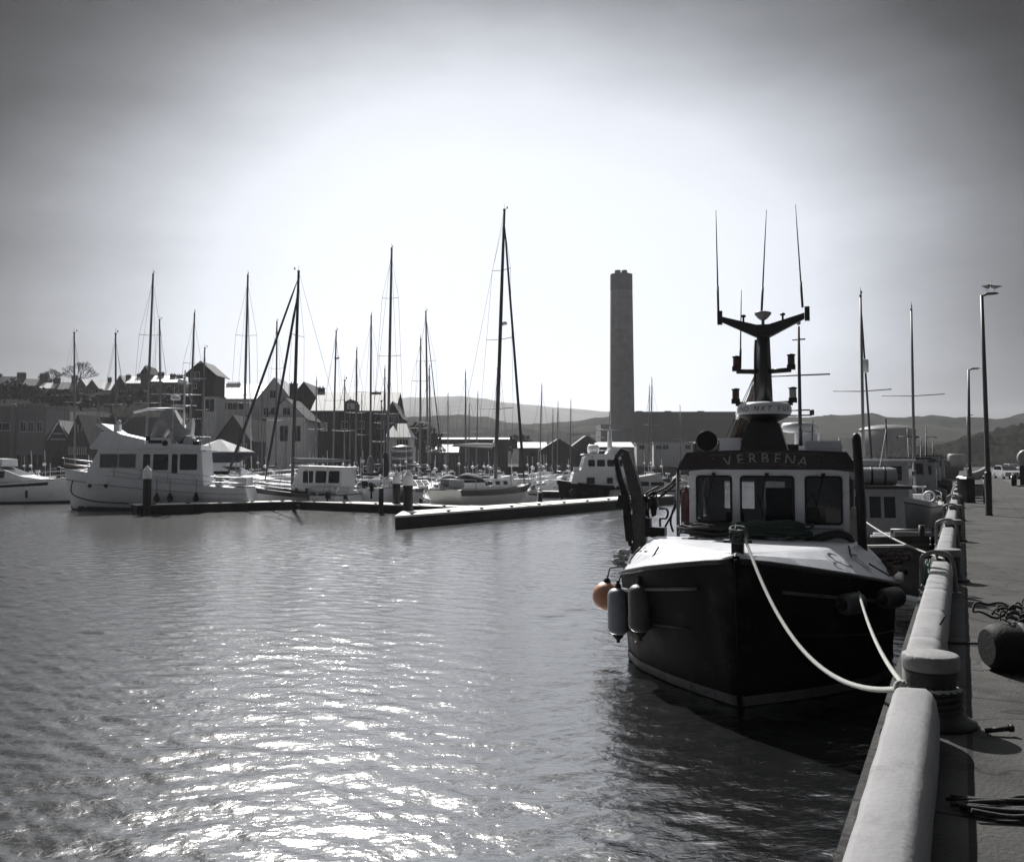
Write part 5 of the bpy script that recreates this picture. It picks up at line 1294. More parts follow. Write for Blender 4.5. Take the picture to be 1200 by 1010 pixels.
for s_ in (-1,1):
    for x in (-1.0,-1.9,-2.9): mb.tube([(x,s_*1.45,4.6),(x,s_*1.45,5.3)], .022, 5)
    mb.tube([(-.9,s_*1.45,5.3),(-2.95,s_*1.45,5.25)], .022, 5)
mb.tube([(-2.95,-1.45,5.25),(-2.95,1.45,5.25)], .022, 5); mb.build('boat_deck_rail', STEEL, t)
mb = MB(); mb.lathe([(.18,-.25),(.3,-.2),(.3,.2),(.18,.25)], (-2.6,1.0,4.7), 12); mb.build('deck_drum', DARKHULL, t)
rails(t, rings, 0, len(rings), .75, 2, r=.022)
mb = MB(); mb.box((-5.7,0,2.0),(.9,2.6,.6), taper=.9); mb.box((-4.2,.9,2.1),(.5,.5,.8)); mb.box((-4.9,-.6,2.1),(.6,.6,.7)); mb.build('stern_lockers', WHITE, t)
for x_, z_, w_ in ((-1.9,4.9,.6),(-2.4,4.8,.5)):
    mb = MB(); mb.box((x_,.3,z_),(w_,1.1,.55), taper=.85); mb.build('deck_box', random.Random(int(x_*10)).choice((WHITE, CANVASG, CANVASW)), t)
mb = MB(); mb.tube([(-.9,1.2,5.0),(-1.0,1.2,8.8)], .02, 5); mb.tube([(-.9,-1.2,5.0),(-1.1,-1.2,8.2)], .02, 5); mb.build('aerials', WHITE, t)
for x_ in (-3.0,-.9,.4,1.2):
    mb = MB(); mb.box((x_,1.62,3.5),(.07,.05,1.25)); mb.build('window_post', WHITE, cb)
mb = MB(); mb.box((6.3,0,3.0),(1.0,.4,.16)); mb.tube([(5.2,0,3.0),(7.0,0,3.1)], .07, 6); mb.build('anchor_platform', WOOD, t)
for x in (-.2,-1.1,-2.9):
    p = c+Matrix.Rotation(ANG,3,'Z')@Vector((x,BT/2+.18,0))
    tt = thing('small_fender', {-.2:'foremost of three small dark fenders on the side of the trawler yacht', -1.1:'middle of three small dark fenders on the side of the trawler yacht', -2.9:'aftmost of three small dark fenders on the side of the trawler yacht'}[x], 'fender', (p.x,p.y,.95), 0, 'fenders on the trawler yacht')
    mb = MB(); mb.lathe([(.03,.34),(.1,.22),(.22,-.1),(.17,-.25),(.03,-.32)], n=10); mb.build('body', RUBBER, tt); mb = MB(); mb.tube([(0,0,.3),(0,.0,1.3)], .02, 4); mb.build('lanyard', ROPED, tt)

# ---------------------------------------------------------------- motor cruisers
def cruiser(pxc, d, ang_, L_, label, m=GEL, fly=True, canvas=None, B=None, arch=True, cat='motor cruiser', chk=True, group='motor cruisers in the marina', detail=True):
    c = at(pxc, HOR, d); c.z = 0; B = B or L_*.32
    if chk:
        for k in range(24):
            dd = d+((k+1)//2)*1.5*(1 if k % 2 else -1); cc = at(pxc, HOR, dd); cc.z = 0
            if clear(cc, ang_, L_, B): c = cc; break
    put(c, ang_, L_, B)
    t = thing('motor_cruiser', label, cat, c, ang_, group); k = L_/10
    h, rings = add_hull(t, L_, B, 1.65*k, 1.1*k, m, wl=.84, rake=.16, bulge=2.6, tr=.88, stripe=mat('grey_rub_rail', .2, .6, .2))
    cb = cabin(t, [(-L_*.30,1.0*k),(-L_*.31,2.15*k),(-L_*.02,2.25*k),(L_*.14,1.65*k),(L_*.34,1.35*k)], B*.78, B*.6, m, [(-L_*.26,-L_*.12,1.55*k,2.0*k),(-L_*.10,L_*.04,1.55*k,1.95*k)], 'deckhouse')
    front_glass(cb, (L_*.14,1.67*k), (-L_*.015,2.24*k), B*.6, B*.56, 3)
    mb = band(rings, .35, .8, .018, 7, 12); mb.build('hull_window', GLASS, h)
    if fly:
        mb = MB(); mb.prism([(-L_*.32,2.18*k),(-L_*.33,2.3*k),(-L_*.05,2.75*k),(.02*L_,2.7*k),(L_*.02,2.25*k)], -B*.33, B*.33, .12*k); mb.build('flybridge', m, t)
    if arch:
        x = -L_*.24; mb = MB(); zz = 2.2*k if not fly else 2.45*k; mb.tube([(x-.3,-B*.32,zz-.6),(x,-B*.3,zz+.75*k),(x,B*.3,zz+.75*k),(x-.3,B*.32,zz-.6)], .06*k, 6); mb.lathe([(.16,.0),(.25,.06),(.2,.2)], (x,0,zz+.78*k), 12); mb.build('radar_arch', m, t)
    if canvas is not None:
        rr = []
        for x, s_ in ((-L_*.46,.75),(-L_*.44,1.0),(-L_*.22,1.12),(-L_*.20,1.0)):
            rr.append([Vector((x, B*.42*s_*math.cos(a*PI/8), 1.15*k+1.35*k*s_*math.sin(a*PI/8)**.6)) for a in range(9)])
        mb = MB(); mb.loft(rr, caps=True); mb.build('canvas_canopy', canvas, t)
    if detail: rails(t, rings, 7, len(rings), .5*k, 2)
    gear(t, L_, B, 1.1*k, True)
    return t
cruiser(8, 78, R(3), 13.5, 'large white flybridge cruiser at the far left edge, bow to the right', GEL, True, None, chk=False)
cruiser(272, 80, R(-14), 13.5, 'white cruiser with a pale canvas hood, right behind the trawler yacht stern', GEL, True, CANVASG, chk=False)
# the tender and canopy raised behind the trawler yacht
c = at(258, 516, 76); t = thing('canopy', 'pale peaked canvas canopy above a dark awning, over the cruiser behind the trawler yacht', 'canopy', (c.x, c.y, 3.9), 0)
mb = MB(); mb.lathe([(2.9,.25),(2.8,.35),(.1,1.35)], n=6, sy=.7, smooth=False); mb.build('canopy_top', CANVASW, t)
mb = MB(); mb.lathe([(1.5,-.55),(2.6,.0),(2.85,.26)], n=12, sy=.7); mb.build('awning_skirt', CANVAS, t)
mb = MB()
for x in (-1.5,1.5):
    for y in (-.6,.6): mb.tube([(x,y,-1.6),(x,y,.0)], .04, 6)
mb.build('poles', STEEL, t)

# ---------------------------------------------------------------- ketch with the pilothouse (dark sheer strake)
d = 71.5; ang_ = R(163); LK, BK = 10.2, 3.3
c = at(349, HOR, d); c.z = 0; put(c, ang_, LK, BK)
t = thing('sailing_yacht', 'yacht with dark sheer band, windowed pilothouse and two dark furled stays, left of centre', 'yacht', c, ang_, 'sailing yachts in the marina')
h, rings = add_hull(t, LK, BK, 1.75, .95, GEL2, wl=.8, rake=.15, bulge=2.2, tr=.7)
band(rings, .06, .95, .016).build('dark_sheer_band', DARKHULL, h)
cabin(t, [(-4.2,1.0),(-4.2,1.45),(1.9,1.75),(2.6,1.5)], 2.4, 2.1, GEL, [(.2,.5,1.25,1.5),(-.7,-.35,1.2,1.46),(-1.7,-1.3,1.2,1.46)], 'coachroof')
cb = cabin(t, [(-4.3,1.4),(-4.3,2.95),(-.7,3.05),(-.1,1.6)], 2.2, 1.95, GEL, [(-4.1,-3.2,1.85,2.75),(-3.0,-2.1,1.85,2.75),(-1.9,-1.05,1.85,2.75)], 'pilothouse')
front_glass(cb, (-.12,1.75), (-.7,2.95), 2.0, 1.8, 2)
mb = MB(); mb.prism([(-4.6,2.95),(-4.6,3.03),(-.5,3.15),(-.45,3.05)], -1.2, 1.2, .03); mb.build('pilothouse_roof', WHITE, t)
rails(t, rings, 0, len(rings), .6, 2, r=.018)
tl = local((c.x,c.y,0), ang_, at(350,318,d)); bl_ = local((c.x,c.y,0), ang_, at(341.5,548,d))
rig(t, bl_.x, 1.6, (tl.x,tl.y,tl.z), .13, LK, BK, LK*.62, 1.7, -LK*.5, 2, m=DARKMAST, jib=CANVAS, boomz=3.35, boomm=CANVASG, jibr=.13)
mb = MB(); a_ = Vector((LK*.28,0,1.9)); b_ = Vector((bl_.x,0,1.6)).lerp(tl,.90); mb.tube([a_.lerp(b_,k/8) for k in range(9)], [.04]+[.10]*7+[.03], 7); mb.build('furled_staysail', CANVAS, t)
mb = MB(); mb.tube([(LK*.45,0,1.75),(LK*.62,0,2.0)], .09, 7); mb.build('bowsprit', WOOD, t)
# ---------------------------------------------------------------- the big-masted transom yacht in the centre
d = 66.0; ang_ = R(53)
c = at(573, HOR, d+.8); c.z = 0; LY, BY = 8.8, 3.3; put(c, ang_, LY, BY)
t = thing('sailing_yacht', 'yacht seen from its broad pale transom with the tallest mast, centre of the marina', 'yacht', c, ang_, 'sailing yachts in the marina')
h, rings = add_hull(t, LY, BY, 1.75, 1.5, GEL2, wl=.8, rake=.15, bulge=2.3, tr=.86, trake=.05)
band(rings, .05, .85, .016).build('dark_hull_band', DARKHULL, h)
cabin(t, [(-1.6,1.4),(-1.7,2.25),(1.2,2.2),(2.5,1.7)], 2.1, 1.7, GEL, [(-1.3,-.8,1.8,2.1),(-.4,.1,1.8,2.1),(.5,1.0,1.8,2.05)], 'coachroof')
mb = MB()
for s_ in (-1,1): mb.box((-3.0,s_*1.05,1.75),(2.4,.14,.5))
mb.build('cockpit_coaming', GEL, t)
mb = MB(); x = -LY*.49; mb.tube([(x+1.2,-1.35,1.5),(x+1.2,-1.35,2.2),(x,-1.2,2.25),(x-.1,0,2.25),(x,1.2,2.25),(x+1.2,1.35,2.2),(x+1.2,1.35,1.5)], .025, 6); mb.box((x+.15,-.5,1.95),(.1,1.3,.5)); mb.build('pushpit', STEEL, t)
rr = []
for x, k in ((-2.9,.8),(-2.5,1.0),(-1.7,.95),(-1.3,.4)): rr.append([Vector((x, 1.0*math.cos(a*PI/8), 1.8+.85*k*math.sin(a*PI/8))) for a in range(9)])
mb = MB(); mb.loft(rr, caps=True); mb.build('spray_hood', CANVAS, t)
mb = MB(); mb.ball((-3.6,.7,2.15), .6, 12, .7); mb.build('bagged_dinghy', CANVASG, t)
rails(t, rings, 4, len(rings), .6, 2, r=.018)
tl = local((c.x,c.y,0), ang_, at(591,246,d+1)); bl_ = local((c.x,c.y,0), ang_, at(588.5,560,d+1))
ms = rig(t, bl_.x, 1.6, (tl.x,tl.y,tl.z), .13, LY, BY, LY*.49, 1.3, -LY*.5, 3, m=DARKMAST, jib=CANVAS, boomz=4.4, boomm=CANVASW, radar=.59, sprw=1.25, jibr=.12)
# mizzen-like transom name scrawl left off: unreadable in the photograph

# ---------------------------------------------------------------- masts across the marina, left to right
JB = CANVAS; JW = CANVASW
rows = [ # top x,y, base x, preferred mast height, heading deg, label, options
 (87,390,88.5,13.0,78,'yacht whose slim mast stands left of the bare hilltop tree',dict(jib=None,spread=1)),
 (135.5,391,136.5,12.5,86,'yacht whose bare mast stands just right of the hilltop tree',dict(jib=None,spread=1)),
 (179.5,321,170,19.5,95,'yacht with the tall thick grey mast rising behind the trawler yacht flybridge',dict(jib=None,spread=2,hull=GREYHULL)),
 (187,375,189,14.0,82,'yacht with a thinner mast close right of the tall one behind the trawler yacht',dict(jib=None,spread=1,bim=CANVAS)),
 (228,367,221,14.5,100,'yacht whose mast rises beside the dark tower house, left side',dict(jib=None,spread=2)),
 (240,408,236,12.0,70,'yacht with a short mast in front of the dark tower house',dict(jib=None,spread=1,hull=DARKHULL)),
 (290.5,322,285,18.5,96,'yacht with a tall single mast in front of the white gabled hotel',dict(jib=JW,spread=2,bim=CANVASW)),
 (324.5,377,323.5,14.5,85,'yacht with a medium mast in front of the white gable, left of the pilothouse yacht',dict(jib=None,spread=2)),
 (371,446,370,10.5,100,'small yacht with a stubby mast in front of the dark stone gable',dict(jib=None,spread=1)),
 (394,388,390,14.0,80,'yacht carrying a radar and reflector high on its mast, before the long dark warehouse',dict(jib=None,spread=1,radar=.82,bim=CANVAS)),
 (418,411,417,13.0,92,'yacht with a pale spreader low on its mast, before the warehouse dormer',dict(jib=None,spread=1)),
 (435,370,434,15.0,88,'yacht whose mast crosses the warehouse left of its chimney',dict(jib=None,spread=1,sprw=1.3,bim=CANVASG)),
 (451,433,450,12.0,94,'yacht with a lower mast hidden close left of the second tallest mast',dict(jib=JB,spread=1)),
 (459,291,454,21.5,82,'yacht with the second tallest mast, right of the warehouse chimney',dict(jib=None,spread=3,hull=GEL)),
 (493,397,492,14.5,98,'yacht with a slim mast just left of a dark furled stay in the centre',dict(jib=None,spread=2)),
 (499,365,502,16.0,72,'yacht with a dark furled jib slanting down to the right of its mast',dict(jib=JB,spread=2,sprw=1.2)),
 (503,432,505,12.5,86,'smaller yacht whose mast shows right behind the one with the slanting dark jib',dict(jib=None,spread=1)),
 (545.5,437,546,13.0,90,'yacht with a single dark mast before the long dark shed',dict(jib=None,spread=1)),
 (525,463,525,12.0,84,'distant yacht with a thin mast against the hill left of the shed',dict(jib=None,spread=1,detail=0)),
 (560,461,558,12.5,95,'distant yacht with a thin mast before the middle of the long shed',dict(jib=None,spread=1,detail=0)),
 (550,475,549,11.0,84,'distant yacht with the shortest mast before the long shed',dict(jib=None,spread=1,detail=0)),
 (583,434,579,13.0,100,'yacht whose mast shows close left of the tallest mast in the centre',dict(jib=None,spread=1)),
 (635,453,632,12.5,95,'dark hulled yacht with a mast right of the slanting centre jib',dict(jib=None,spread=1,hull=DARKHULL)),
 (648,482,647,10.5,80,'small yacht with a mast between the gabled sheds',dict(jib=None,spread=1,hull=DARKHULL)),
 (654,472,653,12.0,96,'distant yacht with a thin mast by the pale shed roof',dict(jib=None,spread=0,detail=0)),
 (669,470,668,12.0,85,'distant yacht with a thin mast left of the workboat superstructure',dict(jib=None,spread=0,detail=0)),
 (764,445,763,13.5,90,'yacht with a pale mast right of the tall concrete chimney',dict(jib=None,spread=1)),
 (761,453,760,13.0,82,'yacht with a darker mast close left of the pale one right of the chimney',dict(jib=None,spread=0)),
 (797,477,797,11.5,92,'yacht with a thin pale mast in front of the power station block',dict(jib=None,spread=1,detail=0)),
 (115,470,115,10.5,88,'distant small yacht between the tudor gable house and trawler yacht',dict(jib=None,spread=0,detail=0)),
 (307,455,307,10.0,84,'small distant yacht before the arched stone gable',dict(jib=None,spread=0,detail=0)),
 (424,462,424,10.5,95,'distant yacht with a stub mast beneath the warehouse roof',dict(jib=None,spread=1,detail=0)),
 (410,468,410,11.0,86,'distant yacht with a thin mast under the warehouse dormer',dict(jib=None,spread=0,detail=0)),
]
for (pxt,pyt,pxb,Hp,a,lab,o) in rows:
    L_ = max(6.5, min(11.5, Hp*.66)); B = L_*.31
    d = auto_d(pxb, pyt, Hp, L_, B, R(a), lo=70)
    yacht(pxt, pyt, pxb, d, R(a), lab, L_=L_, B=B, **o)
# small white yacht showing its stern left of the pilings
yacht(404,446,404,72.3,R(78),'white yacht showing its rounded stern and ladder, left of the capped pilings', L_=7.5, B=2.8, stern=True, bim=CANVASW, jib=None, spread=1)
yacht(447,470,447,76,R(60),'small yacht with a dark upright sail bag at its mast foot, near the capped pilings', L_=6.8, B=2.3, stern=True, jib=None, spread=1, bim=CANVAS)
p = at(451.5,556,73); mb = MB(); mb.lathe([(.1,-.2),(.26,0),(.30,.6),(.24,1.3),(.15,1.65),(.03,1.8)], p, 10); tag(mb.build('sail_bag', CANVAS), 'tall black upright sail bag left of the two capped pilings', 'sail bag')
p = at(434,552,73); mb = MB(); mb.lathe([(.1,-.2),(.3,0),(.32,.4),(.2,1.0),(.03,1.2)], p, 10); tag(mb.build('sail_bag', CANVASG), 'shorter dark rounded cover left of the tall black sail bag', 'sail bag')
# motor boats between them
for i, (px, d, a, L_, lab, m, fl, cv) in enumerate([
 (490,78,R(-70),8.5,'rounded grey cruiser with an arched dark windscreen right of the capped pilings',GREYHULL,False,CANVASG),
 (70,92,R(20),8,'white cruiser behind the far left pontoon, below the stone arch',GEL,False,CANVASW),
 (120,100,R(-30),7.5,'white motorboat in the row before the tudor gable house',GEL,False,None),
 (52,110,R(60),7,'small white motorboat at the far left behind the big cruiser',GEL,False,None),
 (320,92,R(15),8.5,'grey canopied cruiser behind the pilothouse yacht bow',GEL2,False,CANVASG),
 (378,95,R(60),7.5,'white motorboat right behind the pilothouse roof',GEL,True,None),
 (425,90,R(-50),7,'white motorboat behind the sail bag, below the warehouse',GEL,False,CANVAS),
 (470,98,R(20),8,'white flybridge motorboat behind the pair of capped pilings',GEL,True,None),
 (530,88,R(-15),8,'pale motorboat close left of the transom yacht',GEL,False,CANVASG),
 (545,105,R(35),7.5,'white motorboat in the second row before the long shed',GEL,False,None),
 (575,98,R(-60),7,'small dark canopied motorboat behind the transom yacht',GEL2,False,CANVAS),
 (602,92,R(10),7.5,'white topped motorboat right behind the tallest mast',GEL,True,None),
 (620,106,R(-20),7,'pale motorboat with a hooped cover left of the dark hulled yacht',GEL,False,CANVASW),
 (652,96,R(65),7,'white motorboat left of the black workboat bow',GEL,False,None),
 (508,118,R(15),7,'far white motorboat under the slanting dark jib',GEL,False,None),
 (590,125,R(70),7,'far white motorboat before the right end of the long shed',GEL,False,None),
 (640,128,R(10),7.5,'far pale motorboat below the gabled shed',GEL,True,None),
 (450,124,R(-20),7,'far white motorboat before the warehouse end',GEL,False,None),
 (770,82,R(8),8.5,'flat roofed white launch with curtained windows behind the crane of the fishing boat',GEL2,True,None),
 (802,95,R(-10),7,'small motorboat partly hidden by the left end of the wheelhouse roof',GEL,False,CANVAS),
 (735,104,R(20),8,'white motorboat behind the workboat stern',GEL,True,None),
 (360,122,R(0),7,'far white motorboat before the dark stone gable',GEL,False,CANVASW),
 (262,100,R(70),7,'small white motorboat half hidden behind the cruiser hood, left of the pilothouse yacht',GEL,False,CANVASW),
 (340,84,R(-10),8,'white topped motorboat between the pilothouse yacht and the white house',GEL,True,CANVASG),
 (400,84,R(80),7,'white motorboat directly behind the rounded stern yacht',GEL,False,CANVASG),
 (462,84,R(-75),7.5,'pale motorboat just behind the rear capped piling',GEL2,False,None),
 (514,80,R(100),7,'white motorboat between the grey cruiser and the transom yacht',GEL,True,None),
 (552,80,R(-80),7.5,'white motorboat over the cockpit of the transom yacht',GEL,False,CANVASW),
 (590,80,R(75),7,'white motorboat right beside the tallest mast, behind the transom yacht',GEL,False,CANVASG),
 (612,82,R(-100),7.5,'pale motorboat under the slanting centre jib, right of the tallest mast',GEL,True,None),
 (636,112,R(95),7.5,'white motorboat behind the dark hulled yacht right of centre',GEL,False,None),
 (675,104,R(-60),7,'white motorboat behind the workboat bow',GEL,True,CANVASW),
 (750,92,R(60),7,'white motorboat behind the hauler crane arm',GEL,False,CANVASW),
 (435,108,R(30),7.5,'white motorboat in the second row before the middle of the warehouse',GEL,True,None),
 (395,112,R(-20),7.5,'white motorboat in the second row before the warehouse left end',GEL,False,CANVASG),
 (480,112,R(75),7,'white motorboat in the second row before the banded kiosk',GEL,False,None),
 (525,104,R(-70),7,'pale motorboat in the second row left of the long shed',GEL,True,CANVASW),
 (565,114,R(85),7,'pale motorboat in the second row before the middle of the long shed',GEL,False,CANVAS),
 (330,118,R(-40),6.5,'far small motorboat before the white house',GEL,False,None),
 (150,118,R(15),7,'far motorboat behind the trawler yacht bow deck',GEL,False,None),
]):
    cruiser(px, d, a, L_, lab, m, fl, cv, detail=(d < 100))
# ---------------------------------------------------------------- black workboat with white superstructure
d = 84; ang_ = R(182); c = at(703, HOR, d); c.z = 0; LW, BW = 7.4, 3.3
t = thing('workboat', 'black hulled workboat with a tall white superstructure and mast, left of the hauler crane', 'workboat', c, ang_); put(c, ang_, LW, BW)
h, rings = add_hull(t, LW, BW, 1.75, 1.2, BLACKHULL, wl=.88, rake=.06, bulge=3.2, tr=.9, stripe=BLACK)
cb = cabin(t, [(-3.0,1.2),(-3.0,2.5),(-2.1,2.6),(-2.0,3.95),(.9,4.05),(1.5,3.85),(1.8,2.75),(2.5,2.4),(2.75,1.5)], 2.7, 2.2, GEL, [(.6,1.2,3.0,3.6),(-.3,.4,3.0,3.6),(-1.2,-.5,3.0,3.6),(-1.85,-1.4,3.0,3.6),(-2.8,-2.3,1.8,2.2)], 'superstructure')
front_glass(cb, (1.78,2.85), (1.5,3.8), 2.1, 1.9, 3)
mb = MB(); mb.box((-2.5,0,2.8),(.8,1.6,.45)); mb.box((2.2,.6,2.7),(.5,.6,.5)); mb.build('deck_boxes', GEL2, t)
mb = MB(); mb.prism([(-2.2,3.95),(-2.2,4.05),(1.6,4.15),(1.65,4.02)], -1.35, 1.35); mb.build('wheelhouse_roof', GEL, t)
mb = MB(); mb.box((1.0,1.34,1.75),(.7,.06,.55)); mb.box((-.7,1.36,1.75),(.5,.06,.5)); mb.build('door', BLACK, cb)
mb = MB(); mb.prism([(-1.9,4.05),(-1.9,4.7),(-.9,4.8),(-.5,4.1)], -.9, .9, .1); mb.build('upper_house', GEL, t)
mb = MB(); mb.lathe([(.3,-.5),(.42,-.4),(.42,.4),(.3,.5)], (.6,0,4.55), 14, M=Matrix.Rotation(R(90),3,'Y')); mb.build('life_raft', GEL, t)
mb = MB(); mb.tube([(-.9,0,3.8),(-.9,0,6.2)], .28, 8, r2=.16); mb.build('mast', GEL, t)
mb = MB(); mb.tube([(-.9,0,6.2),(-.9,0,8.0)], .05, 6); mb.tube([(-2.2,0,6.3),(.4,0,6.3)], .05, 6); mb.box((-.9,.1,6.65),(1.3,.2,.12)); mb.box((1.9,0,5.85),(2.2,.14,.12)); mb.tube([(-.4,0,5.6),(1.4,0,5.85)], .05, 5); mb.build('mast_gear', STEEL, t)
mb = MB(); mb.tube([(.8,1.2,3.7),(.8,1.2,4.4),(-2.6,1.2,4.4)], .03, 5); mb.tube([(2.6,0,1.7),(3.4,.9,2.5),(3.9,0,2.6)], .03, 5); mb.build('rails', STEEL, t)
for k, x in enumerate((2.6,1.5,.2,-1.2,-2.6)):
    p = c+Matrix.Rotation(ang_,3,'Z')@Vector((x,BW/2*.96+.1,.65)); 
    mb = MB(); M_ = Matrix.Rotation(R(90),3,'X'); mb.lathe([(.2,-.09),(.34,-.08),(.38,0),(.34,.09),(.2,.08)], (p.x,p.y,p.z), 14, M=M_)
    tag(mb.build('tyre_fender', RUBBER), ['foremost','second','middle','fourth','aftmost'][k]+' black tyre hung along the side of the black workboat', 'tyre', 'tyres on the workboat')
# ---------------------------------------------------------------- boats along the quay behind the fishing boat
WHG = mat('wheelhouse_grey', (.26,.265,.28), .5, .12, 2.5, dirt=(.12,.6,4))
def trawler(y, tq, yaw, L_, B, label, hullm, wh, mast=None, arms=(), raft=False, cat='fishing boat', fb=1.9, whx=.12, roofm=None):
    s = y/math.cos(TH); p = Vector((0,0,0)); k = 0.484*y+tq/math.cos(TH); c = Vector((k, y, 0))
    ang_ = R(90)-TH+PI+yaw             # bow towards the camera
    t = thing('moored_boat', label, cat, c, ang_, 'working boats moored along the quay'); placed.append((c, c, B/2))
    h, rings = add_hull(t, L_, B, fb, fb*.62, hullm, wl=.85, rake=.1, bulge=2.6, tr=.85, stripe=BLACK)
    mb = MB()
    for q in (0, -1): 
        rr = [[r_[q], r_[q]+Vector((0,0,.25))] for r_ in rings]; mb.loft(rr)
    mb.build('bulwark', hullm, h)
    wl, ww, z0, z1 = wh; x1 = L_*whx
    n3 = [(x1-wl+.2+ i*(wl-.4)/2, x1-wl+.2+(i+1)*(wl-.4)/2-.15, z1-.95, z1-.25) for i in range(2)]
    cb = cabin(t, [(x1-wl,z0),(x1-wl,z1),(x1,z1),(x1+.18,z0)], ww, ww-.1, WHG, n3, 'wheelhouse')
    mb = MB()
    for i in range(3):
        w_ = (ww-.5)/3
        mb.box((x1+.06,-ww/2+.25+w_*(i+.5),z1-.58),(.05,w_-.1,.66), M=Matrix.Rotation(R(-5),3,'Y'))
        mb.build('front_window', GLASS, cb); mb = MB()
    mb = MB(); mb.box((x1-wl/2+.1,0,z1+.05),(wl+.5,ww+.3,.10)); mb.build('roof', roofm or BLACK, t)
    if raft:
        mb = MB(); mb.lathe([(.1,-.8),(.27,-.76),(.30,-.6),(.30,.6),(.27,.76),(.1,.8)], (x1-.6,0,z1+.38), 14, M=Matrix.Rotation(R(90),3,'X')); rf = mb.build('life_raft', WHG, t)
        mb = MB()
        for y_ in (-.4,0,.4): mb.lathe([(.31,-.03),(.31,.03)], (x1-.6,y_,z1+.38), 14, M=Matrix.Rotation(R(90),3,'X'))
        mb.build('raft_straps', BLACK, rf)
    if mast:
        zt_, r_ = mast; mb = MB(); mb.tube([(x1-wl+.3,0,z1),(x1-wl+.3,0,zt_)], r_, 8, r2=r_*.6); ms = mb.build('mast', DARKMAST, t)
        for z, w_ in arms:
            mb = MB(); mb.tube([(x1-wl+.3,-w_,z),(x1-wl+.3,w_,z)], .035, 6)
            for s_ in (-1,1): mb.box((x1-wl+.3,s_*w_,z-.02),(.08,.1,.12))
            mb.build('crossarm', DARKMAST, ms)
        mb = MB()
        for s_ in (-1,1): mb.tube([(x1-wl+.3,0,zt_-.5),(x1-wl-1.2,s_*ww*.5,z0)], .014, 4)
        mb.tube([(x1-wl+.3,0,zt_-.5),(L_*.46,0,fb)], .014, 4); mb.build('stays', WIRE, t)
    mb = MB(); mb.box((L_*.3,0,fb*.8+.25),(.6,.9,.5)); mb.tube([(L_*.3,-.5,fb+.2),(L_*.3,.5,fb+.2)], .07, 10); mb.build('winch', DARKMAST, t)
    mb = MB(); mb.tube([(L_*.44,0,fb-.1),(L_*.44,0,fb+.45)], .08, 8); mb.build('bow_post', BLACK, t)
    return t
t2 = trawler(27.2, -1.95, R(14.5), 9.0, 3.1, 'black hulled boat behind the black post, with a life raft canister on its wheelhouse', BLACKHULL, (2.6,1.8,1.0,2.62), raft=True, fb=1.45, whx=-.26)
mb = MB(); rnd = random.Random(3)
for i in range(9): mb.box((1.2+i*.3,rnd.uniform(-.5,.3),1.42+rnd.uniform(0,.1)),(.16,rnd.uniform(.5,1.1),.05), rz=rnd.uniform(-.4,.4))
mb.build('foredeck_boards', WHITE, t2)
mb = MB()
for i in range(14): coil(mb, Vector((rnd.uniform(.9,3.3), rnd.uniform(-.8,.8), 1.3)), .2, .15, 1, .025, .06, .05, i+90)
mb.build('foredeck_ropes', ROPED, t2)
trawler(44, -3.4, 0, 11, 4.0, 'fishing boat with a tall white superstructure beyond the canister wheelhouse', GREYHULL, (3.4,2.3,1.4,3.5), mast=(5.6,.06), fb=1.9, whx=.05, roofm=WHITE)
trawler(57, -3.0, R(3), 10, 3.6, 'white wheelhouse fishing boat in the middle of the quay row', DARKHULL, (2.6,2.2,1.4,3.6), mast=(5.5,.06), arms=((5.0,.6),), fb=1.7)
trawler(69, -2.8, 0, 9.5, 3.4, 'small fishing boat with a pale wheelhouse farther along the quay row', GREYHULL, (2.4,2.1,1.3,3.4), mast=(5.2,.05), fb=1.6)
trawler(82, -2.9, 0, 10, 3.6, 'distant fishing boat past the pale wheelhouse one, near the far bollards', BLACKHULL, (2.6,2.2,1.4,3.9), mast=(6.5,.06), arms=((5.6,.8),), fb=1.8)
trawler(97, -2.8, 0, 10, 3.6, 'farthest fishing boat in the row along the quay', DARKHULL, (2.6,2.2,1.4,3.8), mast=(6.0,.06), fb=1.8)
trawler(76, -7.6, 0, 10, 3.6, 'fishing boat rafted outside the quay row, showing a white cabin', GREYHULL, (3.0,2.2,1.4,3.6), mast=(5.5,.05), fb=1.8, roofm=WHITE)
# rafted boat with a signal mast and big radome behind the wheelhouse
d = 33; c = at(938, HOR, d); c.z = 0; ang_ = R(90)-TH+PI
t = thing('fishing_boat', 'fishing boat with a crossed signal mast and white radome, hidden behind the near wheelhouse', 'fishing boat', c, ang_)
h, rings = add_hull(t, 9.5, 3.6, 1.8, 1.2, BLACKHULL, wl=.85, rake=.1, bulge=2.6, tr=.85, stripe=BLACK)
cb = cabin(t, [(-1.6,1.2),(-1.6,3.9),(1.0,3.9),(1.2,1.2)], 2.4, 2.3, WHP, [(-1.2,.6,2.9,3.5)], 'wheelhouse')
mb = MB(); mb.box((1.1,-.5,3.3),(.05,.7,.7)); mb.box((1.1,.5,3.3),(.05,.7,.7)); mb.build('front_window', GLASS, cb)
mb = MB(); mb.box((-.3,0,3.96),(3.2,2.7,.1)); mb.build('roof', WHITE, t)
zr = at(938,507,d).z
mb = MB(); mb.lathe([(.40,zr),(.60,zr+.05),(.62,zr+.2),(.55,zr+.33),(.2,zr+.36)], (.2,0,0), 26); mb.build('radome', MATS['radar_white'], t); mb = MB(); mb.tube([(.2,0,3.95),(.2,0,zr)], .16, 8); mb.box((.2,.4,4.25),(.5,.5,.45)); mb.build('radome_stand', WHP, t)
tl = local((c.x,c.y,0), ang_, at(940,386,d))
mb = MB(); X0 = .75; mb.tube([(X0,tl.y,3.9),(X0,tl.y,tl.z)], .07, 8, r2=.045); ms = mb.build('signal_mast', DARKMAST, t)
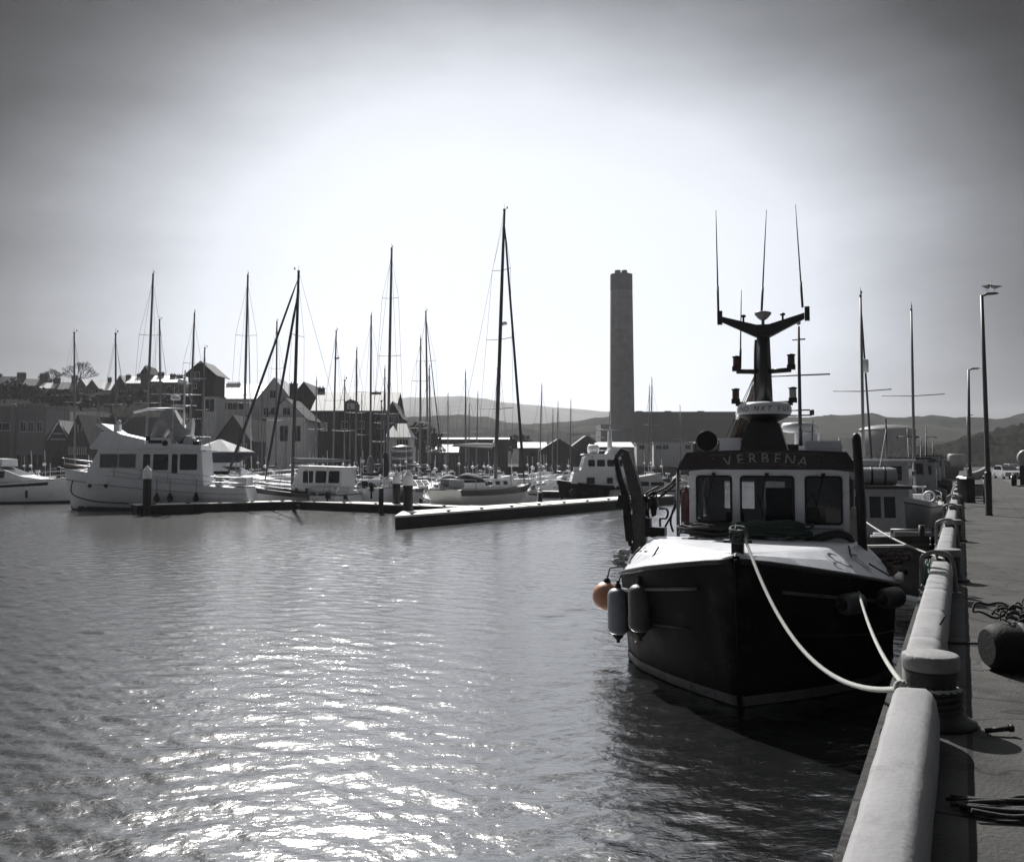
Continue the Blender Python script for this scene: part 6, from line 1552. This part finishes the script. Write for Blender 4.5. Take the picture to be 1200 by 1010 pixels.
for py, w_, lamp_ in ((442,1.02,0),(401,.22,0),(482,.34,1),(488,.40,1)):
    z = at(940,py,d).z; mb = MB(); mb.tube([(X0,tl.y-w_,z),(X0,tl.y+w_,z)], .028, 6); ar = mb.build('crossarm', DARKMAST, ms)
    if py == 488:
        for s_ in (-1,1): mb = MB(); mb.lathe([(.07,0),(.08,.02),(.08,.17),(.06,.19)], (X0,tl.y+s_*w_,z), 12); mb.build('navigation_light', MATS['lens_dark'], ar)
mb = MB(); mb.ball((X0,tl.y,tl.z+.12), .08, 10); mb.build('mast_light', mat('horn', .4), ms)
# two yachts whose masts rise over the quay boats
yacht(1008.5,347,1012,46,R(62),'yacht with a furled stay and white canister, its mast right of the black post', L_=9, B=2.9, jib=JB, spread=1, hull=DARKHULL, sprw=1.3, stays=False)
yacht(1068,363,1071,52,R(63),'yacht whose straight mast with one wide spreader rises over the quay boats', L_=9.5, B=3.0, jib=None, spread=1, sprw=1.5, stays=False)
p = at(1014,429,46); mb = MB(); mb.lathe([(.05,-.34),(.16,-.30),(.16,.30),(.05,.34)], p+Vector((.0,-.0,0)), 12); tag(mb.build('radar_reflector', GEL), 'white cylindrical radar reflector clipped to the stay right of the black post', 'radar reflector')
a = at(1000,600,24); b_ = Q(s_of(14.6), -.3, QZ+.38)
tag(strand(sag(a, b_, .12, 24), .02).build('mooring_rope', ROPE), 'straight white rope from behind the black post to the second bollard', 'rope')
# ---------------------------------------------------------------- buildings
def house(name, label, x0, x1, ye, yr, yb, d, depth=8, rm=None, wm=None, ridge='x', wins=(), chim=(), rz=0.0, eave=.3, cat='house', group=None, door=None, hip=0.0, winw=.9, winh=1.3, zb=None, dorm=(), band_=None, frames=True):
    """x0,x1 facade edges in photo px at distance d; ye eaves row, yr ridge row, yb base row; facade faces the camera"""
    a = at(x0, ye, d); b = at(x1, ye, d); ze = a.z; zr = at(x0, yr, d).z
    z0 = at(x0, yb, d).z if zb is None else zb
    W = (b.x-a.x); t = thing(name, label, cat, ((a.x+b.x)/2, d, z0), rz, group)
    he = ze-z0; hr = zr-z0; wm = wm or RENDERG; rm = rm or ROOFM
    mb = MB()
    if ridge == 'y' :
        mb.add([(-W/2,0,0),(W/2,0,0),(W/2,0,he),(0,0,hr),(-W/2,0,he),(-W/2,depth,0),(W/2,depth,0),(W/2,depth,he),(0,depth,hr),(-W/2,depth,he)],
               [(0,1,2,3,4),(9,8,7,6,5),(1,6,7,2),(0,4,9,5)])
    elif ridge == 'x' and hip == 0:
        mb.add([(-W/2,0,0),(W/2,0,0),(W/2,0,he),(-W/2,0,he),(-W/2,depth,0),(W/2,depth,0),(W/2,depth,he),(-W/2,depth,he),(-W/2,depth/2,hr),(W/2,depth/2,hr)],
               [(0,1,2,3),(7,6,5,4),(1,5,6,9,2),(0,3,8,7,4)])
    else: mb.box((0,depth/2,he/2),(W,depth,he))
    mb.build('wall', wm, t)
    mb = MB(); e = eave; th = .12
    if ridge == 'y':
        sl_ = (hr-he)/(W/2)
        for s_ in (-1,1):
            P = [(0,-e,hr+th),(s_*(W/2+e),-e,he-sl_*e+th),(s_*(W/2+e),depth+e,he-sl_*e+th),(0,depth+e,hr+th)]
            mb.add(P+[(x,y,z-th) for x,y,z in P], [(0,1,2,3),(7,6,5,4),(0,4,5,1),(1,5,6,2),(2,6,7,3)])
    elif ridge == 'x':
        sl_ = (hr-he)/(depth/2); hx = hip*W/2
        for s_ in (-1,1):
            ya = -e if s_ < 0 else depth+e
            P = [(-W/2-e,ya,he-sl_*e+th),(W/2+e,ya,he-sl_*e+th),(W/2+e*(hip == 0)-hx,depth/2,hr+th),(-W/2-e*(hip == 0)+hx,depth/2,hr+th)]
            mb.add(P+[(x,y,z-th) for x,y,z in P], [(0,1,2,3),(7,6,5,4),(0,4,5,1),(1,5,6,2),(3,7,4,0)])
        if hip:
            for s_ in (-1,1): mb.add([(s_*(W/2+e),-e,he-sl_*e+th),(s_*(W/2+e),depth+e,he-sl_*e+th),(s_*(W/2-hx),depth/2,hr+th)], [(0,1,2)])
    else: mb.box((0,depth/2,he+.1),(W+e,depth+e,.2))
    ro = mb.build('roof', rm, t)
    def lx(px): return at(px, ye, d).x-(a.x+b.x)/2
    def lz(py): return at(x0, py, d).z-z0
    for w_ in wins:
        (wx, wy) = w_[:2]; ww, hh = (w_[2], w_[3]) if len(w_) > 2 else (winw, winh)
        x = lx(wx); z = lz(wy); mb = MB()
        for (cx_, cz, sx_, sz) in ((x,z+hh/2+.04,ww+.2,.1),(x,z-hh/2-.05,ww+.3,.12),(x-ww/2-.04,z,.09,hh),(x+ww/2+.04,z,.09,hh),(x,z,.05,hh)): mb.box((cx_,-.03,cz),(sx_,.10,sz))
        f_ = mb.build('window', FRAMEW, t); mb = MB(); mb.box((x,-.008,z),(ww,.03,hh)); mb.build('pane', GLASS, f_)
    for ch in chim:
        px, pyt = ch[0], ch[1]; wd = (ch[2] if len(ch) > 2 else 1.0); pots = ch[3] if len(ch) > 3 else 3
        x = lx(px); z1 = lz(pyt); yy = depth/2 if ridge != 'y' else min(depth/2, 2); zb_ = he*.8
        mb = MB(); mb.box((x,yy,(zb_+z1-.35)/2),(wd,.8,z1-.35-zb_)); mb.box((x,yy,z1-.33),(wd+.16,.96,.14)); c_ = mb.build('chimney', ch[4] if len(ch) > 4 else BRICKD, ro)
        for k in range(pots):
            mb = MB(); mb.lathe([(.13,0),(.11,.1),(.10,.34),(.13,.36)], (x+(k-(pots-1)/2)*wd/max(1,pots)*.95,yy,z1-.27), 8); mb.build('chimney_pot', BRICKD, c_)
    for (px, py, ww, hh) in dorm:
        x = lx(px); z = lz(py); sl_ = (hr-he)/(depth/2); yf = max(.1, (z-hh/2-he)/sl_)
        mb = MB(); mb.box((x,yf+.9,z),(ww,1.9,hh)); mb.build('dormer', wm, ro); mb = MB(); mb.prism([(x-ww/2-.2,z+hh/2),(x,z+hh/2+.5),(x+ww/2+.2,z+hh/2)], yf-.15, yf+2.4); mb.build('dormer_roof', rm, ro)
        mb = MB(); mb.box((x,yf-.06,z),(ww*.72,.08,hh*.7)); mb.build('dormer_window', FRAMEW, ro)
    return t, lx, lz, W, he, hr
TERR = 'houses along the hilltop'
D1 = 292
house('terrace_house','hilltop house at the far left edge with a pale sunlit roof', -22,18,455,440,462,D1,9,ROOFL,STONE,chim=((-10,436,1.3,3),),group=TERR)
house('terrace_house','dark hilltop house with two stacks of many chimney pots', 13,47,452,443,466,D1-4,9,ROOFD,STONED,chim=((16,434.5,2.6,5),(43,435.5,2.6,5)),wins=((22,458),(30,458),(40,458)),group=TERR)
house('terrace_house','low grey hilltop house just right of the two chimney stacks', 46,62,455,448,466,D1-6,7,ROOFL,RENDERG,chim=((60,441,2.0,4),),wins=((50,459),(56,459)),group=TERR)
house('terrace_house','wide dark roofed hilltop house below the bare tree', 64,92,456,447,468,D1-6,8,ROOFM,STONE,chim=((80,438,1.6,3),),wins=((70,461),(78,461),(86,461)),group=TERR)
house('terrace_house','gabled hilltop house with a bright roof slope right of the bare tree', 89,101,452,444,467,D1-9,9,ROOFL,STONE,'y',wins=((95,459),),group=TERR)
house('terrace_house','small twin gabled hilltop house with snow bright roof edges', 101,115,454,445,467,D1-11,9,ROOFL,STONED,'y',wins=((106,460),(110,460)),group=TERR)
house('terrace_house','long hilltop house with a sloping pale roof left of the mast at the tree', 113,135,457,446,468,D1-8,10,ROOFL,STONE,chim=((120,440,1.0,2),),wins=((118,462),(124,462),(130,462)),group=TERR)
house('terrace_house','steep dark gabled hilltop house with a pale roof side', 131,150,456,440,472,D1-12,11,ROOFL,STONED,'y',wins=((137,461),(143,461)),chim=((147,438,1.4,3),),group=TERR)
house('terrace_house','hilltop house with a pale roof and broad chimney left of the tall grey mast', 148,168,449,440,472,D1-14,9,ROOFL,STONED,chim=((157,436,1.8,4),),wins=((152,456),(160,456)),group=TERR)
house('terrace_house','tall dark gable end rising above the hilltop row behind the grey mast', 165,175,437,429,474,D1-15,8,ROOFD,STONED,'y',chim=((170,427.5,1.6,3),),group=TERR)
house('terrace_house','hilltop house with a pale roof and two windows right of the tall dark gable', 175,193,447,439,474,D1-16,9,ROOFL,STONE,chim=((182,434,1.8,4),),wins=((180,453),(187,453)),group=TERR)
house('terrace_house','hilltop house at the right end of the row, dark chimneys in front of the slope', 192,208,448,441,475,D1-18,9,ROOFL,STONE,chim=((196,436,1.6,3),(204,437,1.8,3)),wins=((198,455),),group=TERR)
# bare tree
def bare_tree(px, d, pyt, pyb, wpx, label, seed=5):
    b = at(px, pyb, d); Hh = at(px, pyt, d).z-b.z; Wd = wpx/F*d; rnd = random.Random(seed)
    t = thing('bare_tree', label, 'tree', b, 0); mb = MB(); mb.tube([(0,0,0),(0,0,Hh*.3)], .45, 8, r2=.3); mb.build('trunk', TIMB, t)
    mb = MB()
    def grow(p, dr, l, r, k):
        q = p+dr*l; mid = p.lerp(q,.5)+Vector((rnd.uniform(-.1,.1),rnd.uniform(-.1,.1),0))*l*.3
        mb.tube([p,mid,q], r, 4, False, r2=r*.68)
        if k == 0: return
        for i in range(3 if k > 1 else 4):
            a = rnd.uniform(0,2*PI); s_ = rnd.uniform(.35,.8)
            nd = (dr+Vector((math.cos(a)*s_, math.sin(a)*s_*.6, rnd.uniform(-.1,.25)))).normalized()
            grow(q, nd, l*rnd.uniform(.62,.85), r*.6, k-1)
    for i in range(9):
        a = -1.25+2.5*i/8; grow(Vector((0,0,Hh*.26)), Vector((math.sin(a)*Wd/Hh*.9, rnd.uniform(-.4,.4), math.cos(a)*.9+.1)).normalized(), Hh*.27, .16, 4)
    mb.build('crown', mat('bare_twigs', (.05,.045,.04), .9, .2), t)
bare_tree(93, 306, 425, 452, 50, 'bare leafless tree with a wide crown on the hilltop behind the houses')
bare_tree(60, 306, 434, 452, 18, 'small bare tree left of the wide crowned one on the hilltop', 8)
# waterfront left
DW = 186; ZG = 1.55
house('flat_building','flat roofed grey building with one dark wide window at the far left edge', -60,19,477,477,0,DW,10,CONCD,RENDERG,'flat',wins=((3,500,3.0,1.5),),zb=ZG,cat='building')
t, lx, lz, W, he, hr = house('castellated_house','grey house with a notched parapet and three tall windows on the left waterfront', 19,54,478,478,0,DW-1.5,10,CONCD,mat('grey_facade', (.17,.17,.175), .85, .12, 1.2, dirt=(.14,.4,.9)),'flat',wins=((28,500,1.0,1.9),(37,500,1.0,1.9),(47,500,1.0,1.9)),zb=ZG,cat='building')
for i in range(7):
    mb = MB(); mb.box((-W/2+.5+i*(W-1)/6,.25,he+.55),(.62,.5,.75)); mb.build('merlon', MATS['grey_facade'], t)
mb = MB(); mb.box((0,-.04,1.6),(W*.94,.1,3.0)); mb.build('shopfront_opening', BLACK, t)
mb = MB()
for i in range(6): mb.box((-W/2+.3+i*(W-.6)/5,-.12,1.55),(.3,.12,3.1))
mb.build('shopfront_piers', MATS['grey_facade'], t)
mb = MB(); mb.lathe([(.5,0),(.5,he+.6),(.3,he+.8)], (-W/2-.4,-.2,0), 12); mb.build('corner_turret', MATS['grey_facade'], t)
t, lx, lz, W, he, hr = house('arched_gable_house','stone house with a dark archway under a timbered gable, left of the tudor house', 53,84,514,493,0,DW-4,14,ROOFM,STONE,'y',zb=ZG,cat='building')
mb = MB(); pts = [(W*.2*math.cos(a*PI/12), 2.2+2.0*math.sin(a*PI/12)) for a in range(13)]; mb.prism([(W*.2,0)]+pts+[(-W*.2,0)], -.06, .3); mb.build('archway', BLACK, t)
mb = MB(); mb.box((0,-.06,he*.98),(W*.55,.12,.16)); mb.box((0,-.06,he*1.0+1.0),(W*.36,.12,.14)); mb.tube([(-W*.42,-.12,he*.95),(0,-.12,hr-.2)], .12, 4); mb.tube([(W*.42,-.12,he*.95),(0,-.12,hr-.2)], .12, 4); mb.build('gable_timbers', WHITE, t)
t, lx, lz, W, he, hr = house('tudor_house','black and white half timbered gable house with a long dark roof, left waterfront', 76,106,522,486,0,DW-7,9,ROOFD,BRICKD,'y',zb=ZG,cat='building')
mb = MB()
for i in range(9): mb.box((-W*.33+i*W*.66/8,-.04,he+.1-1.1),(.22,.07,1.6))
for i in range(3): mb.box((-.7+i*.7,-.04,hr-2.6),(.24,.07,1.1+.3*(i == 1)))
mb.build('white_panels', mat('panel_white', .40, .7, .1), t)
house('long_roof_hall','low hall with a very long dark roof behind the tudor gable', 96,176,516,488,0,DW-1,10,ROOFD,STONED,'x',zb=ZG,cat='building',chim=((120,484,1.0,2),))
house('white_block','long low white building showing above the dark roofs at the foot of the slope', 66,114,483,483,0,DW+14,6,RENDER,mat('bright_render', (.62,.62,.62), .8, .08, 1),'flat',zb=ZG,cat='building')
# tower house
t, lx, lz, W, he, hr = house('tower_house','tall dark tower house with a projecting pale eaved roof and high windows', 221,251,437,424,0,172,6.5,ROOFM,STONED,'y',zb=ZG,cat='building',eave=.75,wins=((226,441,.8,1.5),(231,441,.8,1.5),(228,452,.8,.9)))
mb = MB(); mb.box((-W*.1,-.35,he-1.1),(W*.6,.6,.2)); mb.build('balcony', WHITE, t)
house('annex','small grey block with a pale panel at the foot of the tower house', 238,254,465,465,0,166,5,ROOFM,RENDER,'flat',zb=ZG,cat='building',wins=((246,475,1.6,2.2),))
t, lx, lz, W, he, hr = house('hotel','long white hotel with a pale grey roof right of the tower house', 252,322,467,448,0,184,11,ROOFL,RENDER,'x',zb=ZG,cat='building',wins=((258,476),(263,476),(270,476),(276,476),(283,476),(295,474,.8,1.7),(305,490),(290,490)),chim=((264,445.5,2.8,7,RENDER),))
house('gable_wing','white gabled wing with a bell shaped peak at the right of the hotel', 303,340,466,443,0,179,9,ROOFL,RENDER,'y',zb=ZG,cat='building',wins=((320,462,1.2,1.4),(312,482),(326,482)))
house('chapel','pale stone gable with an arched dark window low in front of the hotel', 254,292,514,487,0,158,10,ROOFD,STONE,'y',zb=ZG,cat='building',wins=((259,524,.8,1),(286,524,.8,1)))
c_ = [o for o in COL.objects if o.name == 'chapel'][0]
mb = MB(); pts = [(1.35*math.cos(a*PI/12), 3.6+1.35*math.sin(a*PI/12)) for a in range(13)]; mb.prism([(1.35,2.2)]+pts+[(-1.35,2.2)], -.06, .2); mb.build('arched_window', GLASS, c_)
house('dark_roof_cottage','low cottage with a very dark roof in front of the hotel wing', 288,322,517,492,0,160,9,ROOFD,RENDERG,'x',zb=ZG,cat='house')
t, lx, lz, W, he, hr = house('porch_house','white house with a dark steep gable, balcony and two tall windows, centre left', 312,358,489,467,0,155,10,ROOFD,RENDER,'y',zb=ZG,cat='house',wins=((333,508,1.3,2.6),(348,508,1.3,2.6),(322,482,1.2,1.2),(336,482,1.2,1.2)),eave=.6)
mb = MB(); mb.box((0,-.6,lz(490)),(W+.6,1.2,.14)); mb.build('balcony_floor', WHITE, t)
house('stone_gable_house','big dark stone gable house behind the pilothouse yacht mast', 338,374,470,448,0,176,14,ROOFM,STONED,'y',zb=ZG,cat='building',chim=((341,447,1.4,3),(374,452,1.2,2)))
house('warehouse','long dark stone warehouse with a grey slate roof, one dormer and a chimney', 366,462,481,457,0,170,14,ROOFM,STONED,'x',zb=ZG,cat='building',chim=((434,455,1.9,1),),dorm=((411,476,2.0,1.6),),wins=((380,500,1.0,1.4),(404,498),(424,498),(446,498)),hip=.0)
house('end_house','lower pale gabled house at the right end of the warehouse', 450,470,488,471,0,166,9,ROOFM,STONE,'y',zb=ZG,cat='house',wins=((459,492,.9,1.2),(464,492,.9,1.2)))
house('hipped_house','small house with a grey hipped roof right of the warehouse end', 452,480,512,496,0,158,8,ROOFM,RENDER,'x',zb=ZG,cat='house',hip=.5,wins=((468,518,.9,.9),(475,518,.9,.9)))
p = at(471, 548, 150); t = thing('banded_kiosk', 'round kiosk with three bright metal bands on the quay right of the warehouse', 'kiosk', (p.x,p.y,ZG), 0)
mb = MB(); mb.lathe([(1.75,0),(1.75,4.0),(1.6,4.2),(.2,4.5)], n=20, sx=1.0); mb.build('drum', mat('kiosk_dark', .07, .4, .3), t)
for z in (1.0,2.1,3.3): mb = MB(); mb.lathe([(1.80,z),(1.84,z+.1),(1.84,z+.4),(1.80,z+.5)], n=20); mb.build('metal_band', mat('polished_metal', .45, .25, .1, metal=.7), t)
# sheds
house('long_shed','long low dark industrial shed with a pale eaves strip behind the centre masts', 488,595,515,512,0,238,22,SHEDR,CLAD,'x',zb=ZG,cat='shed',eave=.5)
house('small_shed','small lean-to with a grey sloping roof left of the long shed', 500,536,530,521,0,222,9,SHEDR,CLAD,'x',zb=ZG,cat='shed')
house('gable_shed','shed with a bright low roof and broad dark gable, right of the long shed', 634,676,527,514,0,216,14,SHEDR,CLAD,'y',zb=ZG,cat='shed',eave=.3)
house('flat_shed','pale roofed low shed joined to the left of the bright gable shed', 608,640,525,518,0,226,14,SHEDR,CLAD,'x',zb=ZG,cat='shed')
house('workshop','grey gabled workshop behind the white superstructure of the workboat', 672,704,522,510,0,222,12,ROOFM,CLAD,'y',zb=ZG,cat='shed')
house('workshop','long pale roofed workshop right of the grey gabled one', 700,742,524,518,0,216,12,SHEDR,CLAD,'x',zb=ZG,cat='shed')
house('portable_building','row of white portable cabins beneath the power station', 766,812,519,518.5,0,212,4,RENDER,mat('bright_render', .6),'flat',zb=ZG,cat='cabin',wins=((772,524,1.2,.9),(780,524,1.2,.9),(806,524,1.2,.9)))
house('portable_building','white cabin left of the row of portable cabins', 746,764,520,519.5,0,210,4,RENDER,mat('bright_render', .6),'flat',zb=ZG,cat='cabin',wins=((752,524,1.2,.9),))
house('depot','dark depot building between the white portable cabins', 812,850,520,518,0,214,6,ROOFM,CLAD,'x',zb=ZG,cat='shed')
# power station
DP = 430
t = thing('power_station', 'broad grey power station block right of the tall chimney', 'power station', (at(800,HOR,DP).x, DP, ZG), 0)
def pbox(x0, x1, yt, y0_, dp, nm, m, extra=None):
    a_ = at(x0, yt, DP+y0_); b_ = at(x1, yt, DP+y0_); mb = MB(); xc = (a_.x+b_.x)/2-t.location.x
    mb.box((xc, y0_+dp/2, (a_.z-ZG)/2), (b_.x-a_.x, dp, a_.z-ZG)); return mb.build(nm, m, t)
PSC = stripes('power_station_cladding', (.075,.075,.078), .06, .25, 'X', .8, .8)
pbox(741,862,483.5,0,40,'main_hall',PSC); pbox(704,742,497,6,26,'side_hall',mat('side_hall_clad', .085, .8, .1, .3)); pbox(862,874,492,4,30,'low_annex',PSC)
mb = MB(); a_ = at(741,483.5,DP); b_ = at(862,483.5,DP); mb.box(((a_.x+b_.x)/2-t.location.x,20,a_.z-ZG+.2),(b_.x-a_.x+.6,40.6,.5)); mb.build('parapet', mat('parapet', .10, .7, .1), t)
for px in (755,790,830): mb = MB(); a_ = at(px,480.5,DP); mb.box((a_.x-t.location.x,18,a_.z-ZG-1.0),(3,3,3)); mb.build('roof_vent', PSC, t)
p = at(729.3, HOR, 418); t = thing('tall_chimney', 'tall square concrete power station chimney with a darker top band', 'chimney', (p.x, 418, ZG), 0)
zt_ = at(729,322,418).z-ZG; zb1 = at(729,341,418).z-ZG; w1 = 24.4/F*418/2; w0 = 26.5/F*418/2
mb = MB(); mb.lathe([(w0*1.17,0),(w0*1.14,20),(w1*1.12,zb1)], n=8, M=Matrix.Rotation(R(22.5),3,'Z'), smooth=False); mb.build('shaft', CONCD, t)
mb = MB(); mb.lathe([(w1*1.125,zb1),(w1*1.12,zt_)], n=8, M=Matrix.Rotation(R(22.5),3,'Z'), smooth=False); mb.build('top_band', mat('chimney_dark', .05, .9, .2, .4), t)
for dx in (-2.1,1.9):
    mb = MB(); mb.lathe([(1.35,0),(1.35,1.9),(1.15,2.0)], (dx*.75,0,zt_), 14); mb.build('flue', mat('flue_dark', .05), t)
mb = MB(); z_ = at(729,505,418).z-ZG; mb.box((1.5,-w0-.3,z_),(4.5,.8,1.6)); mb.build('access_platform', mat('parapet', .2), t)
# right hand shore
p = at(1121, 546, 285); t = thing('storage_tank', 'pale cylindrical storage tank beyond the quay boats on the right', 'tank', (p.x,285,ZG), 0)
mb = MB(); mb.lathe([(2.45,0),(2.45,at(0,532.5,285).z-ZG-.2),(2.2,at(0,532,285).z-ZG)], n=28); mb.build('shell', mat('tank_grey', .26, .6, .12, 1, dirt=(.15,.4,1)), t)
house('boat_shed','small white gabled shed left of the pale cylindrical tank', 1097,1114,542,537.5,0,262,9,SHEDR,STONED,'y',zb=ZG,cat='shed')
p = at(1040, 540, 520); t = thing('dome_store', 'large round store with a shallow pale dome roof on the right hand shore', 'storage building', (p.x,520,ZG), 0)
h_ = at(0,504,520).z-ZG; mb = MB(); mb.lathe([(15,0),(15,h_)], n=40); mb.build('wall', mat('dome_wall', .015, .8, .1), t)
mb = MB(); mb.lathe([(15.3,h_-.2)]+[(15*math.cos(a), h_+3.0*math.sin(a)) for a in (.1,.3,.6,.9,1.2,1.45)]+[(.1,h_+3.05)], n=40); mb.build('dome_roof', mat('dome_pale', .05, .6, .1, .3), t)
house('long_white_store','low white roofed store along the shore left of the pale tank', 1034,1064,541.5,539,0,300,12,SHEDR,mat('bright_render', .6),'x',zb=ZG,cat='shed')
# trees and bushes on the near slope
FOL = mat('bush_leaves', (.035,.038,.030), .9, .5, .8); 
def bush(px, py, d, r, h, label, seed, kind='bush', n=420):
    p = at(px, py, d); rnd = random.Random(seed); t = thing(kind, label, kind, p, 0, 'dark bushes on the slope'); mb = MB(); mb.tube([(0,0,-.5),(0,0,h*.4)], .18, 6); mb.build('trunk', TIMB, t); mb = MB()
    lobes = [(rnd.uniform(-.6,.6)*r, rnd.uniform(-.5,.5)*r, h*rnd.uniform(.35,.75), rnd.uniform(.35,.6)) for _ in range(7)]
    for i in range(n):
        lb = lobes[i % 7]; a = rnd.uniform(0,2*PI); b = math.acos(rnd.uniform(-1,1)); q = rnd.uniform(.6,1.1)*lb[3]
        c = Vector((lb[0]+q*r*math.sin(b)*math.cos(a), lb[1]+q*r*math.sin(b)*math.sin(a), lb[2]+q*h*.6*math.cos(b)))
        s_ = rnd.uniform(.18,.42); v1 = Vector((rnd.uniform(-1,1),rnd.uniform(-1,1),rnd.uniform(-1,1))).normalized()*s_; v2 = v1.orthogonal().normalized()*s_
        mb.add([c-v1-v2,c+v1-v2,c+v1+v2,c-v1+v2], [(0,1,2,3)])
    mb.build('crown', FOL, t)
BL = ['dark bush at the far left above the flat grey building','bushy dark tree above the notched parapet house','round bush on the slope between the parapet house and the white block','dark bush behind the white block at the foot of the slope','bush on the slope above the long dark roof','dark bush left of the tall grey mast on the slope','bush on the slope behind the trawler yacht mast','wide dark bush just left of the tower house','bush between the tower house and the slope end','dark tree behind the warehouse right end','tree right of the warehouse against the hill','dark bush left of the long shed']
for i, (px, py, d, r, h) in enumerate(((5,470,235,5,5),(40,472,215,7,4),(66,478,212,4.5,4),(95,481,215,5,3.5),(130,482,215,6,4),(150,476,235,5,4),(185,480,225,6,5),(208,482,215,6,6),(216,490,200,4,7),(482,520,210,6,6),(494,528,225,5,5),(600,530,260,6,5))):
    bush(px, py, d, r, h, BL[i], 30+i, n=500)
